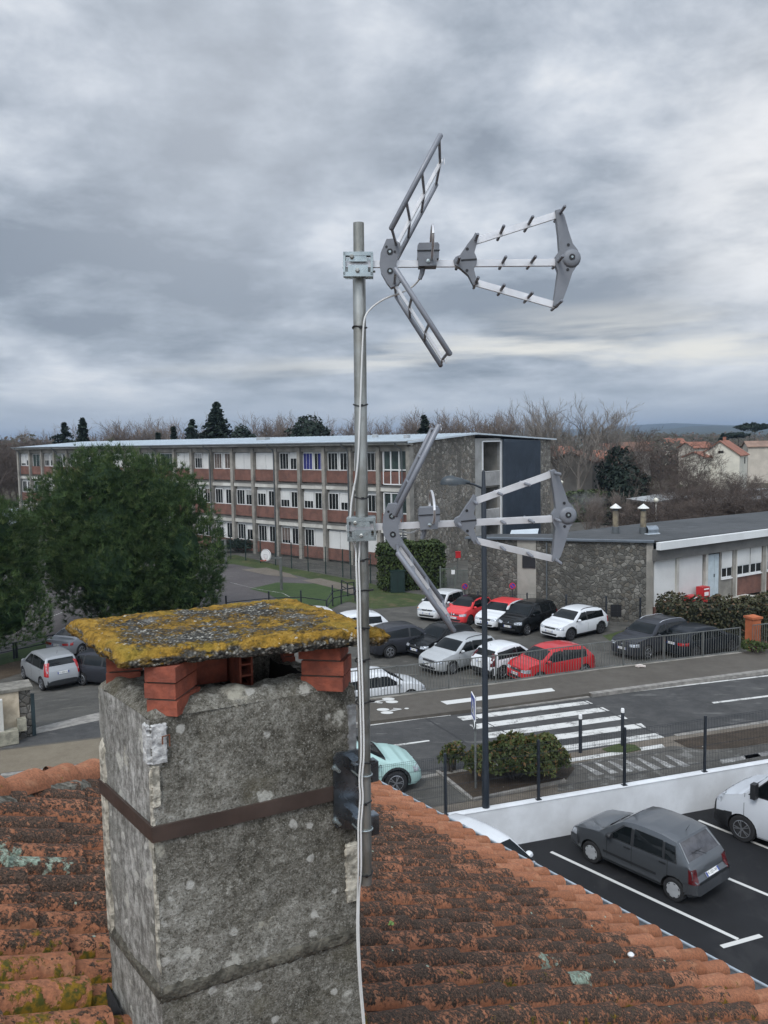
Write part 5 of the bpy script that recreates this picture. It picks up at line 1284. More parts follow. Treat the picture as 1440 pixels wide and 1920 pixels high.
    mbw.tube([(fx(pa + .004), -wl_ * .55, zt_at(pa) + .025), (fx(pa + .012), wl_ * .05, zt_at(pa + .012) + .022)], .008, 5)
    mbw.tube([(fx(pa + .004), wl_ * .05, zt_at(pa) + .025), (fx(pa + .012), wl_ * .68, zt_at(pa + .012) + .022)], .008, 5)
    mbw.build('wiper', BLK, t)
    a, b = P['rear']
    if typ != 'van':
        a2, b2 = a + .006, b - .012
        wt2, wl2 = wid(a * L) * .955 - max(0, zt_at(a) - zb0 - .06) * .34 - .06, wid(b * L) * .84
        patch('rear_window', [(fx(a2), -wt2, zt_at(a2)), (fx(a2), wt2, zt_at(a2)), (fx(b2), wl2, zt_at(b2)), (fx(b2), -wl2, zt_at(b2))], (.8, 0, -.6) if typ != 'sedan' else (.4, 0, -.9), GLASS if typ != 'box' else M('painted_sky_rear_glass', (0.085, 0.085, 0.095), .10, var=.25, scale=4, spec=.6), 8, 5, .006)  # on the box type a grey base colour stands in for mirrored sky
        if typ == 'box':
            for s in (-1, 1):
                patch('hatch_edge_highlight', [(fx(a2) + .02, s * (wt2 + .02), zt_at(a2)), (fx(a2) + .02, s * (wt2 + .055), zt_at(a2)), (fx(b2) - .02, s * (wl2 + .05), zt_at(b2)), (fx(b2) - .02, s * (wl2 + .015), zt_at(b2))], (.8, 0, -.6), M('pillar_edge_highlight', (0.30, 0.31, 0.32), .35, metal=.5, var=0), 1, 6, .008)  # pale strip paints a highlight along the rear pillar
        if typ != 'sedan':
            m_ = MB(); zz_ = zt_at(b2) + .03; xx_ = fx(b2) - .02
            m_.tube([(xx_ - .03, 0, zz_), (xx_ + .06, wl2 * .45, zz_ + .14)], .009, 5); m_.tube([(xx_ + .055, wl2 * .1, zz_ + .125), (xx_ + .045, wl2 * .75, zz_ + .11)], .008, 5)
            m_.build('rear_wiper', BLK, t)
    # side windows
    zbt = lambda f: min(zb0 + 0.05 * f, zt_at(f) - .05) + .035
    c0, c1 = P['wsc']; r0, r1 = P['rear']
    f0b, f0t = c0 + .075, c1 + .03
    f1b, f1t = r1 - .085, r0 - .01
    if typ == 'sedan': f1b, f1t = .80, .70
    if typ == 'van': f0b, f0t, f1b, f1t = .20, .315, .415, .415
    def side(fa_b, fa_t, fb_b, fb_t, s, name='side_window', surround=False):
        if surround: patch('window_surround', [(fx(fa_b) + .05, s * hw, zbt(fa_b) - .028), (fx(fb_b) - .03, s * hw, zbt(fb_b) - .028), (fx(fb_t) - .03, s * hw, zt_at(fb_t) - .082), (fx(fa_t) + .03, s * hw, zt_at(fa_t) - .082)], (0, -s, -.12), BLK, 8, 4, .0035)
        return patch(name, [(fx(fa_b), s * hw, zbt(fa_b)), (fx(fb_b), s * hw, zbt(fb_b)), (fx(fb_t), s * hw, zt_at(fb_t) - .105), (fx(fa_t), s * hw, zt_at(fa_t) - .105)], (0, -s, -.12), GLASS, 6, 4, .007)
    fb = .53 if typ not in ('sedan', 'van') else .52
    for s in (-1, 1):
        if typ == 'van':
            side(f0b, f0t, f1b, f1t, s, surround=True); continue
        patch('window_surround', [(fx(f0b) + .06, s * hw, zbt(f0b) - .026), (fx(f1b) - .02, s * hw, zbt(f1b) - .026), (fx(f1t) - .02, s * hw, zt_at(f1t) - .084), (fx(f0t) + .04, s * hw, zt_at(f0t) - .084)], (0, -s, -.12), BLK, 12, 5, .0035)
        if pillar_black:
            side(f0b, f0t, f1b, f1t, s)
        elif doors == 3:
            side(f0b, f0t, fb + .045, fb + .03, s); side(fb + .07, fb + .055, f1b - .02, f1t - .02, s)
        elif typ == 'box' or typ == 'mpv' or typ == 'suv':
            fc = f1b - .10
            side(f0b, f0t, fb - .012, fb - .018, s); side(fb + .012, fb + .008, fc, fc - .01, s); side(fc + .018, fc + .008, f1b, f1t, s)
        else:
            side(f0b, f0t, fb - .012, fb - .018, s); side(fb + .012, fb + .008, f1b, f1t, s)
    # shut lines, mouldings
    sm = MB()
    def seam(pts, s, w=.013):
        for (xa, za), (xb, zb_) in zip(pts, pts[1:]):
            dx, dz = xb - xa, zb_ - za; l = hypot(dx, dz); ox, oz = -dz / l * w / 2, dx / l * w / 2
            patch('', [(xa + ox, s * hw, za + oz), (xb + ox, s * hw, zb_ + oz), (xb - ox, s * hw, zb_ - oz), (xa - ox, s * hw, za - oz)], (0, -s, 0), BLK, 4, 1, .0035, mb_=sm)
    zs = clear + .10
    dd = [f0b - .01, fb, ] + ([f1b - .06] if doors == 5 and typ != 'van' else [fb + .06] if doors == 3 else [.42])
    if doors == 3: dd = [f0b - .01, fb + .055]
    if typ == 'van': dd = [.175, .43]
    for s in (-1, 1):
        for f in dd: seam([(fx(f), zs), (fx(f), zbt(f) - .02)], s)
        seam([(fx(dd[0]), zs), (fx(dd[-1]), zs)], s)
    sm.build('door_seam', INK, t)
    if typ in ('box', 'van'):
        for s in (-1, 1):
            zz_ = clear + (.30 if typ == 'box' else .28); patch('side_moulding', [(fx(.30), s * hw, zz_ + (.03 if typ == 'box' else .09)), (fx(.72), s * hw, zz_ + (.03 if typ == 'box' else .09)), (fx(.72), s * hw, zz_ - (.03 if typ == 'box' else .09)), (fx(.30), s * hw, zz_ - (.03 if typ == 'box' else .09))], (0, -s, 0), BLK, 10, 2, .014)
    # bonnet shut line handled by the wiper line; door handles
    for s in (-1, 1):
        for f in (dd[1:] if typ != 'van' else [.41]):
            h = cast((fx(f - .035), s * 2, zbt(f) - .11), (0, -s, 0))
            if h[0]:
                MB().box(h[0] + h[1] * .012, (.17, .03, .032)).build('door_handle', pnt if pnt.name not in ('paint_ax',) else BLK, t)
    # mirrors
    for s in (-1, 1):
        p = Vector((fx(f0b + .03), s * (wid(f0b * L) * .955 + .11), zbt(f0b) + .06))
        m_ = MB(); k = 1.0 if typ != 'van' else 1.5
        prof = [(0.001, -.09), (.045, -.085), (.07, -.04), (.075, .02), (.06, .05)]
        if typ == 'van':
            m_.box(p + Vector((0, 0, .10)), (.13, .20, .40)); m_.bar(p - Vector((0, 0, .05)), p - Vector((-.02, s * .2, .08)), .06, .05); m_.build('mirror', BLK, t); continue
        m_.lathe([(r_ * k, h * k) for r_, h in prof], p + Vector((0, 0, .0 if typ != 'van' else .12)), 10, ax=(Vector((0, 1.35, 0)), Vector((0, 0, 1.0 * (1 if typ != 'van' else 1.7))), Vector((-1, 0, 0))))
        m_.bar(p, p - Vector((-.02, s * .14, .03)), .05, .03)
        m_.build('mirror', pnt if typ not in ('box', 'van') else BLK, t, smooth=True, recalc=True)
    # lamps, grille, plates, bumpers
    zf = H * .44 if typ != 'van' else H * .435
    hh = .085 if typ != 'van' else .13
    for s in (-1, 1):
        patch('headlight', [(L / 2, s * hw * .50, zf + hh * .6), (L / 2 - .22, s * hw * .95, zf + hh * 1.25), (L / 2 - .22, s * hw * .95, zf - hh * .7), (L / 2, s * hw * .52, zf - hh * .75)], (-1, -s * .55, -.1), head, 7, 3, .006)
        if amber:
            patch('indicator', [(L / 2 - .1, s * hw * .80, zf + hh * 1.1), (L / 2 - .27, s * hw * .97, zf + hh * 1.35), (L / 2 - .27, s * hw * .97, zf + hh * .1), (L / 2 - .1, s * hw * .84, zf + hh * .0)], (-1, -s * .7, -.1), LAMPO, 4, 3, .011)
    patch('grille', [(L / 2, -hw * .45, zf + .035), (L / 2, hw * .45, zf + .035), (L / 2, hw * .42, zf - .055), (L / 2, -hw * .42, zf - .055)], (-1, 0, 0), grille, 6, 2, .005)
    if emblem: 
        h = cast((L / 2 + 1, 0, zf + .02), (-1, 0, 0))
        if h[0]: MB().lathe([(.001, .0), (.05, .0), (.045, .012), (.001, .014)], h[0] + h[1] * .006, 8, ax=(Vector((0, 1, 0)), h[1].cross(Vector((0, 1, 0))), h[1])).build('emblem', CHROME, t)
    zlg = H * .235 if typ != 'van' else H * .20
    patch('lower_grille', [(L / 2, -hw * .62, zlg + .05), (L / 2, hw * .62, zlg + .05), (L / 2, hw * .56, zlg - .06), (L / 2, -hw * .56, zlg - .06)], (-1, 0, 0), BLK, 6, 2, .005)
    zp = H * .325 if typ != 'van' else H * .26
    def plate(xs_, z, d, txt=None):
        h = cast((xs_ * (L / 2 + 1), 0, z), (d, 0, 0))
        if not h[0]: return
        nn = h[1]; ey = Vector((0, 1, 0)) * xs_; ez = nn.cross(ey)
        if ez.z < 0: ez = -ez
        o_ = h[0] + nn * .018
        pl = MB().box(o_, (.52, .11, .012), ax=(ey, ez, nn)).build('number_plate', PLATE, t)
        MB().box(o_ + nn * .0035 - ey * .235, (.045, .105, .012), ax=(ey, ez, nn)).build('blue_band', PLATEB, pl)
        MB().box(o_ + nn * .0035 + ey * .235, (.045, .105, .012), ax=(ey, ez, nn)).build('blue_band', PLATEB, pl)
        if txt: textmesh(txt, .105, o_ + nn * .0085, ey, ez, INK, 'registration', pl)
        else:
            q = MB()
            for i, x_ in enumerate((-.165, -.11, -.045, 0, .045, .11, .165)): q.box(o_ + nn * .003 + ey * x_, (.022, .06, .010), ax=(ey, ez, nn))
            q.build('registration', INK, pl)
    plate(1, zp, -1)
    zr = H * (.47 if typ in ('box',) else .52 if typ in ('hatch', 'mpv', 'bubble', 'suv') else .50)
    plate(-1, zr if vtail is None else vtail, 1, plate_txt)
    if typ == 'box':
        BM = M('grey_bumper', (0.045, 0.048, 0.053), .6, var=.08)
        patch('front_bumper', [(L / 2, -hw * .95, H * .40), (L / 2, hw * .95, H * .40), (L / 2, hw * .95, H * .24), (L / 2, -hw * .95, H * .24)], (-1, 0, 0), BM, 12, 3, .04)
        for s in (-1, 1):
            for x_ in (L / 2 - .30, -L / 2 + .30): patch('bumper_end', [(x_, s * hw, H * .40), (x_ + (.28 if x_ > 0 else -.28), s * hw * .9, H * .40), (x_ + (.28 if x_ > 0 else -.28), s * hw * .9, H * .24), (x_, s * hw, H * .24)], (0, -s, 0), BM, 5, 3, .03)
        patch('rear_bumper', [(-L / 2, -hw * .95, H * .40), (-L / 2, hw * .95, H * .40), (-L / 2, hw * .95, H * .22), (-L / 2, -hw * .95, H * .22)], (1, 0, 0), BM, 12, 3, .045)
    for s in (-1, 1):
        if tailshape == 'tall':
            cs = [(-L / 2, s * hw * .78, H * .60), (-L / 2 + .16, s * hw * .97, H * .62), (-L / 2 + .16, s * hw * .97, H * .40), (-L / 2, s * hw * .76, H * .40)]
        elif tailshape == 'wide':
            cs = [(-L / 2, s * hw * .42, H * .565), (-L / 2 + .30, s * hw * .97, H * .60), (-L / 2 + .26, s * hw * .97, H * .50), (-L / 2, s * hw * .46, H * .485)]
        elif tailshape == 'high':
            cs = [(-L / 2, s * hw * .82, H * .82), (-L / 2 + .22, s * hw * .97, H * .80), (-L / 2 + .18, s * hw * .97, H * .45), (-L / 2, s * hw * .80, H * .44)]
        patch('tail_light', cs, (1, -s * .6, -.05), tail, 5, 4, .008)
    if typ != 'box': patch('rear_bumper', [(-L / 2, -hw * .85, H * .31), (-L / 2, hw * .85, H * .31), (-L / 2, hw * .80, H * .20), (-L / 2, -hw * .80, H * .20)], (1, 0, 0), BLK if (cladding or darkbump) else pnt, 8, 2, .012 if typ != 'box' else .035)
    if rails:
        for s in (-1, 1):
            pts = []
            for i in range(9):
                f = lerp(P['roof'][0], P['roof'][1], i / 8); h = cast((fx(f), s * (hw * .955 - (H - zb0 - .06) * .34 - .055), 4), (0, 0, -1))
                if h[0]: pts.append(h[0] + Vector((0, 0, .0 if i in (0, 8) else .045)))
            MB().tube(pts, .018, 6).build('roof_rail', rails, t, smooth=True)
    if antenna:
        f = .80 if typ != 'sedan' else .68
        h = cast((fx(f), 0, 4), (0, 0, -1))
        if h[0]: MB().tube([h[0], h[0] + Vector((-.09, 0, .17))], [.007, .003], 5).build('aerial', BLK, t)
    if arch_trim:
        for a in ax:
            for s in (-1, 1):
                q = MB()
                for i in range(14):
                    t0, t1 = pi * (1.06 - 1.12 * i / 14), pi * (1.06 - 1.12 * (i + 1) / 14); r0, r1 = Ra + .002, Ra + .062
                    patch('', [(a + cos(t0) * r0, s * hw, wheel_r + sin(t0) * r0), (a + cos(t1) * r0, s * hw, wheel_r + sin(t1) * r0), (a + cos(t1) * r1, s * hw, wheel_r + sin(t1) * r1), (a + cos(t0) * r1, s * hw, wheel_r + sin(t0) * r1)], (0, -s, 0), BLK, 1, 1, .010, mb_=q)
                q.build('arch_trim', BLK, t)
    # wheels
    for a in ax:
        for s in (-1, 1):
            y0 = s * (hw - .015)
            Xa, Ya, Za = Vector((1, 0, 0)), Vector((0, 0, 1)), Vector((0, s, 0))
            if s > 0: Ya = -Ya
            wh = empty('wheel', (a, y0, wheel_r)); wh.parent = t
            tw = .19
            MB().lathe([(wheel_r * .64, -tw), (wheel_r * .93, -tw), (wheel_r, -tw + .03), (wheel_r, -.03), (wheel_r * .94, -.004), (wheel_r * .80, .002), (wheel_r * .66, -.006)], (0, 0, 0), 26, ax=(Xa, Ya, Za)).build('tyre', TYRE, wh, smooth=True, recalc=True)
            q = MB(); rr = wheel_r * .67
            if cover:
                q.lathe([(rr, -.02), (rr * .96, .004), (rr * .5, .014), (.001, .016)], (0, 0, 0), 24, ax=(Xa, Ya, Za))
                q.build('rim', rim, wh, smooth=True, recalc=True)
                q = MB()
                for i in range(7):
                    an = 2 * pi * i / 7
                    q.box(Xa * (cos(an) * rr * .88) + Ya * (sin(an) * rr * .88) + Za * .009, (.018, .05, .008), ax=(Xa * cos(an) + Ya * sin(an), -Xa * sin(an) + Ya * cos(an), Za))
                q.build('vent_slot', BLK, wh)
            else:
                q.lathe([(rr, -.10), (rr, -.004), (rr * .93, .002), (rr * .90, -.012), (rr * .88, -.06)], (0, 0, 0), 24, ax=(Xa, Ya, Za))
                q.lathe([(.001, .0), (rr * .2, -.004), (rr * .22, -.03)], (0, 0, 0), 12, ax=(Xa, Ya, Za))
                for i in range(rim_spokes):
                    an = 2 * pi * i / rim_spokes
                    for da in (-.16, .16):
                        p0 = Xa * (cos(an) * rr * .15) + Ya * (sin(an) * rr * .15) + Za * -.015
                        p1 = Xa * (cos(an + da) * rr * .92) + Ya * (sin(an + da) * rr * .92) + Za * -.012
                        q.bar(p0, p1, rr * .11, .02, up=tuple(Za))
                q.lathe([(rr * .9, -.065), (.001, -.06)], (0, 0, 0), 16, mi=1, ax=(Xa, Ya, Za))
                q.build('rim', [rim, UNDER], wh, smooth=True, recalc=True)
    return t
# ------------------------------------------------------------------ the parked cars
SILVER = paint('paint_silver', (0.46, 0.475, 0.48), .35, .35); SILV2 = paint('paint_pale_silver', (0.56, 0.57, 0.57), .2, .35); WHITE = paint('paint_white', (0.62, 0.635, 0.65), 0, .3)
BLACK = paint('paint_black', (0.008, 0.009, 0.010), 0, .25, .2, .15); DKGREY = paint('paint_dark_grey', (0.040, 0.042, 0.050), .4, .32, .2, .2); RED = paint('paint_red', (0.46, 0.020, 0.024), 0, .3); REDB = paint('paint_bright_red', (0.60, 0.045, 0.048), 0, .35)
NAVY = paint('paint_blue_black', (0.012, 0.015, 0.020), .2, .28, .2, .15); MINT = paint('paint_mint', (0.385, 0.56, 0.525), 0, .35); AXP = paint('paint_ax', (0.115, 0.124, 0.134), .6, .30, .8, .5); MIDG = paint('paint_mid_grey', (0.27, 0.28, 0.30), .4, .35)
VANW = paint('paint_van_white', (0.55, 0.575, 0.61), 0, .4)
G_LOT = 'cars parked on the school car park'
def at(px, py, z=ZS):
    p = gp(px, py, z); return (p.x, p.y, z)
def mid(px0, py0, px1, py1, z=ZS, hdg=0, L=4, wb=(.19, .81), Wd=1.75):
    """centre of a car from the ground contacts of its two wheels on the visible side (front, rear); side +1 = left side visible"""
    a, b = gp(px0, py0, z), gp(px1, py1, z); return (a + b) / 2
def place(front_px, hdg, L, Wd, wbf, side, z=ZS):
    # front wheel contact point of the visible side -> centre
    p = gp(front_px[0], front_px[1], z); h = R(hdg); d = Vector((cos(h), sin(h), 0)); l = Vector((-sin(h), cos(h), 0))
    c = p - d * (L / 2 - wbf * L) - l * (side * (Wd / 2 - .08)); return (c.x, c.y, z)
# back row, noses towards the street
make_car('car', 'mpv', 3.80, 1.70, 1.59, SILV2, place((831, 1164), 236, 3.8, 1.70, .19, 1), R(236), 'pale silver compact people carrier with orange indicators, first of the row by the wall', amber=True, cover=True, rim=RIMDK, doors=5, group=G_LOT)
make_car('car', 'bubble', 3.55, 1.63, 1.49, REDB, place((881, 1172), 232, 3.55, 1.63, .19, 1), R(232), 'small bright red rounded car with black roof behind the lamp post', doors=3, roofmat=BLACK, rim=RIMDK, group=G_LOT, wheel_r=.30)
make_car('car', 'hatch', 4.00, 1.75, 1.50, WHITE, place((944, 1181), 230, 4.0, 1.75, .20, 1), R(230), 'white hatchback with a bright red roof next to the black people carrier', roofmat=REDB, rim=RIMDK, cladding=True, group=G_LOT)
make_car('car', 'mpv', 4.08, 1.73, 1.64, BLACK, place((988, 1191), 226, 4.08, 1.73, .19, 1), R(226), 'black tall people carrier parked beside the white crossover', group=G_LOT, darkbump=False)
make_car('car', 'hatch', 4.09, 1.80, 1.56, WHITE, place((1070, 1201), 216, 4.09, 1.80, .20, 1), R(216), 'white crossover hatchback with black roof rails and black sills', cladding=True, arch_trim=True, rails=BLK, rim=RIMDK, group=G_LOT, wheel_r=.33)
make_car('car', 'suv', 4.70, 1.84, 1.70, DKGREY, place((1214, 1236), 214, 4.7, 1.84, .195, 1), R(214), 'large dark grey estate car with silver roof rails by the hedge', rails=CHROME, group=G_LOT, wheel_r=.34, tailshape='tall')
# middle rows
make_car('car', 'hatch', 3.84, 1.74, 1.50, BLACK, place((817, 1236), 219, 3.84, 1.74, .20, 1), R(219), 'black hatchback nose to the railing beside the silver estate', group=G_LOT, rim=RIM)
make_car('car', 'hatch', 4.25, 1.77, 1.50, SILVER, place((848, 1264), 219, 4.25, 1.77, .20, 1), R(219), 'silver estate hatchback with dark roof rails behind the railing', rails=BLK, group=G_LOT, rim_spokes=10)
make_car('car', 'hatch', 3.52, 1.62, 1.47, WHITE, (5.75, 38.75, ZS), R(37), 'small white car with black tailgate showing its rear to the railing', group=G_LOT, darkbump=True, tailshape='high', tail=LAMPDR)
make_car('car', 'bubble', 4.08, 1.73, 1.56, RED, (7.6, 37.6, ZS), R(207), 'red hatchback parked along the railing facing left', group=G_LOT, cladding=False)
make_car('car', 'hatch', 4.15, 1.77, 1.57, DKGREY, (1.0, 42.75, ZS), R(24), 'dark grey crossover with bright red tail lamp behind the mast', tailshape='wide', arch_trim=True, group=G_LOT, wheel_r=.33)
make_car('car', 'hatch', 4.05, 1.74, 1.46, WHITE, (-.45, 34.35, ZS), R(21), 'white hatchback right behind the railing, nose to the right', group=G_LOT)
make_car('car', 'hatch', 4.30, 1.80, 1.55, WHITE, (-2.0, 45.6, ZS), R(203), 'white hatchback half hidden by the mast with its red tail lamp to the right', tailshape='wide', group=G_LOT)
make_car('car', 'hatch', 4.05, 1.74, 1.48, WHITE, (-4.7, 47.3, ZS), R(203), 'white car of which only the roof shows over the chimney cap', group=G_LOT)
make_car('car', 'hatch', 4.35, 1.80, 1.45, NAVY, (16.1, 41.7, ZS), R(29), 'dark blue black hatchback with red tail lamps behind the railing near the orange pillar', tailshape='wide', group=G_LOT, rim=RIMDK)
# left of the chimney
make_car('car', 'mpv', 3.80, 1.70, 1.59, paint('paint_dull_silver', (0.30, 0.31, 0.32), .3, .38), (-15.95, 38.4, ZS), R(131), 'silver compact people carrier seen from behind at the gateway', group=G_LOT, tailshape='high', darkbump=True)
make_car('car', 'sedan', 4.45, 1.78, 1.44, MIDG, (-16.4, 44.6, ZS), R(68), 'mid grey saloon with sunlit boot lid by the low fence', group=G_LOT, tailshape='wide', tail=LAMPR)
make_car('car', 'suv', 4.30, 1.80, 1.58, DKGREY, (-12.6, 37.9, ZS), R(-22), 'dark grey crossover half hidden behind the chimney', group=G_LOT)
# near side of the street
make_car('car', 'hatch', 4.05, 1.75, 1.42, MINT, (-1.2, 22.45, -.004), R(16), 'mint green hatchback half hidden by the tiled roof', cladding=False, arch_trim=True, wheel_r=.33, pillar_black=True)
ax_c = (gp(1107, 1613.9, -1.05) + gp(1259.9, 1685.8, -1.05)) / 2; h = 128.7; l = Vector((-sin(R(h)), cos(R(h)), 0)); ax_c = ax_c - l * .70 
make_car('car', 'box', 3.56, 1.58, 1.44, AXP, (ax_c.x, ax_c.y, -1.05), R(h), 'old charcoal grey five door hatchback alone in a marked bay', wheel_r=.275, cover=True, rim=COVER, plate_txt='FM-101-WT', tailshape='tall', tail=LAMPDR, group=None, vtail=.66, emblem=False, rim_spokes=5, darkbump=False, clear=.19)
make_car('van', 'van', 5.40, 2.05, 2.25, VANW, place((1392, 1577), 131, 5.4, 2.05, .165, 1, -1.05), R(131), 'white panel van with black bumper cut off by the right edge', wheel_r=.35, cat='van', darkbump=True, belt=.585, antenna=False)
make_car('car', 'hatch', 4.10, 1.75, 1.48, WHITE, (2.12, 18.62, -1.05), R(-51), 'white car mostly hidden below the roof edge and gutter', group=None)
# ------------------------------------------------------------------ trees, hedges, bushes
def leafmat(name, c1, c2, c3=None, rough=.75):
    m, t, b = newmat(name); k = NT(t)
    at = k.n('ShaderNodeAttribute', attribute_name='tone'); s = k.n('ShaderNodeSeparateColor'); k.l(at.outputs['Color'], s.inputs[0])
    c = k.mix(s.outputs[0], c1, c2)
    if c3: c = k.mix(k.map(s.outputs[1], .80, .95), c, c3)
    k.l(c, b.inputs['Base Color']); b.inputs['Roughness'].default_value = rough; b.inputs['Specular IOR Level'].default_value = .25
    return m
NEEDLE = leafmat('pine_needles', (0.010, 0.028, 0.010), (0.066, 0.108, 0.033), (0.090, 0.120, 0.040))
DKCON = leafmat('dark_conifer', (0.010, 0.018, 0.014), (0.026, 0.040, 0.028))
HEDGE = leafmat('hedge_leaves', (0.022, 0.038, 0.012), (0.062, 0.085, 0.026))
HEDGE2 = leafmat('brown_hedge_leaves', (0.022, 0.026, 0.014), (0.058, 0.056, 0.026), (0.10, 0.06, 0.035))
SHRUB = leafmat('shrub_leaves', (0.020, 0.034, 0.010), (0.085, 0.100, 0.032), (0.13, 0.075, 0.028))
BARK = M('bark', (0.10, 0.085, 0.07), .95, scale=4, var=.25)
TWIG = M('pale_twigs', (0.185, 0.150, 0.128), .95, scale=.3, var=.2)
TWIGP = M('grey_twigs', (0.215, 0.190, 0.165), .95, scale=.3, var=.2)
TWIGB = M('brown_twigs', (0.105, 0.080, 0.066), .95, scale=.3, var=.2)
PALEB = M('plane_bark', (0.30, 0.275, 0.23), .95, scale=2, col2=(0.14, 0.125, 0.10))
def blade(mb, p, d, L, w, side, att):
    o = len(mb.v); s = side * (w / 2)
    mb.v += [tuple(p - s), tuple(p + s), tuple(p + d * L)]; mb.att += [att] * 3
    mb.f.append((o, o + 1, o + 2)); mb.m.append(0)
def leafq(mb, p, n, L, w, rnd, att):
    a = Vector((rnd.uniform(-1, 1), rnd.uniform(-1, 1), rnd.uniform(-1, 1))); d = (a - n * a.dot(n))
    if d.length < 1e-3: d = Vector((1, 0, 0))
    d.normalize(); s = n.cross(d) * (w / 2); o = len(mb.v)
    mb.v += [tuple(p - d * L / 2), tuple(p + s), tuple(p + d * L / 2), tuple(p - s)]; mb.att += [att] * 4
    mb.f.append((o, o + 1, o + 2, o + 3)); mb.m.append(0)
def rdir(rnd):
    z = rnd.uniform(-1, 1); a = rnd.uniform(0, 2 * pi); r_ = sqrt(1 - z * z); return Vector((r_ * cos(a), r_ * sin(a), z))
def pine(name, base, lobes, ntuft, label, seed, tuft=.55, blades=22, trunk_top=4):
    rnd = random.Random(seed); t = empty(name, tuple(base), 0, label, 'tree', 'umbrella pines of the school court')
    tk = MB(); B_ = Vector(base); tk.tube([B_ - Vector((0, 0, .1)), B_ + Vector((.1, 0, 2)), B_ + Vector((.0, .1, trunk_top))], [.38, .32, .26], 10)
    for c, r_ in lobes:
        c = Vector(c); tk.tube([B_ + Vector((.0, .05, trunk_top * .6)), (B_ + Vector((0, 0, trunk_top * .75))).lerp(B_ + c, .5) - Vector((0, 0, .3)), B_ + c], [.16, .10, .05], 6)
    adopt(tk.build('trunk', BARK, None, smooth=True), t)
    cr = MB(); tot = sum(max(r_) ** 2 for c, r_ in lobes)
    for c, r_ in lobes:
        c = B_ + Vector(c); n = int(ntuft * max(r_) ** 2 / tot)
        for _ in range(n):
            d = rdir(rnd)
            if d.z < -.75: continue
            f = 1 - rnd.random() ** 2 * .28 if rnd.random() < .85 else rnd.uniform(.4, .8)
            p = c + Vector((d.x * r_[0], d.y * r_[1], d.z * r_[2])) * f
            nz = fbm((p.x * .5, p.y * .5, p.z * .5 + seed)) * .36; n2_ = fbm((p.x * 1.15, p.y * 1.15, p.z * 1.15 + seed * 3), 3)
            if n2_ < -.30 and rnd.random() < .8: continue
            p += d * (nz + n2_ * .38)
            if rnd.random() < .10: p += d * rnd.uniform(0, .45)
            ax_ = (d * .75 + Vector((0, 0, .75)) + rdir(rnd) * .35).normalized()
            tone = min(1, max(0, rnd.gauss(.36, .15) + .3 * nz + .55 * n2_ + .16 * ax_.z)); al = rnd.random()  # tone paints clump shading: bumps and upward tufts lighter, hollows darker
            sz = tuft * rnd.uniform(.7, 1.25)
            for b_ in range(blades):
                bd = (ax_ * rnd.uniform(.35, 1.0) + rdir(rnd) * .55).normalized()
                blade(cr, p + rdir(rnd) * .10 * sz, bd, sz * rnd.uniform(.5, .95), .028 * sz / .5, bd.cross(rdir(rnd)).normalized(), (min(1, max(0, tone + rnd.uniform(-.15, .15))), al, 0, 1))
    for c, r_ in lobes:                       # solid inner lobes, coloured near black for the shade inside the crown
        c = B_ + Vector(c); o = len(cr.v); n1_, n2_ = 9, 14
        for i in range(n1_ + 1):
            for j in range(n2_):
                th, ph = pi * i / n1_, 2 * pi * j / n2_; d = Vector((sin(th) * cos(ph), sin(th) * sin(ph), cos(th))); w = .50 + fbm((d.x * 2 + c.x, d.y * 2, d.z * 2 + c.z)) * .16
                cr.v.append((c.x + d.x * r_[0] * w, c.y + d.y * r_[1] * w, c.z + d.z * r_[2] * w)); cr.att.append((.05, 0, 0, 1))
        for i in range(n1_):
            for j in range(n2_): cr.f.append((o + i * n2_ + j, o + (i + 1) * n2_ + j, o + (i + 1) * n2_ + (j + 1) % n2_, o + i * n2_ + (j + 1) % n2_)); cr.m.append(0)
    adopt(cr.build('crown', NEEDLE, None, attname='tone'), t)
    return t
# big pine: crown from px 75 to 425, top 838, foot of the crown about 1165
pb = gp(236, 1176, ZS)
k_ = pb.y / FPX
pine('pine_tree', pb, [((-.2, 0, 6.0), (4.7, 4.2, 4.6)), ((-3.2, -.3, 4.6), (2.6, 2.6, 3.2)), ((3.4, -.6, 4.6), (2.8, 2.6, 3.6)), ((3.9, -.3, 2.1), (2.1, 2.0, 1.9)), ((-.2, -2.3, 3.6), (3.4, 2.2, 3.2)), ((-2.9, -.5, 7.3), (2.5, 2.3, 2.4)), ((2.2, -.3, 7.9), (2.7, 2.4, 2.5)), ((-.7, -.8, 9.0), (2.6, 2.2, 1.9)), ((.6, 0, 1.7), (3.2, 2.2, 1.6))],
     19000, 'big round dark green pine tree in front of the school', 3, .44, 16)
pl_ = gp(-45, 1250, ZS)
pine('pine_tree', pl_, [((.1, 0, 5.3), (3.2, 3.2, 3.5)), ((1.6, -.4, 3.0), (2.3, 2.1, 2.4)), ((-.6, -.6, 3.2), (2.8, 2.4, 2.8)), ((1.2, 0, 6.4), (2.0, 2.0, 2.2))], 8000, 'second dark pine cut off by the left edge, beside the low fence', 9, .44, 16, 3.4)

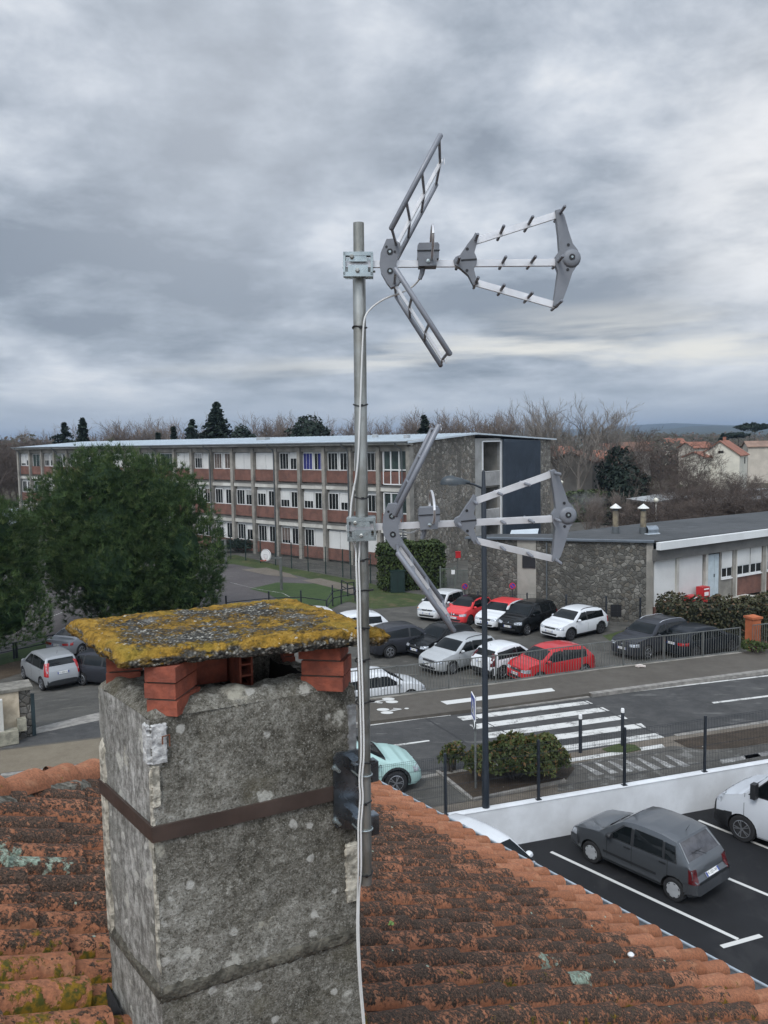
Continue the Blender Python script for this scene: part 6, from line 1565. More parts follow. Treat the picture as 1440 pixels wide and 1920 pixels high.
def bare_mesh(seed, H_, spread, twigs, trunk_r, up=.72, dens=1.0, first=.18, levels=4, tl=.78, cs=1.0):
    rnd = random.Random(seed); mb = MB()
    def br(p, d, L, r_, lv):
        n = 3 if lv > 1 else 4; pts = [p]; dd = d.copy(); rs = [r_]
        for i in range(n):
            dd = (dd + rdir(rnd) * (.16 if lv < 2 else .22) + Vector((0, 0, .09 * up))).normalized(); p = p + dd * (L / n); pts.append(p); rs.append(r_ * (1 - (i + 1) / n * .72))
        mb.tube(pts, rs, 6 if lv == 0 else 4 if lv == 1 else 3, cap=False)
        if lv >= levels: return
        k = {0: int(9 * dens), 1: int(8 * dens), 2: int(6 * dens), 3: int(twigs)}[lv]
        for j in range(k):
            f = lerp(first if lv == 0 else .22, 1.0, (j + rnd.random() * .8) / k); i = min(n - 1, int(f * n)); q = pts[i].lerp(pts[i + 1], f * n - i)
            base_d = (pts[i + 1] - pts[i]).normalized(); s = rdir(rnd); s = (s - base_d * s.dot(base_d)).normalized()
            nd = (base_d * (.72 + .25 * up) + s * spread + Vector((0, 0, .22 * up))).normalized()
            br(q, nd, L * (cs if lv == 0 else 1) * rnd.uniform(.42, .66) * (1.08 - .35 * f if lv == 0 else .9), max(.016, r_ * .5 * (1 - f * .5)), lv + 1)
    br(Vector((0, 0, -.1)), Vector((rnd.uniform(-.05, .05), rnd.uniform(-.05, .05), 1)).normalized(), H_ * tl, trunk_r, 0)
    return mb
def bare_proto(name, seed, H_, spread, twigs, tr, mat, **k):
    mb = bare_mesh(seed, H_, spread, twigs, tr, **k); me_o = mb.build(name, mat); me = me_o.data; bpy.data.objects.remove(me_o); me['top'] = max(v.co.z for v in me.vertices); return me
PR = [bare_proto('bare_tree', s, 12, .62, 6, .22, TWIG, dens=1.2, tl=.52, cs=1.75, first=.40) for s in (1, 2, 3)]
PRP = [bare_proto('plane_tree', s, 12, .60, 5, .24, TWIGP, dens=.95, tl=.56, cs=1.5, first=.42, up=1.0) for s in (5, 6, 7)]
PRB = [bare_proto('bare_tree', s, 12, .90, 5, .16, TWIGB, first=.06, dens=1.15) for s in (11, 12)]
def put(me, name, p, sc_, rz, label, group, cat='tree', sx=1.0):
    o = bpy.data.objects.new(name, me); COL.objects.link(o); o.location = p; sc_ = sc_ * 11.6 / me['top']; o.scale = (sc_ * sx, sc_ * sx, sc_); o.rotation_euler = (0, 0, rz); return tag(o, label, cat, group)
rnd = random.Random(21)
def top_at(px, ytop, D):               # base on the ground and height for a tree whose top shows at (px, ytop)
    p = dp(px, ytop, D); return Vector((p.x, p.y, ZS)), p.z - ZS
G_ROW = 'bare trees in a row beyond the school roof'
row = [(40, 806, 190), (72, 805, 180), (186, 792, 140), (212, 795, 138), (240, 793, 140), (268, 787, 139), (292, 781, 138), (318, 780, 138), (340, 786, 140), (445, 786, 140), (478, 780, 139), (506, 775, 138), (534, 778, 139), (560, 785, 141), (626, 778, 139), (652, 782, 142), (722, 784, 140), (742, 786, 142), (776, 767, 132), (802, 770, 134), (838, 774, 138), (866, 776, 140), (892, 769, 138), (918, 766, 136), (944, 775, 138)]
for i, (px, y, D) in enumerate(row):
    p, h_ = top_at(px, y - 8, D); put(PR[i % 3], 'bare_tree', p, h_ / 11.6, rnd.uniform(0, 6.28), 'leafless pinkish tree in the row beyond the long school roof', G_ROW, sx=1.3)
G_BIG = 'tall plane trees behind the gable'
for i, (px, y, D, l) in enumerate([(985, 752, 118, 'leafless tree just left of the tall plane trees, above the gable'), (1012, 748, 121, 'slim leafless tree above the ridge of the stone gable'), (1058, 737, 112, 'tallest leafless plane tree right of the stone gable'), (1098, 741, 110, 'middle one of the tall leafless plane trees by the grey house'), (1136, 752, 112, 'rightmost of the tall leafless plane trees, towards the hills')]):
    p, h_ = top_at(px, y - 6, D); put(PRP[(i + 1) % 3], 'plane_tree', p, h_ / 11.6, rnd.uniform(0, 6.28), l, G_BIG, sx=1.2)
for i, (px, y, D, l) in enumerate([(1245, 797, 104, 'wide brown leafless tree in front of the white house'), (1212, 822, 100, 'low brown leafless tree left of the wide one'), (1285, 822, 98, 'brown leafless tree right of the wide one')]):
    p, h_ = top_at(px, y, D); put(PRB[i % 2], 'brown_tree', p, h_ / 11.6, rnd.uniform(0, 6.28), l, 'brown leafless trees on the right', sx=1.35 if i == 0 else 1.3)
G_TH = 'bare thicket on the right'
for i in range(16):
    px = 1270 + (i % 8) * 23 + rnd.uniform(-5, 5); D = 92 - 9 * (i // 8) + rnd.uniform(-3, 3); y = 884 + 20 * (i // 8) + rnd.uniform(-10, 8)
    p, h_ = top_at(px, y, D); put(PRB[i % 2], 'bare_shrub', p, h_ / 11.6, rnd.uniform(0, 6.28), 'dark leafless shrub in the thicket below the white house', G_TH, 'shrub', sx=1.7)
for i in range(14):
    px = 1215 + i * 17 + rnd.uniform(-5, 5); D = 76 + rnd.uniform(-2, 2) + i * .5; y = 936 - i * 1.0 + rnd.uniform(-5, 5)
    p, h_ = top_at(px, y, D); put(PRB[i % 2], 'bare_shrub', p, h_ / 11.6, rnd.uniform(0, 6.28), 'purplish leafless shrub in front of the covered walk', 'shrubs before the covered walk', 'shrub', sx=2.2)
for i, (px, y, D) in enumerate(((1120, 905, 84), (1165, 905, 80), (1098, 925, 80))):
    p, h_ = top_at(px, y, D); put(PR[i % 3], 'young_tree', p, h_ / 11.6, rnd.uniform(0, 6.28), 'young leafless tree staked in the yard behind the gym roof', 'young trees in the yard', sx=.8)
for i in range(9):
    px = -40 + i * 11 + rnd.uniform(-3, 3); p, h_ = top_at(px, 822 + rnd.uniform(-8, 8), 150 + rnd.uniform(-8, 25)); put(PRB[i % 2], 'brown_tree', p, h_ / 11.6, rnd.uniform(0, 6.28), 'leafless reddish brown tree in the wood left of the school', 'brown wood left of the school', sx=1.5)
# conifers
def conifer(name, px, ytop, D, w, label, seed, kind='spire', mat=None, z0=3.0):
    rnd = random.Random(seed); p, h_ = top_at(px, ytop, D); t = empty(name, tuple(p), 0, label, 'tree', None)
    tk = MB(); tk.tube([p, p + Vector((0, 0, h_ * .95))], [.25, .05], 6); adopt(tk.build('trunk', BARK, None), t); cr = MB()
    if kind == 'spire' or kind == 'cedar':
        tiers = int((h_ - z0) / (.30 if kind == 'spire' else .42))
        for i in range(tiers):
            f = i / tiers; z = z0 + (h_ - z0) * f + rnd.uniform(-.3, .3) * (1 - f); r_ = w * (1 - f) ** .85 + .15
            for b_ in range(7 if kind == 'spire' else 4):
                a = rnd.uniform(0, 6.28); L = r_ * rnd.uniform(.6, 1.1); d = Vector((cos(a), sin(a), rnd.uniform(-.15, .25)))
                for s_ in range(int(L * 7) + 3):
                    g = s_ / (int(L * 7) + 3); q = p + Vector((0, 0, z)) + d * (L * g) + Vector((0, 0, -.25 * g * g * L))
                    for _ in range(3): leafq(cr, q + rdir(rnd) * .22, (Vector((0, 0, 1)) + rdir(rnd) * .8).normalized(), .55, .30, rnd, (rnd.random(), 0, 0, 1))
    else:
        for _ in range(2600):
            d = rdir(rnd); q = p + Vector((0, 0, z0 + (h_ - z0) * .5)) + Vector((d.x * w, d.y * w * .8, d.z * (h_ - z0) * .5)) * rnd.uniform(.6, 1.0) ** .6
            q += d * fbm((q.x * .6, q.y * .6, q.z * .6)) * 1.0
            leafq(cr, q, (d + rdir(rnd) * .8).normalized(), .6, .34, rnd, (rnd.random(), 0, 0, 1))
    adopt(cr.build('crown', mat or DKCON, None, attname='tone'), t); return t
conifer('conifer', 118, 790, 128, 6.5, 'sparse grey green cedar left of the dark spruce above the roof', 1, 'cedar')
conifer('conifer', 154, 783, 126, 2.9, 'narrow black spruce above the left end of the school roof', 2, 'spire')
conifer('conifer', 405, 753, 124, 6.8, 'tallest layered conifer rising above the middle of the school roof', 3, 'spire')
conifer('conifer', 360, 784, 122, 4.8, 'dark flat topped cedar left of the tallest conifer', 4, 'cedar')
conifer('conifer', 458, 804, 122, 2.6, 'low dark cedar right of the tallest conifer', 5, 'round', z0=7)
conifer('conifer', 578, 781, 120, 3.2, 'dark rounded evergreen above the roof left of the mast', 6, 'round', z0=7)
conifer('conifer', 325, 799, 122, .7, 'thin dark cypress above the roof beside the flat topped cedar', 7, 'spire', z0=6)
conifer('conifer', 296, 810, 122, .5, 'tiny dark cypress tip above the school roof', 8, 'spire', z0=6)
conifer('conifer', 795, 778, 124, 3.6, 'dark young spruce among bare trees right of the lower antenna panel', 9, 'spire')
conifer('evergreen', 1162, 838, 112, 3.0, 'dark green bushy evergreen between the plane trees and the white house', 10, 'round', z0=1)
conifer('evergreen', 1184, 872, 100, 2.2, 'low dark evergreen bush before the pink wall', 11, 'round', z0=0)
conifer('evergreen', 1152, 872, 104, 2.0, 'dark loose evergreen bush beside the pink wall', 12, 'cedar', z0=.5)
conifer('conifer', 1415, 806, 250, 6.0, 'dark flat umbrella pine on the far right skyline', 13, 'round', z0=14)
conifer('conifer', 1385, 812, 260, 4.0, 'dark distant evergreen left of the skyline umbrella pine', 14, 'round', z0=10)
conifer('conifer', 1355, 812, 240, 4.5, 'distant dark cedar behind the white house roof', 15, 'spire', z0=4)
# hedges and bushes
def leafbox(name, pts, h_, th, mat, label, seed, n, lw=(.16, .09), z=ZS, cat='hedge', top_noise=.12, group=None):
    rnd = random.Random(seed); mb = MB(); core = MB(); P_ = [Vector((p.x, p.y, z)) for p in pts]
    tot = sum((b - a).length for a, b in zip(P_, P_[1:]))
    for a, b in zip(P_, P_[1:]):
        d = b - a; L = d.length; u = d / L; nn = Vector((-u.y, u.x, 0)); k = int(n * L / tot)
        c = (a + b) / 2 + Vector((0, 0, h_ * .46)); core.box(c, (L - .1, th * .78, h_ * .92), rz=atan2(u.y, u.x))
        for _ in range(k):
            s, face = rnd.random() * L, rnd.random()
            if face < .42: q = a + u * s + nn * (th / 2 * (1 if rnd.random() < .5 else -1)) + Vector((0, 0, rnd.random() * h_)); nr = nn
            elif face < .85: q = a + u * s + nn * rnd.uniform(-th / 2, th / 2) + Vector((0, 0, h_)); nr = Vector((0, 0, 1))
            else: q = a + u * (0 if rnd.random() < .5 else L) + nn * rnd.uniform(-th / 2, th / 2) + Vector((0, 0, rnd.random() * h_)); nr = u
            w = fbm((q.x * 1.1, q.y * 1.1, q.z * 1.1 + seed)); q += rdir(rnd) * .07 + Vector((0, 0, w * top_noise)) + nr * (w * .12)
            leafq(mb, q, (nr + rdir(rnd) * .9).normalized(), lw[0] * rnd.uniform(.7, 1.3), lw[1] * rnd.uniform(.7, 1.3), rnd, (min(1, max(0, .45 + w * .5 + rnd.uniform(-.3, .3))), rnd.random(), 0, 1))
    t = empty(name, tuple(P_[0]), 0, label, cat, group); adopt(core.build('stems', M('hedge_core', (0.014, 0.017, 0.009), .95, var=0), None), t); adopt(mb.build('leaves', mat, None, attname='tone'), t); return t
leafbox('hedge', [gp(716, 1106, ZS), gp(826, 1098, ZS)], 3.3, 2.2, HEDGE, 'tall clipped green hedge below the stone gable', 1, 8500, (.22, .14))
g1_ = gB + gt * .3 - gf * 1.0 + gtn * 3.0; g2_ = Vector((24.5, 45.6, 0)); g3_ = Vector((36, 50, 0))
leafbox('hedge', [Vector((15.2, 45.2, 0)), Vector((20.0, 44.4, 0)), Vector((32, 48.5, 0))], 1.9, 2.6, HEDGE2, 'broad brownish green hedge between the gym and the railing', 2, 15000, (.20, .12), top_noise=.3)
leafbox('hedge', [Vector((18.8, 39.6, 0)), Vector((40, 46.9, 0))], 2.0, 1.4, HEDGE2, 'ivy covered hedge right of the orange pillar', 4, 5000, (.2, .13), top_noise=.3)
leafbox('hedge', [dp(1062, 930, 108), dp(1290, 922, 112)], 3.6, 2.4, HEDGE, 'long dark green hedge at the back of the yard', 5, 5200, (.45, .3), top_noise=.5)
def bush(name, p, rx, ry, h_, mat, label, seed, n, lw=(.12, .06), cat='bush', white=False):
    rnd = random.Random(seed); mb = MB(); p = Vector(p)
    for _ in range(n):
        d = rdir(rnd); d.z = abs(d.z) * 1.0 - .12
        f = 1 - rnd.random() ** 2 * .45; q = p + Vector((d.x * rx, d.y * ry, h_ * .42 + d.z * h_ * .56)) * 1.0
        q = p + Vector((0, 0, h_ * .4)) + (q - p - Vector((0, 0, h_ * .4))) * f
        w = fbm((q.x * 1.6, q.y * 1.6, q.z * 1.6 + seed)); q += d * w * .30
        if q.z < p.z + .03: continue
        leafq(mb, q, (d * .6 + rdir(rnd)).normalized(), lw[0] * rnd.uniform(.7, 1.4), lw[1] * rnd.uniform(.7, 1.3), rnd, (min(1, max(0, .42 + w * .55 + rnd.uniform(-.3, .3))), rnd.random(), 0, 1))
    t = empty(name, tuple(p), 0, label, cat); adopt(mb.build('leaves', mat, None, attname='tone'), t); tk = MB()
    for i in range(14):
        a = rnd.uniform(0, 6.28); e = p + Vector((cos(a) * rx * .8, sin(a) * ry * .8, h_ * rnd.uniform(.4, .85))); tk.tube([p + Vector((cos(a) * .1, sin(a) * .1, -.05)), p.lerp(e, .5) + Vector((0, 0, .15)), e], [.03, .02, .008], 4)
    adopt(tk.build('stems', BARK, None), t); return t
bc = gp(958, 1466, .0)
bush('bush', bc + Vector((.15, .25, 0)), 1.55, .85, 1.22, SHRUB, 'dense green shrub with reddish tips around the lamp post', 1, 6500, (.13, .07))
bush('bush', gp(1020, 1450, 0) + Vector((-.05, .3, 0)), .75, .7, 1.12, SHRUB, 'right hand end of the shrub bed, beside the crossing', 6, 3000, (.13, .07))
bush('bush', gp(848, 1446, 0), .38, .34, .95, SHRUB, 'small loose shrub by the nearest dark fence post', 2, 500, (.13, .06))
bush('bush', gp(660, 1000, ZS) if False else gp(517, 1036, ZS), 1.0, .9, 2.4, DKCON, 'dark shrub leaning on the school wall behind the basketball hoop', 3, 900, (.3, .16))
bush('bush', gp(447, 1036, ZS), 2.6, .9, 1.5, DKCON, 'low dark shrubs along the school wall near the pine', 5, 1500, (.3, .16))
bush('bush', gp(1402, 1222, 0) + Vector((.3, -.1, 0)), .7, .4, .55, HEDGE, 'small green weeds at the foot of the orange pillar', 4, 500, (.14, .08))
# tiny seedlings on the tiles
# ------------------------------------------------------------------ walls, fences, street furniture
DKPOST = M('anthracite_metal', (0.016, 0.020, 0.027), .45, var=.1)
LAMPC = M('lamp_post_blue_grey', (0.018, 0.024, 0.033), .45, var=.08, scale=.7)
DKGRN = M('dark_green_metal', (0.008, 0.024, 0.021), .5, var=.1)
RAILC = M('railing_galvanised', (0.155, 0.160, 0.150), .55, metal=.3, var=.15, scale=2)
WRENDER = M('white_render', (0.70, 0.715, 0.73), .85, scale=1.3, col2=(0.60, 0.61, 0.62), detail=8)
def part(mb, name, mat, par, smooth=False): return adopt(mb.build(name, mat, None, smooth=smooth, recalc=True), par)
w_ = empty('retaining_wall', (wp.x, wp.y, -1.05), 0, 'low white rendered retaining wall along the private car park', 'wall')
q = MB(); c = wp + wd * 16 - wn_ * .10; q.box((c.x, c.y, (-1.05 + .02) / 2), (50, .20, 1.07), rz=atan2(wd.y, wd.x)); part(q, 'wall', WRENDER, w_)
q = MB(); q.box((c.x, c.y, .028), (50, .23, .016), rz=atan2(wd.y, wd.x)); part(q, 'top_coat', WRENDER, w_)
fe = empty('mesh_fence', (wp.x, wp.y, .03), 0, 'black welded mesh fence standing on the white wall', 'fence')
posts = [-5.45, -2.77, -.10, 2.58, 5.25, 7.93, 10.6, 13.3, 16.0]
FH = 1.64
for s in posts:
    c = wp + wd * s - wn_ * .10; q = MB(); q.box((c.x, c.y, .04 + FH / 2), (.06, .06, FH), rz=atan2(wd.y, wd.x)); q.box((c.x, c.y, .045), (.14, .12, .016), rz=atan2(wd.y, wd.x)); part(q, 'post', DKPOST, fe)
for a, b in zip(posts, posts[1:]):
    q = MB(); n = 50
    for i in range(1, n):
        c = wp + wd * lerp(a, b, i / n) - wn_ * .10; q.box((c.x, c.y, .10 + .76), (.0042, .0042, 1.50), rz=.3)
    for z in (.11, .30, .32, .55, .80, .82, 1.05, 1.30, 1.32, 1.55, 1.60):
        p0, p1 = wp + wd * (a + .04) - wn_ * .104, wp + wd * (b - .04) - wn_ * .104; q.bar((p0.x, p0.y, z), (p1.x, p1.y, z), .0045)
    part(q, 'mesh_panel', DKPOST, fe)
# railing of the school car park
rl = empty('railing', (-3.2, 29.7, 0), 0, 'grey metal bar railing between the pavement and the school car park', 'railing')
RL = [Vector((x, y, 0)) for x, y in [(-3.4, 29.66), (-.73, 30.5), (1.52, 31.23), (4.55, 32.25), (8.86, 33.95), (15.75, 36.22)]]
def along(line, s):
    for a, b in zip(line, line[1:]):
        L = (b - a).length
        if s <= L: return a.lerp(b, s / L), (b - a).normalized()
        s -= L
    return line[-1], (line[-1] - line[-2]).normalized()
TOT = sum((b - a).length for a, b in zip(RL, RL[1:]))
q = MB(); [q.bar(a + Vector((0, 0, 1.12)), b + Vector((0, 0, 1.12)), .05, .035) for a, b in zip(RL, RL[1:])]; part(q, 'top_rail', RAILC, rl)
q = MB(); [q.bar(a + Vector((0, 0, .06)), b + Vector((0, 0, .06)), .035, .03) for a, b in zip(RL, RL[1:])]; part(q, 'bottom_rail', RAILC, rl)
q = MB(); n = int(TOT / .125)
for i in range(n):
    p, d = along(RL, (i + .5) * TOT / n); q.box((p.x, p.y, .59), (.018, .018, 1.04), rz=atan2(d.y, d.x))
part(q, 'bars', RAILC, rl)
for i in range(11):
    p, d = along(RL, min(TOT - .02, i * TOT / 10 + .02)); q = MB(); q.box((p.x, p.y, .54), (.05, .045, 1.2), rz=atan2(d.y, d.x)); part(q, 'post', RAILC, rl)
q = MB(); p0, p1 = Vector((16.4, 36.45, 1.16)), Vector((40, 44.5, 1.16)); q.bar(p0, p1, .05, .035)
q.bar(p0 - Vector((0, 0, 1.08)), p1 - Vector((0, 0, 1.08)), .04, .03)
for i in range(190): p = p0.lerp(p1, i / 190); q.box((p.x, p.y, .62), (.018, .018, 1.05))
tag(q.build('railing', RAILC), 'continuation of the bar railing right of the orange pillar', 'railing')
kp = MB()
for a, b in zip(RL, RL[1:]): d = b - a; c = (a + b) / 2 - Vector((-d.y, d.x, 0)).normalized() * -.0; kp.box((c.x, c.y, -.70), (d.length, .22, 1.44), rz=atan2(d.y, d.x))
part(kp, 'plinth', CONC, rl)
pc_ = gp(1411, 1214, 0); pil = empty('gate_pillar', tuple(pc_), 0, 'orange rendered gate pillar at the end of the railing', 'pillar')
ORG = M('orange_render', (0.40, 0.115, 0.045), .85, scale=2, var=.12, bump=.2)
q = MB(); q.box(pc_ + Vector((0, 0, .66)), (.46, .46, 1.42), rz=.33); part(q, 'shaft', ORG, pil)
q = MB(); q.box(pc_ + Vector((0, 0, 1.40)), (.58, .58, .09), rz=.33); vs = [(.27, .27), (-.27, .27), (-.27, -.27), (.27, -.27)]
cr_, sr_ = cos(.33), sin(.33); q.add([(pc_.x + a * cr_ - b * sr_, pc_.y + a * sr_ + b * cr_, 1.447) for a, b in vs] + [(pc_.x, pc_.y, 1.54)], [(0, 1, 4), (1, 2, 4), (2, 3, 4), (3, 0, 4)]); part(q, 'cap', ORG, pil)
# street lamp
lb_ = gp(911, 1516, 0); lp = empty('street_lamp', tuple(lb_), 0, 'tall slate blue street lamp with a dark dome head', 'street lamp')
ltop = dp(906, 882, lb_.y)
q = MB(); q.lathe([(.14, .0), (.14, .02), (.098, .03), (.092, 1.2), (.082, 1.25), (.064, ltop.z - .45), (.052, ltop.z - .40), (.045, ltop.z - .05), (.03, ltop.z), (.001, ltop.z + .01)], (lb_.x, lb_.y, 0), 16); part(q, 'pole', LAMPC, lp, True)
la = dp(906, 916, lb_.y); lh = dp(868, 904, lb_.y)
q = MB(); q.tube([la, la.lerp(lh, .5) + Vector((0, 0, .03)), lh], [.030, .026, .032], 8); part(q, 'arm', LAMPC, lp, True)
hc = dp(850, 908.5, lb_.y)
q = MB()
N_ = 20; rings = []
for i in range(8):
    f = i / 7; r_ = cos(f * pi / 2) ** .6 if f < 1 else .02
    for j in range(N_):
        a = 2 * pi * j / N_; x = cos(a) * .325 * r_; x = x - (.035 if x < 0 else 0) * r_
        q.v.append((hc.x + x + .02, hc.y + sin(a) * .17 * r_, hc.z + .005 + .20 * sin(f * pi / 2) * (1 - .15 * cos(a))))
for i in range(7):
    for j in range(N_): a, b = i * N_ + j, i * N_ + (j + 1) % N_; q.f.append((a, b, b + N_, a + N_)); q.m.append(0)
q.f.append(tuple(range(7 * N_, 8 * N_))); q.m.append(0); q.f.append(tuple(reversed(range(N_)))); q.m.append(0)
q.tube([hc + Vector((.27, 0, .06)), hc + Vector((.42, 0, .045))], [.075, .04], 10)
part(q, 'lamp_head', M('lamp_head_grey', (0.035, 0.045, 0.052), .4, var=.06), lp, True)
q = MB(); q.lathe([(.13, .0), (.12, -.03), (.001, -.04)], hc + Vector((0, 0, .004)), 16); part(q, 'lens', M('lamp_lens', (0.30, 0.32, 0.33), .2, var=0), lp, True)
# crossing sign, seen almost edge on
sb_ = gp(892, 1478, 0); sg = empty('road_sign', tuple(sb_), 0, 'blue square pedestrian sign seen nearly edge on above a small round plate', 'sign')
sn = Vector((-.9985, -.05, 0)).normalized(); sx = Vector((-sn.y, sn.x, 0)); ztop_ = dp(888, 1303, sb_.y).z; zsq = dp(888, 1346, sb_.y).z
q = MB(); q.tube([sb_, sb_ + Vector((0, 0, ztop_ - .03))], .030, 10); part(q, 'post', M('sign_post_grey', (0.17, 0.18, 0.175), .5, metal=.3), sg, True)
SBLUE, SWHITE, SRED = M('sign_blue', (0.02, 0.05, 0.30), .4, var=.05), M('sign_white', (0.75, 0.75, 0.74), .4, var=.03), M('sign_red', (0.45, 0.02, 0.025), .4, var=.05)
hs = (ztop_ - zsq) / 2; c = Vector((sb_.x, sb_.y, (ztop_ + zsq) / 2)) + sn * .045
Z3 = Vector((0, 0, 1))
q = MB(); q.extr([(-hs, -hs), (hs, -hs), (hs, hs), (-hs, hs)], c, sx, Z3, .024); pn = part(q, 'square_plate', SWHITE, sg)
k = hs * .93; q = MB(); q.extr([(-k, -k), (k, -k), (k, k), (-k, k)], c + sn * .0125, sx, Z3, .005); part(q, 'blue_field', SBLUE, pn)
q = MB(); q.extr([(-k * .8, -k * .75), (k * .8, -k * .75), (0, k * .75)], c + sn * .0155, sx, Z3, .004); part(q, 'white_triangle', SWHITE, pn)
q = MB(); q.extr([(-.04, -k * .1), (.04, -k * .1), (.10, -k * .6), (.03, -k * .6), (0, -k * .35), (-.05, -k * .6), (-.10, -k * .6)], c + sn * .018, sx, Z3, .003); q.extr([(-.035, 0), (.035, 0), (.035, .06), (-.035, .06)], c + sn * .018, sx, Z3, .003); part(q, 'walking_figure', INK, pn)
c2 = Vector((sb_.x, sb_.y, zsq - .16)) + sn * .04
ring = lambda r_: [(r_ * cos(2 * pi * i / 20), r_ * sin(2 * pi * i / 20)) for i in range(20)]
q = MB(); q.extr(ring(.15), c2, sx, Z3, .02); rp2 = part(q, 'round_plate', SWHITE, sg); q = MB(); q.extr(ring(.11), c2 + sn * .011, sx, Z3, .006); part(q, 'dark_disc', INK, rp2)
# bollards
for (px, py, l) in ((1088, 1411, 'black bollard with white top on the crossing landing'), (1167, 1398, 'black bollard with white top behind the tall fence post')):
    p = gp(px, py, 0); b_ = empty('bollard', tuple(p), 0, l, 'bollard', 'bollards at the crossing')
    q = MB(); q.lathe([(.055, 0), (.055, 1.06), (.05, 1.07)], p, 12); part(q, 'post', DKPOST, b_, True); q = MB(); q.lathe([(.056, 1.07), (.056, 1.17), (.045, 1.20), (.001, 1.205)], p, 12); part(q, 'white_cap', SWHITE, b_, True)
# gateway wall on the left
gw = empty('gateway_wall', tuple(gp(30, 1388, 0)), 0, 'old stone gateway wall with cream render and concrete coping', 'wall')
a0, a1 = gp(-60, 1402, 0), gp(61, 1380, 0); d = (a1 - a0).normalized(); nb = Vector((-d.y, d.x, 0)); HW = 1.62
STW = stone_mat('gate_stone', 4.5, 0, (0.16, 0.15, 0.135), (0.06, 0.057, 0.05))
c = (a0 + a1) / 2 + nb * .35 + Vector((0, 0, HW / 2)); q = MB(); q.box(c, ((a1 - a0).length, .7, HW), rz=atan2(d.y, d.x)); part(q, 'stone_wall', STW, gw)
c = (a0 + a1) / 2 + nb * .40 + Vector((0, 0, HW + .05)); q = MB(); q.box(c, ((a1 - a0).length + .16, 1.0, .10), rz=atan2(d.y, d.x)); part(q, 'coping', M('coping_concrete', (0.22, 0.205, 0.175), .95, scale=3, col2=(0.12, 0.112, 0.095), bump=.4), gw)
LIME = M('cream_lime_render', (0.52, 0.44, 0.33), .95, scale=2.5, col2=(0.36, 0.30, 0.22), bump=.35)
r0, r1 = gp(4, 1391, 0), gp(39, 1384, 0); q = MB(); c = (r0 + r1) / 2 + Vector((0, 0, .95)) - nb * .01; q.box(c, ((r1 - r0).length, .06, 1.30), rz=atan2(d.y, d.x)); part(q, 'render_panel', LIME, gw)
q = MB(); r0, r1 = gp(-40, 1408, 0), gp(2, 1391, 0); c = (r0 + r1) / 2 + Vector((0, 0, .75)) - nb * .05; q.box(c, ((r1 - r0).length, .16, 1.5), rz=atan2(d.y, d.x)); part(q, 'end_pillar', CONCL, gw)
OLDS = M('old_cut_stone', (0.34, 0.32, 0.25), .95, scale=5, col2=(0.19, 0.18, 0.14), bump=.5)
q = MB(); r0, r1 = gp(-4, 1394, 0), gp(33, 1388, 0); c = (r0 + r1) / 2 + Vector((0, 0, .24)) - nb * .22; q.box(c, ((r1 - r0).length, .40, .44), rz=atan2(d.y, d.x)); part(q, 'stone_block', OLDS, gw)
q = MB(); r0 = gp(41, 1384, 0); c = r0 + Vector((0, 0, .52)) - nb * .10; q.box(c, (.28, .34, .40), rz=atan2(d.y, d.x)); part(q, 'stone_block', OLDS, gw)
gpz = gp(62, 1379, 0); q = MB(); q.box(gpz + Vector((.04, 0, .72)), (.12, .12, 1.44), rz=atan2(d.y, d.x)); tag(q.build('gate_post', M('blue_green_post', (0.020, 0.035, 0.040), .5, var=.1)), 'dark blue green steel gate post against the stone wall', 'post')
# two rail fences of the school yard
def railfence(pts, h_, label, extra=(), rails=(1.0, .55), mat=None):
    P_ = [gp(x, y, ZS) for x, y in pts]; t = empty('low_fence', tuple(P_[0]), 0, label, 'fence'); m_ = mat or DKPOST
    for i, p in enumerate(P_): hh = h_ * (1.45 if i in extra else 1.0); q = MB(); q.box(p + Vector((0, 0, hh / 2)), (.09, .09, hh)); part(q, 'post', m_, t)
    for f in rails:
        q = MB(); [q.bar(a + Vector((0, 0, h_ * f)), b + Vector((0, 0, h_ * f)), .05) for a, b in zip(P_, P_[1:])]; part(q, 'rail', m_, t)
railfence([(-40, 1250), (27, 1235), (32, 1234), (101, 1219), (126, 1214), (200, 1198), (260, 1186)], .85, 'low black two rail fence between the left pine and the saloon', (4,))
railfence([(425, 1159), (505, 1150), (565, 1148), (613, 1155), (624, 1137), (640, 1133), (666, 1128)], 1.0, 'low dark two rail fence beside the court lawn', (0, 1, 2, 4))
railfence([(641, 1112), (652, 1118), (664, 1116)], .95, 'short dark handrail above the lawn by the mast', ())
# green mesh fence in front of the school
gm = empty('tall_mesh_fence', tuple(gp(451, 1048, ZS)), 0, 'tall dark green mesh fence along the foot of the school', 'fence')
tf = [(405, 1046), (433, 1048), (461, 1051), (489, 1056), (517, 1060), (547, 1066), (578, 1071), (611, 1076), (643, 1082), (658, 1086), (695, 1094), (716, 1100), (737, 1105)]
P_ = [gp(x, y, ZS) for x, y in tf]
for p in P_: q = MB(); q.box(p + Vector((0, 0, 1.15)), (.09, .09, 2.3)); part(q, 'post', DKGRN, gm)
q = MB()
for a, b in zip(P_, P_[1:]):
    for z in (.1, .7, 1.3, 1.9, 2.25): q.bar(a + Vector((0, 0, z)), b + Vector((0, 0, z)), .012)
    n = int((b - a).length / .16); [q.box(a.lerp(b, i / n) + Vector((0, 0, 1.17)), (.009, .009, 2.15)) for i in range(1, n)]
part(q, 'mesh', DKGRN, gm)
gy = empty('wall_mesh_fence', tuple(gA), 0, 'dark mesh fence along the foot of the gym stone wall', 'fence')
P_ = [gA + gtn * 1.4 + gt * s for s in (.9, 3.9, 6.2, 8.5, 10.4)]
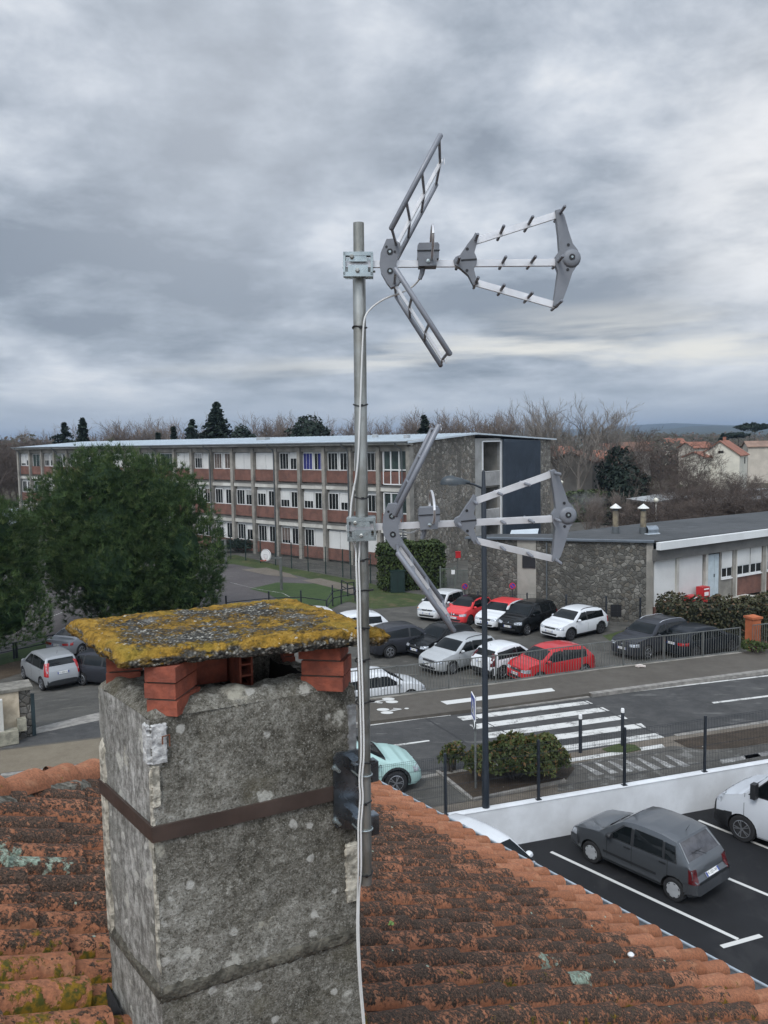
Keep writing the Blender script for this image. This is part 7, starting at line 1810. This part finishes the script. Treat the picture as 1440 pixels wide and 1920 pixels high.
for p in P_: q = MB(); q.box(Vector((p.x, p.y, ZS + .9)), (.08, .08, 1.8)); part(q, 'post', DKPOST, gy)
q = MB()
for a, b in zip(P_, P_[1:]):
    for z in (.1, .9, 1.7): q.bar(Vector((a.x, a.y, ZS + z)), Vector((b.x, b.y, ZS + z)), .010)
    n = int((b - a).length / .2); [q.box(Vector((a.lerp(b, i / n).x, a.lerp(b, i / n).y, ZS + .9)), (.006, .006, 1.6)) for i in range(1, n)]
part(q, 'mesh', DKPOST, gy)
# metal gate by the hedge, cabinet, small signs
ga = empty('yard_gate', tuple(gp(828, 1108, ZS)), 0, 'grey barred metal gate between the hedge and the gym wall', 'gate')
g0, g1 = gp(826, 1110, ZS), gp(880, 1108, ZS)
GMET = M('gate_grey_green', (0.12, 0.135, 0.12), .5, var=.1)
for f in (0, .5, 1): q = MB(); q.box(g0.lerp(g1, f) + Vector((0, 0, .95)), (.11, .11, 1.9 - .1 * f)); part(q, 'post', GMET, ga)
for f0, f1, h_ in ((.03, .48, 1.7), (.52, .97, 1.55)):
    q = MB(); a, b = g0.lerp(g1, f0), g0.lerp(g1, f1)
    for z in (.15, h_): q.bar(a + Vector((0, 0, z)), b + Vector((0, 0, z)), .05)
    for i in range(10): q.box(a.lerp(b, i / 9) + Vector((0, 0, h_ / 2 + .08)), (.03, .03, h_ - .15))
    part(q, 'gate_leaf', GMET, ga)
q = MB(); q.box(g0.lerp(g1, .44) + Vector((0, -.1, 1.45)), (.26, .02, .32)); part(q, 'notice_plate', SWHITE, ga)
cp_ = gp(746, 1112, ZS); cb2 = empty('utility_cabinet', tuple(cp_), 0, 'dark green utility cabinet in front of the clipped hedge', 'cabinet')
q = MB(); q.box(cp_ + Vector((0, .3, .80)), (1.05, .55, 1.52)); part(q, 'body', DKGRN, cb2); q = MB(); q.box(cp_ + Vector((0, .3, 1.59)), (1.12, .62, .05)); q.box(cp_ + Vector((0, .3, .02)), (1.0, .5, .06)); part(q, 'lid', DKGRN, cb2); q = MB(); q.box(cp_ + Vector((0, .018, .80)), (.02, .02, 1.4)); part(q, 'door_gap', INK, cb2)
p = gp(858, 1086, ZS); rs = empty('letter_box', tuple(p), 0, 'small red box on a thin post in front of the stone gable', 'box')
q = MB(); q.tube([p, p + Vector((0, 0, 1.75))], .04, 6); part(q, 'post', RAILC, rs); q = MB(); q.box(p + Vector((.05, -.05, 1.95)), (.40, .25, .46)); q.box(p + Vector((.05, -.05, 2.2)), (.44, .3, .05)); part(q, 'box', SRED, rs)
for (px, py, rp_, hp, l, ob_) in ((961, 1160, .20, 2.05, 'round blue no parking sign with red rim by the gym wall', True), (872, 1150, .20, 1.75, 'round no parking sign behind the pale silver people carrier', False)):
    p = gp(px, py, ZS); s_ = empty('no_parking_sign', tuple(p), 0, l, 'sign')
    q = MB(); q.tube([p, p + Vector((0, 0, hp))], .03, 6); part(q, 'post', DKPOST, s_); c = p + Vector((0, -.05, hp)); ex = Vector((1, 0, 0))
    q = MB(); q.extr(ring(rp_), c, ex, Z3, .02); pl2 = part(q, 'plate', SRED, s_); q = MB(); q.extr(ring(rp_ * .76), c - Vector((0, .012, 0)), ex, Z3, .008); part(q, 'blue_field', SBLUE, pl2)
    q = MB(); q.extr([(-.16, .12), (-.12, .16), (.16, -.12), (.12, -.16)], c - Vector((0, .018, 0)), ex, Z3, .006); part(q, 'red_slash', SRED, pl2)
p = gp(948, 1150, ZS); bx = empty('call_post', tuple(p), 0, 'dark post with small orange box at the gym wall corner', 'post')
q = MB(); q.box(p + Vector((0, 0, 1.0)), (.10, .10, 2.0)); part(q, 'post', DKPOST, bx); q = MB(); q.box(p + Vector((0, -.02, 2.1)), (.30, .2, .30)); q.box(p + Vector((0, -.02, 2.28)), (.2, .2, .06)); part(q, 'box', M('orange_red_plastic', (0.34, 0.07, 0.03), .5), bx)
# red boxes on the gym front
for s0, s1, z0, z1, off, l in ((2.7, 3.45, -.75, .0, .5, 'red open fronted bin against the brick base of the gym'), (3.85, 4.5, -.75, .42, .5, 'tall red recycling bin beside the pale blue door')):
    t = empty('red_bin', tuple(gB + gf * s0 + gn * off + Vector((0, 0, z0))), 0, l, 'bin', 'red bins at the gym front'); m = MB(); c = gB + gf * ((s0 + s1) / 2) + gn * off
    m.box((c.x, c.y, (z0 + z1) / 2), (s1 - s0, .5, z1 - z0), rz=atan2(gf.y, gf.x)); part(m, 'body', SRED, t)
    m = MB(); c2 = c + gn * .26; m.box((c2.x, c2.y, z1 - .12), ((s1 - s0) * .7, .02, .08), rz=atan2(gf.y, gf.x)); part(m, 'white_marking', SWHITE, t)
    m = MB(); m.box((c2.x, c2.y, z1 - .42), ((s1 - s0) * .6, .025, .22), rz=atan2(gf.y, gf.x)); part(m, 'opening', INK if s0 < 3 else SWHITE, t)
    m = MB(); m.box((c.x, c.y, (ZS + z0) / 2), (s1 - s0 - .1, .4, z0 - ZS), rz=atan2(gf.y, gf.x)); part(m, 'stand', CONC, t)
# basketball hoop
hb_ = gp(528, 1107, ZS); hp_ = empty('basketball_hoop', tuple(hb_), 0, 'galvanised basketball hoop with round white backboard on the court lawn', 'basketball hoop')
HZ = dp(527, 1047, hb_.y).z
q = MB(); q.tube([hb_, Vector((hb_.x - .03, hb_.y, HZ + .08))], .11, 10); part(q, 'pole', RAILC, hp_, True)
bc_ = dp(498.5, 1041, hb_.y - .5); q = MB(); q.bar((hb_.x, hb_.y, HZ), bc_ + Vector((.1, .1, -.2)), .12); q.bar((hb_.x, hb_.y, HZ - .5), bc_ + Vector((.15, .1, -.25)), .05) if False else None; part(q, 'arm', RAILC, hp_)
bn = Vector((-.55, -.83, 0)).normalized(); bxv = Vector((-bn.y, bn.x, 0))
q = MB(); q.extr([(.50 * cos(2 * pi * i / 24), .46 * sin(2 * pi * i / 24)) for i in range(24)], bc_, bxv, Z3, .05); bd_ = part(q, 'backboard', SWHITE, hp_)
q = MB()
for i in range(24): a, b = 2 * pi * i / 24, 2 * pi * (i + 1) / 24; q.bar(bc_ + bxv * .47 * cos(a) + Z3 * .43 * sin(a) + bn * .028, bc_ + bxv * .47 * cos(b) + Z3 * .43 * sin(b) + bn * .028, .035, .01)
for (x0, y0), (x1, y1) in (((-.16, -.22), (.16, -.22)), ((.16, -.22), (.16, .05)), ((.16, .05), (-.16, .05)), ((-.16, .05), (-.16, -.22))): q.bar(bc_ + bxv * x0 + Z3 * y0 + bn * .03, bc_ + bxv * x1 + Z3 * y1 + bn * .03, .03, .01)
part(q, 'board_lines', INK, bd_)
q = MB(); rc_ = bc_ + bn * .30 - Z3 * .36; q.tube([rc_ + bxv * .22 * cos(2 * pi * i / 16) + bn * .22 * sin(2 * pi * i / 16) for i in range(17)], .02, 6, cap=False); q.bar(rc_ - bn * .22, bc_ - Z3 * .36, .06); part(q, 'ring', M('hoop_orange', (0.40, 0.06, 0.03), .5), hp_)
lp2 = gp(424, 1066, ZS); q = MB(); q.tube([lp2, lp2 + Vector((0, 0, 2.6))], .12, 8); q.bar(lp2 + Vector((0, 0, 2.55)), lp2 + Vector((-1.0, -.4, 2.6)), .1); tag(q.build('hoop_post', RAILC, smooth=False), 'galvanised post of a second hoop half hidden by the big pine', 'post')
# covered walk and globe lamps
cw = empty('covered_walk', tuple(gp(1240, 960, ZS)), 0, 'long covered walk with pale flat roof behind the gym', 'shelter')
ZC = 2.75
for poly in ([(1174, 935), (1262, 922), (1318, 928), (1222, 941)], [(1305, 938), (1440, 921), (1620, 905), (1620, 918), (1440, 934), (1352, 945)], [(1285, 926), (1400, 916), (1440, 916), (1330, 931)]):
    pts = [gp(x, y, ZC) for x, y in poly]; q = MB(); q.prism([(p.x, p.y) for p in pts], ZC - .22, ZC - .04); part(q, 'edge_beam', PIPE, cw); q = MB(); cxy = sum(pts, Vector()) / len(pts); q.prism([(p.x + (p.x - cxy.x) * .012, p.y + (p.y - cxy.y) * .012) for p in pts], ZC - .038, ZC); part(q, 'roof', M('walk_roof', (0.42, 0.44, 0.45), .7, scale=.5, col2=(0.25, 0.26, 0.26)), cw)
    for f in [i / 5 for i in range(6)]:
        p = pts[0].lerp(pts[1], f) if False else pts[-1].lerp(pts[-2], f) + (cxy - pts[-1].lerp(pts[-2], f)) * .08; q = MB(); q.box((p.x, p.y, (ZC - .2 + ZS) / 2), (.22, .22, ZC - .2 - ZS)); part(q, 'post', M('walk_post', (0.16, 0.19, 0.23), .6), cw)
for (px, py, D, h_, l) in ((1230, 938, 77, .24, 'white globe lamp on a thin post behind the vent stacks'), (1052.5, 904.5, 108, .26, 'small globe lamp beside the tall plane trees')):
    c = dp(px, py, D); t = empty('globe_lamp', (c.x, c.y, ZS), 0, l, 'street lamp'); q = MB(); q.tube([(c.x, c.y, ZS), (c.x, c.y, c.z - h_)], .06, 8); part(q, 'post', CONCL, t, True)
    q = MB(); q.lathe([(.001, -h_)] + [(h_ * cos(a), h_ * sin(a)) for a in [-pi / 2 + pi * i / 10 for i in range(1, 10)]] + [(.001, h_)], c, 14); part(q, 'globe', M('globe_opal', (0.62, 0.60, 0.50), .3, var=0), t, True)
# houses beyond
TILEF = M('far_roof_tiles', (0.27, 0.115, 0.075), .9, scale=.5, col2=(0.20, 0.080, 0.050)); TILEB = M('far_brown_tiles', (0.155, 0.082, 0.055), .9, scale=.5, col2=(0.11, 0.062, 0.045))
def far_house(px, py_base, D, w, dpt, h_, rise, rot, wallm, roofm, label, wins=(), chim=False, zb=None):
    p = dp(px, py_base, D); zb = p.z if zb is None else zb; t = empty('far_house', (p.x, p.y, zb), R(rot), label, 'house', 'houses beyond the school')
    def lp_(mb, n, m): o = mb.build(n, m, t, recalc=True); return o
    m = MB(); m.prism([(-w / 2, -dpt / 2), (w / 2, -dpt / 2), (w / 2, dpt / 2), (-w / 2, dpt / 2)], -(zb - ZS) - .1, h_)
    for s in (-1, 1): m.add([(s * w / 2, -dpt / 2, h_ - .01), (s * w / 2, dpt / 2, h_ - .01), (s * w / 2, 0, h_ + rise)], [(0, 1, 2)])
    lp_(m, 'wall', wallm); m = MB(); o = .35; e_ = rise / (dpt / 2) * o; th = .16
    for s in (-1, 1):
        A, B, C_, D_ = (-w / 2 - o, s * (dpt / 2 + o), h_ - e_), (w / 2 + o, s * (dpt / 2 + o), h_ - e_), (w / 2 + o, 0, h_ + rise + .02), (-w / 2 - o, 0, h_ + rise + .02)
        up_ = lambda q_: (q_[0], q_[1], q_[2] + th); m.add([A, B, C_, D_, up_(A), up_(B), up_(C_), up_(D_)], [(0, 1, 2, 3), (7, 6, 5, 4), (0, 4, 5, 1), (1, 5, 6, 2), (3, 7, 4, 0)])
    rf_ = lp_(m, 'roof', roofm)
    if chim: m = MB(); m.box((w * .25, 0.3, h_ + rise + .3), (.6, .5, 1.0)); c_ = m.build('chimney', roofm, rf_)
    for (face, x, z, ww, hh) in wins:
        m = MB()
        if face == 'f': m.box((x, -dpt / 2 - .01, z), (ww, .06, hh))
        elif face == 'l': m.box((-w / 2 - .01, x, z), (.06, ww, hh))
        else: m.box((w / 2 + .01, x, z), (.06, ww, hh))
        lp_(m, 'window', WGL)
    return t
CREAMW = M('cream_house_wall', (0.62, 0.59, 0.50), .9, scale=.4, var=.08); GREYW = M('grey_house_wall', (0.20, 0.185, 0.165), .9, scale=.4, var=.15); PINKW = M('pink_house_wall', (0.36, 0.21, 0.155), .9, scale=.4, var=.1); PALEW = M('pale_house_wall', (0.50, 0.45, 0.38), .9, scale=.4, var=.1)
far_house(1357, 880, 150, 7.6, 6.6, 2.7, 2.35, 57, CREAMW, TILEF, 'cream house with steep orange roof and a small gable window', (('l', -.2, 3.2, .9, .45), ('f', 1.2, 1.6, 1, 1.2)), True)
far_house(1312, 872, 149, 4.0, 4.0, 1.5, .8, 40, CREAMW, TILEF, 'low pale wing with orange roof left of the cream house')
far_house(1305, 850, 185, 5.4, 5, 1.3, 1.1, 20, PALEW, TILEF, 'orange roofed house just behind the cream house')
far_house(1078, 903, 118, 4.8, 6.2, 2.9, 1.3, 62, GREYW, TILEB, 'grey gabled house with brown roof under the plane trees', (('f', 1.8, 1.6, .8, 1.6),))
far_house(1040, 880, 128, 5.0, 5, 2.2, 1.2, 20, PALEW, TILEF, 'orange roofed house right beside the school gable')
far_house(1128, 888, 132, 3.4, 5.0, 2.6, 1.0, 12, PINKW, TILEF, 'pink walled house between the plane trees')
far_house(1140, 862, 165, 4.0, 5, 2.0, 1.1, 15, PALEW, TILEF, 'pale house with orange roof above the pink one')
far_house(1184, 862, 175, 5.6, 6, 2.0, 1.6, 8, GREYW, TILEB, 'brown roofed house behind the dark evergreens')
far_house(1210, 848, 230, 5, 5, 1.6, 1.2, -15, PALEW, TILEF, 'distant small orange roof left of the wide bare tree')
far_house(1160, 896, 120, 4.0, 4, 1.8, .8, 5, PALEW, TILEB, 'low pale shed among evergreens')
far_house(1428, 850, 190, 7, 6, 1.6, 1.1, -12, PALEW, M('far_pale_tiles', (0.26, 0.17, 0.125), .9, scale=.5, var=.15), 'pale tiled house at the right edge behind shrubs')
far_house(1258, 842, 260, 7, 6, 1.8, 1.4, 10, PALEW, TILEF, 'far orange roof on the plain behind the bare tree')
far_house(4, 915, 120, 12, 8, 1.2, .3, 20, M('pale_blue_roof', (0.45, 0.50, 0.56), .5, var=.05), M('pale_blue_roof', (0.45, 0.50, 0.56), .5, var=.05), 'pale blue low roof at the far left behind the pines', zb=-1.0)
# hills and the far woods
def hill(name, D, prof, depth, mat, seed):
    q = MB(); n = 160; x0, x1 = prof[0][0], prof[-1][0]
    for j in range(7):
        for i in range(n + 1):
            px = lerp(x0, x1, i / n); y = interp(prof, px); p = dp(px, y, D); f = j / 6
            hz_ = max(0, p.z - ZS); s = 1 - abs(f - .5) * 2; s = s ** .8
            q.v.append((p.x * (1 + (f - .5) * depth / D), p.y + (f - .5) * depth, ZS - 2 + (hz_ + 2) * s + fbm((p.x * .004, f * 3, seed)) * hz_ * .07 * (1 if j == 3 else .5)))
    for j in range(6):
        for i in range(n): a = j * (n + 1) + i; q.f.append((a, a + 1, a + n + 2, a + n + 1)); q.m.append(0)
    return S_(q.build(name, mat, smooth=True, angle=180))
HILLM = ground_mat('wooded_hill', (0.030, 0.038, 0.022), (0.060, 0.062, 0.036), .006, .08, bump=0)
hill('hills', 5200, [(700, 828), (860, 818), (960, 803), (1010, 801), (1060, 806), (1130, 803), (1165, 799), (1215, 796), (1262, 793.5), (1300, 795), (1350, 797), (1400, 797), (1440, 794), (1560, 790), (1800, 800)], 1800, HILLM, 1)
hill('hills', 3300, [(1100, 818), (1165, 806), (1210, 808), (1262, 803), (1295, 798.5), (1340, 797.5), (1390, 799), (1440, 801), (1560, 803), (1800, 812)], 1100, HILLM, 2)
hill('hills', 2300, [(1050, 818), (1160, 811), (1230, 811.5), (1300, 810), (1370, 808), (1440, 808), (1600, 808), (1800, 812)], 700, HILLM, 3)
def far_woods(spans, n, seed):
    rnd = random.Random(seed); q = MB()
    for (xa, xb, yt, Da, Db) in spans:
        for _ in range(n):
            px = rnd.uniform(xa, xb); D = rnd.uniform(Da, Db); p = dp(px, yt, D); h_ = max(3, p.z - ZS); b_ = fbm((px * .05, D * .02, seed)) * .30 + 1
            for _ in range(70):
                d = rdir(rnd); c = Vector((p.x, p.y, ZS + h_ * .55 * b_)) + Vector((d.x * h_ * .45, d.y * h_ * .45, d.z * h_ * .5 * b_))
                leafq(q, c, (d + Vector((0, -.6, .3)) + rdir(rnd) * .5).normalized(), h_ * .13, h_ * .08, rnd, (min(1, max(0, rnd.gauss(.5, .25))), rnd.random(), 0, 1))
    o = q.build('far_woods', leafmat('far_wood_leaves', (0.034, 0.036, 0.026), (0.068, 0.058, 0.044), (0.10, 0.062, 0.050)), attname='tone'); o['kind'] = 'stuff'; o['label'] = 'brown and green woods spread over the plain'; return o
far_woods([(1040, 1560, 818, 300, 420), (1120, 1560, 817, 420, 800), (1160, 1560, 830, 200, 300)], 170, 3)
far_woods([(-250, 120, 832, 230, 300), (40, 1000, 838, 170, 300)], 150, 5)
# small things
wpx = pp(1183, 1791, rp(1, 1, .09), NR); q = MB(); q.lathe([(.001, -.01), (.022, -.006), (.026, .006), (.016, .018), (.001, .022)], wpx, 8); tag(q.build('white_pebble', SWHITE, smooth=True), 'small white pebble lying on the clay tiles', 'pebble')
LEAFG = M('seedling_green', (0.16, 0.26, 0.06), .6, var=.1)
def seedling(px, py, s, label):
    p = pp(px, py, rp(1, 1, .10), NR); q = MB(); rnd = random.Random(int(px)); q.att = []
    for i in range(5): leafq(q, p + Vector((rnd.uniform(-s, s), rnd.uniform(-s, s), rnd.uniform(0, s))), (Vector((0, -.5, 1)) + rdir(rnd) * .5).normalized(), s * 1.6, s, rnd, (0, 0, 0, 1))
    tag(q.build('seedling', LEAFG), label, 'plant')
seedling(732, 1733, .016, 'tiny pale green seedling between tiles right of the mast foot'); seedling(918, 1794, .012, 'tiny green leaf on the dark tiles left of the lichen patch')
p = gp(1197, 1249, .02); q = MB(); q.box(p + Vector((0, -.1, .05)), (.3, .16, .08), rz=.5); q.box(p + Vector((.15, -.15, .04)), (.2, .14, .05), rz=-.3); tag(q.build('litter', M('crumpled_paper', (0.62, 0.55, 0.50), .9)), 'crumpled pale litter at the foot of the railing', 'litter')
# ------------------------------------------------------------------ the air between here and the hills
HAZE_COL, HAZE_D = (0.36, 0.48, 0.66), 0.00017
hv = bpy.data.materials.new('haze_air'); hv.use_nodes = True; t = hv.node_tree; t.nodes.clear()
vo_ = t.nodes.new('ShaderNodeVolumePrincipled'); vo_.inputs['Color'].default_value = HAZE_COL + (1,); vo_.inputs['Density'].default_value = HAZE_D; vo_.inputs['Anisotropy'].default_value = 0.0
ho_ = t.nodes.new('ShaderNodeOutputMaterial'); t.links.new(vo_.outputs[0], ho_.inputs['Volume'])
hb_ = MB(); hb_.box((0, 4000, 58.5), (13200, 9200, 123)); hz_o = hb_.build('haze', hv); hz_o['kind'] = 'stuff'

# thin smoke drifting over the yard
sm_ = bpy.data.materials.new('smoke'); sm_.use_nodes = True; t = sm_.node_tree; t.nodes.clear(); k = NT(t)
vo_ = t.nodes.new('ShaderNodeVolumePrincipled'); vo_.inputs['Color'].default_value = (.75, .75, .75, 1)
vs_ = k.coord('Object'); ln_ = k.n('ShaderNodeVectorMath', operation='LENGTH'); k.l(vs_, ln_.inputs[0])
k.l(k.math('MULTIPLY', k.map(ln_.outputs['Value'], 1.0, .15), k.map(k.noise(vs_, 2.2, 4), .40, .75, 0, .32)), vo_.inputs['Density'])
ho_ = t.nodes.new('ShaderNodeOutputMaterial'); t.links.new(vo_.outputs[0], ho_.inputs['Volume'])
q = MB(); q.lathe([(.001, -1)] + [(cos(a), sin(a)) for a in [-pi / 2 + pi * i / 8 for i in range(1, 8)]] + [(.001, 1)], (0, 0, 0), 14); so_ = q.build('smoke', sm_, recalc=True); so_.location = dp(1088, 942, 84); so_.scale = (3.4, 2.4, 2.0); tag(so_, 'thin pale smoke drifting over the yard behind the gym', kind='stuff')
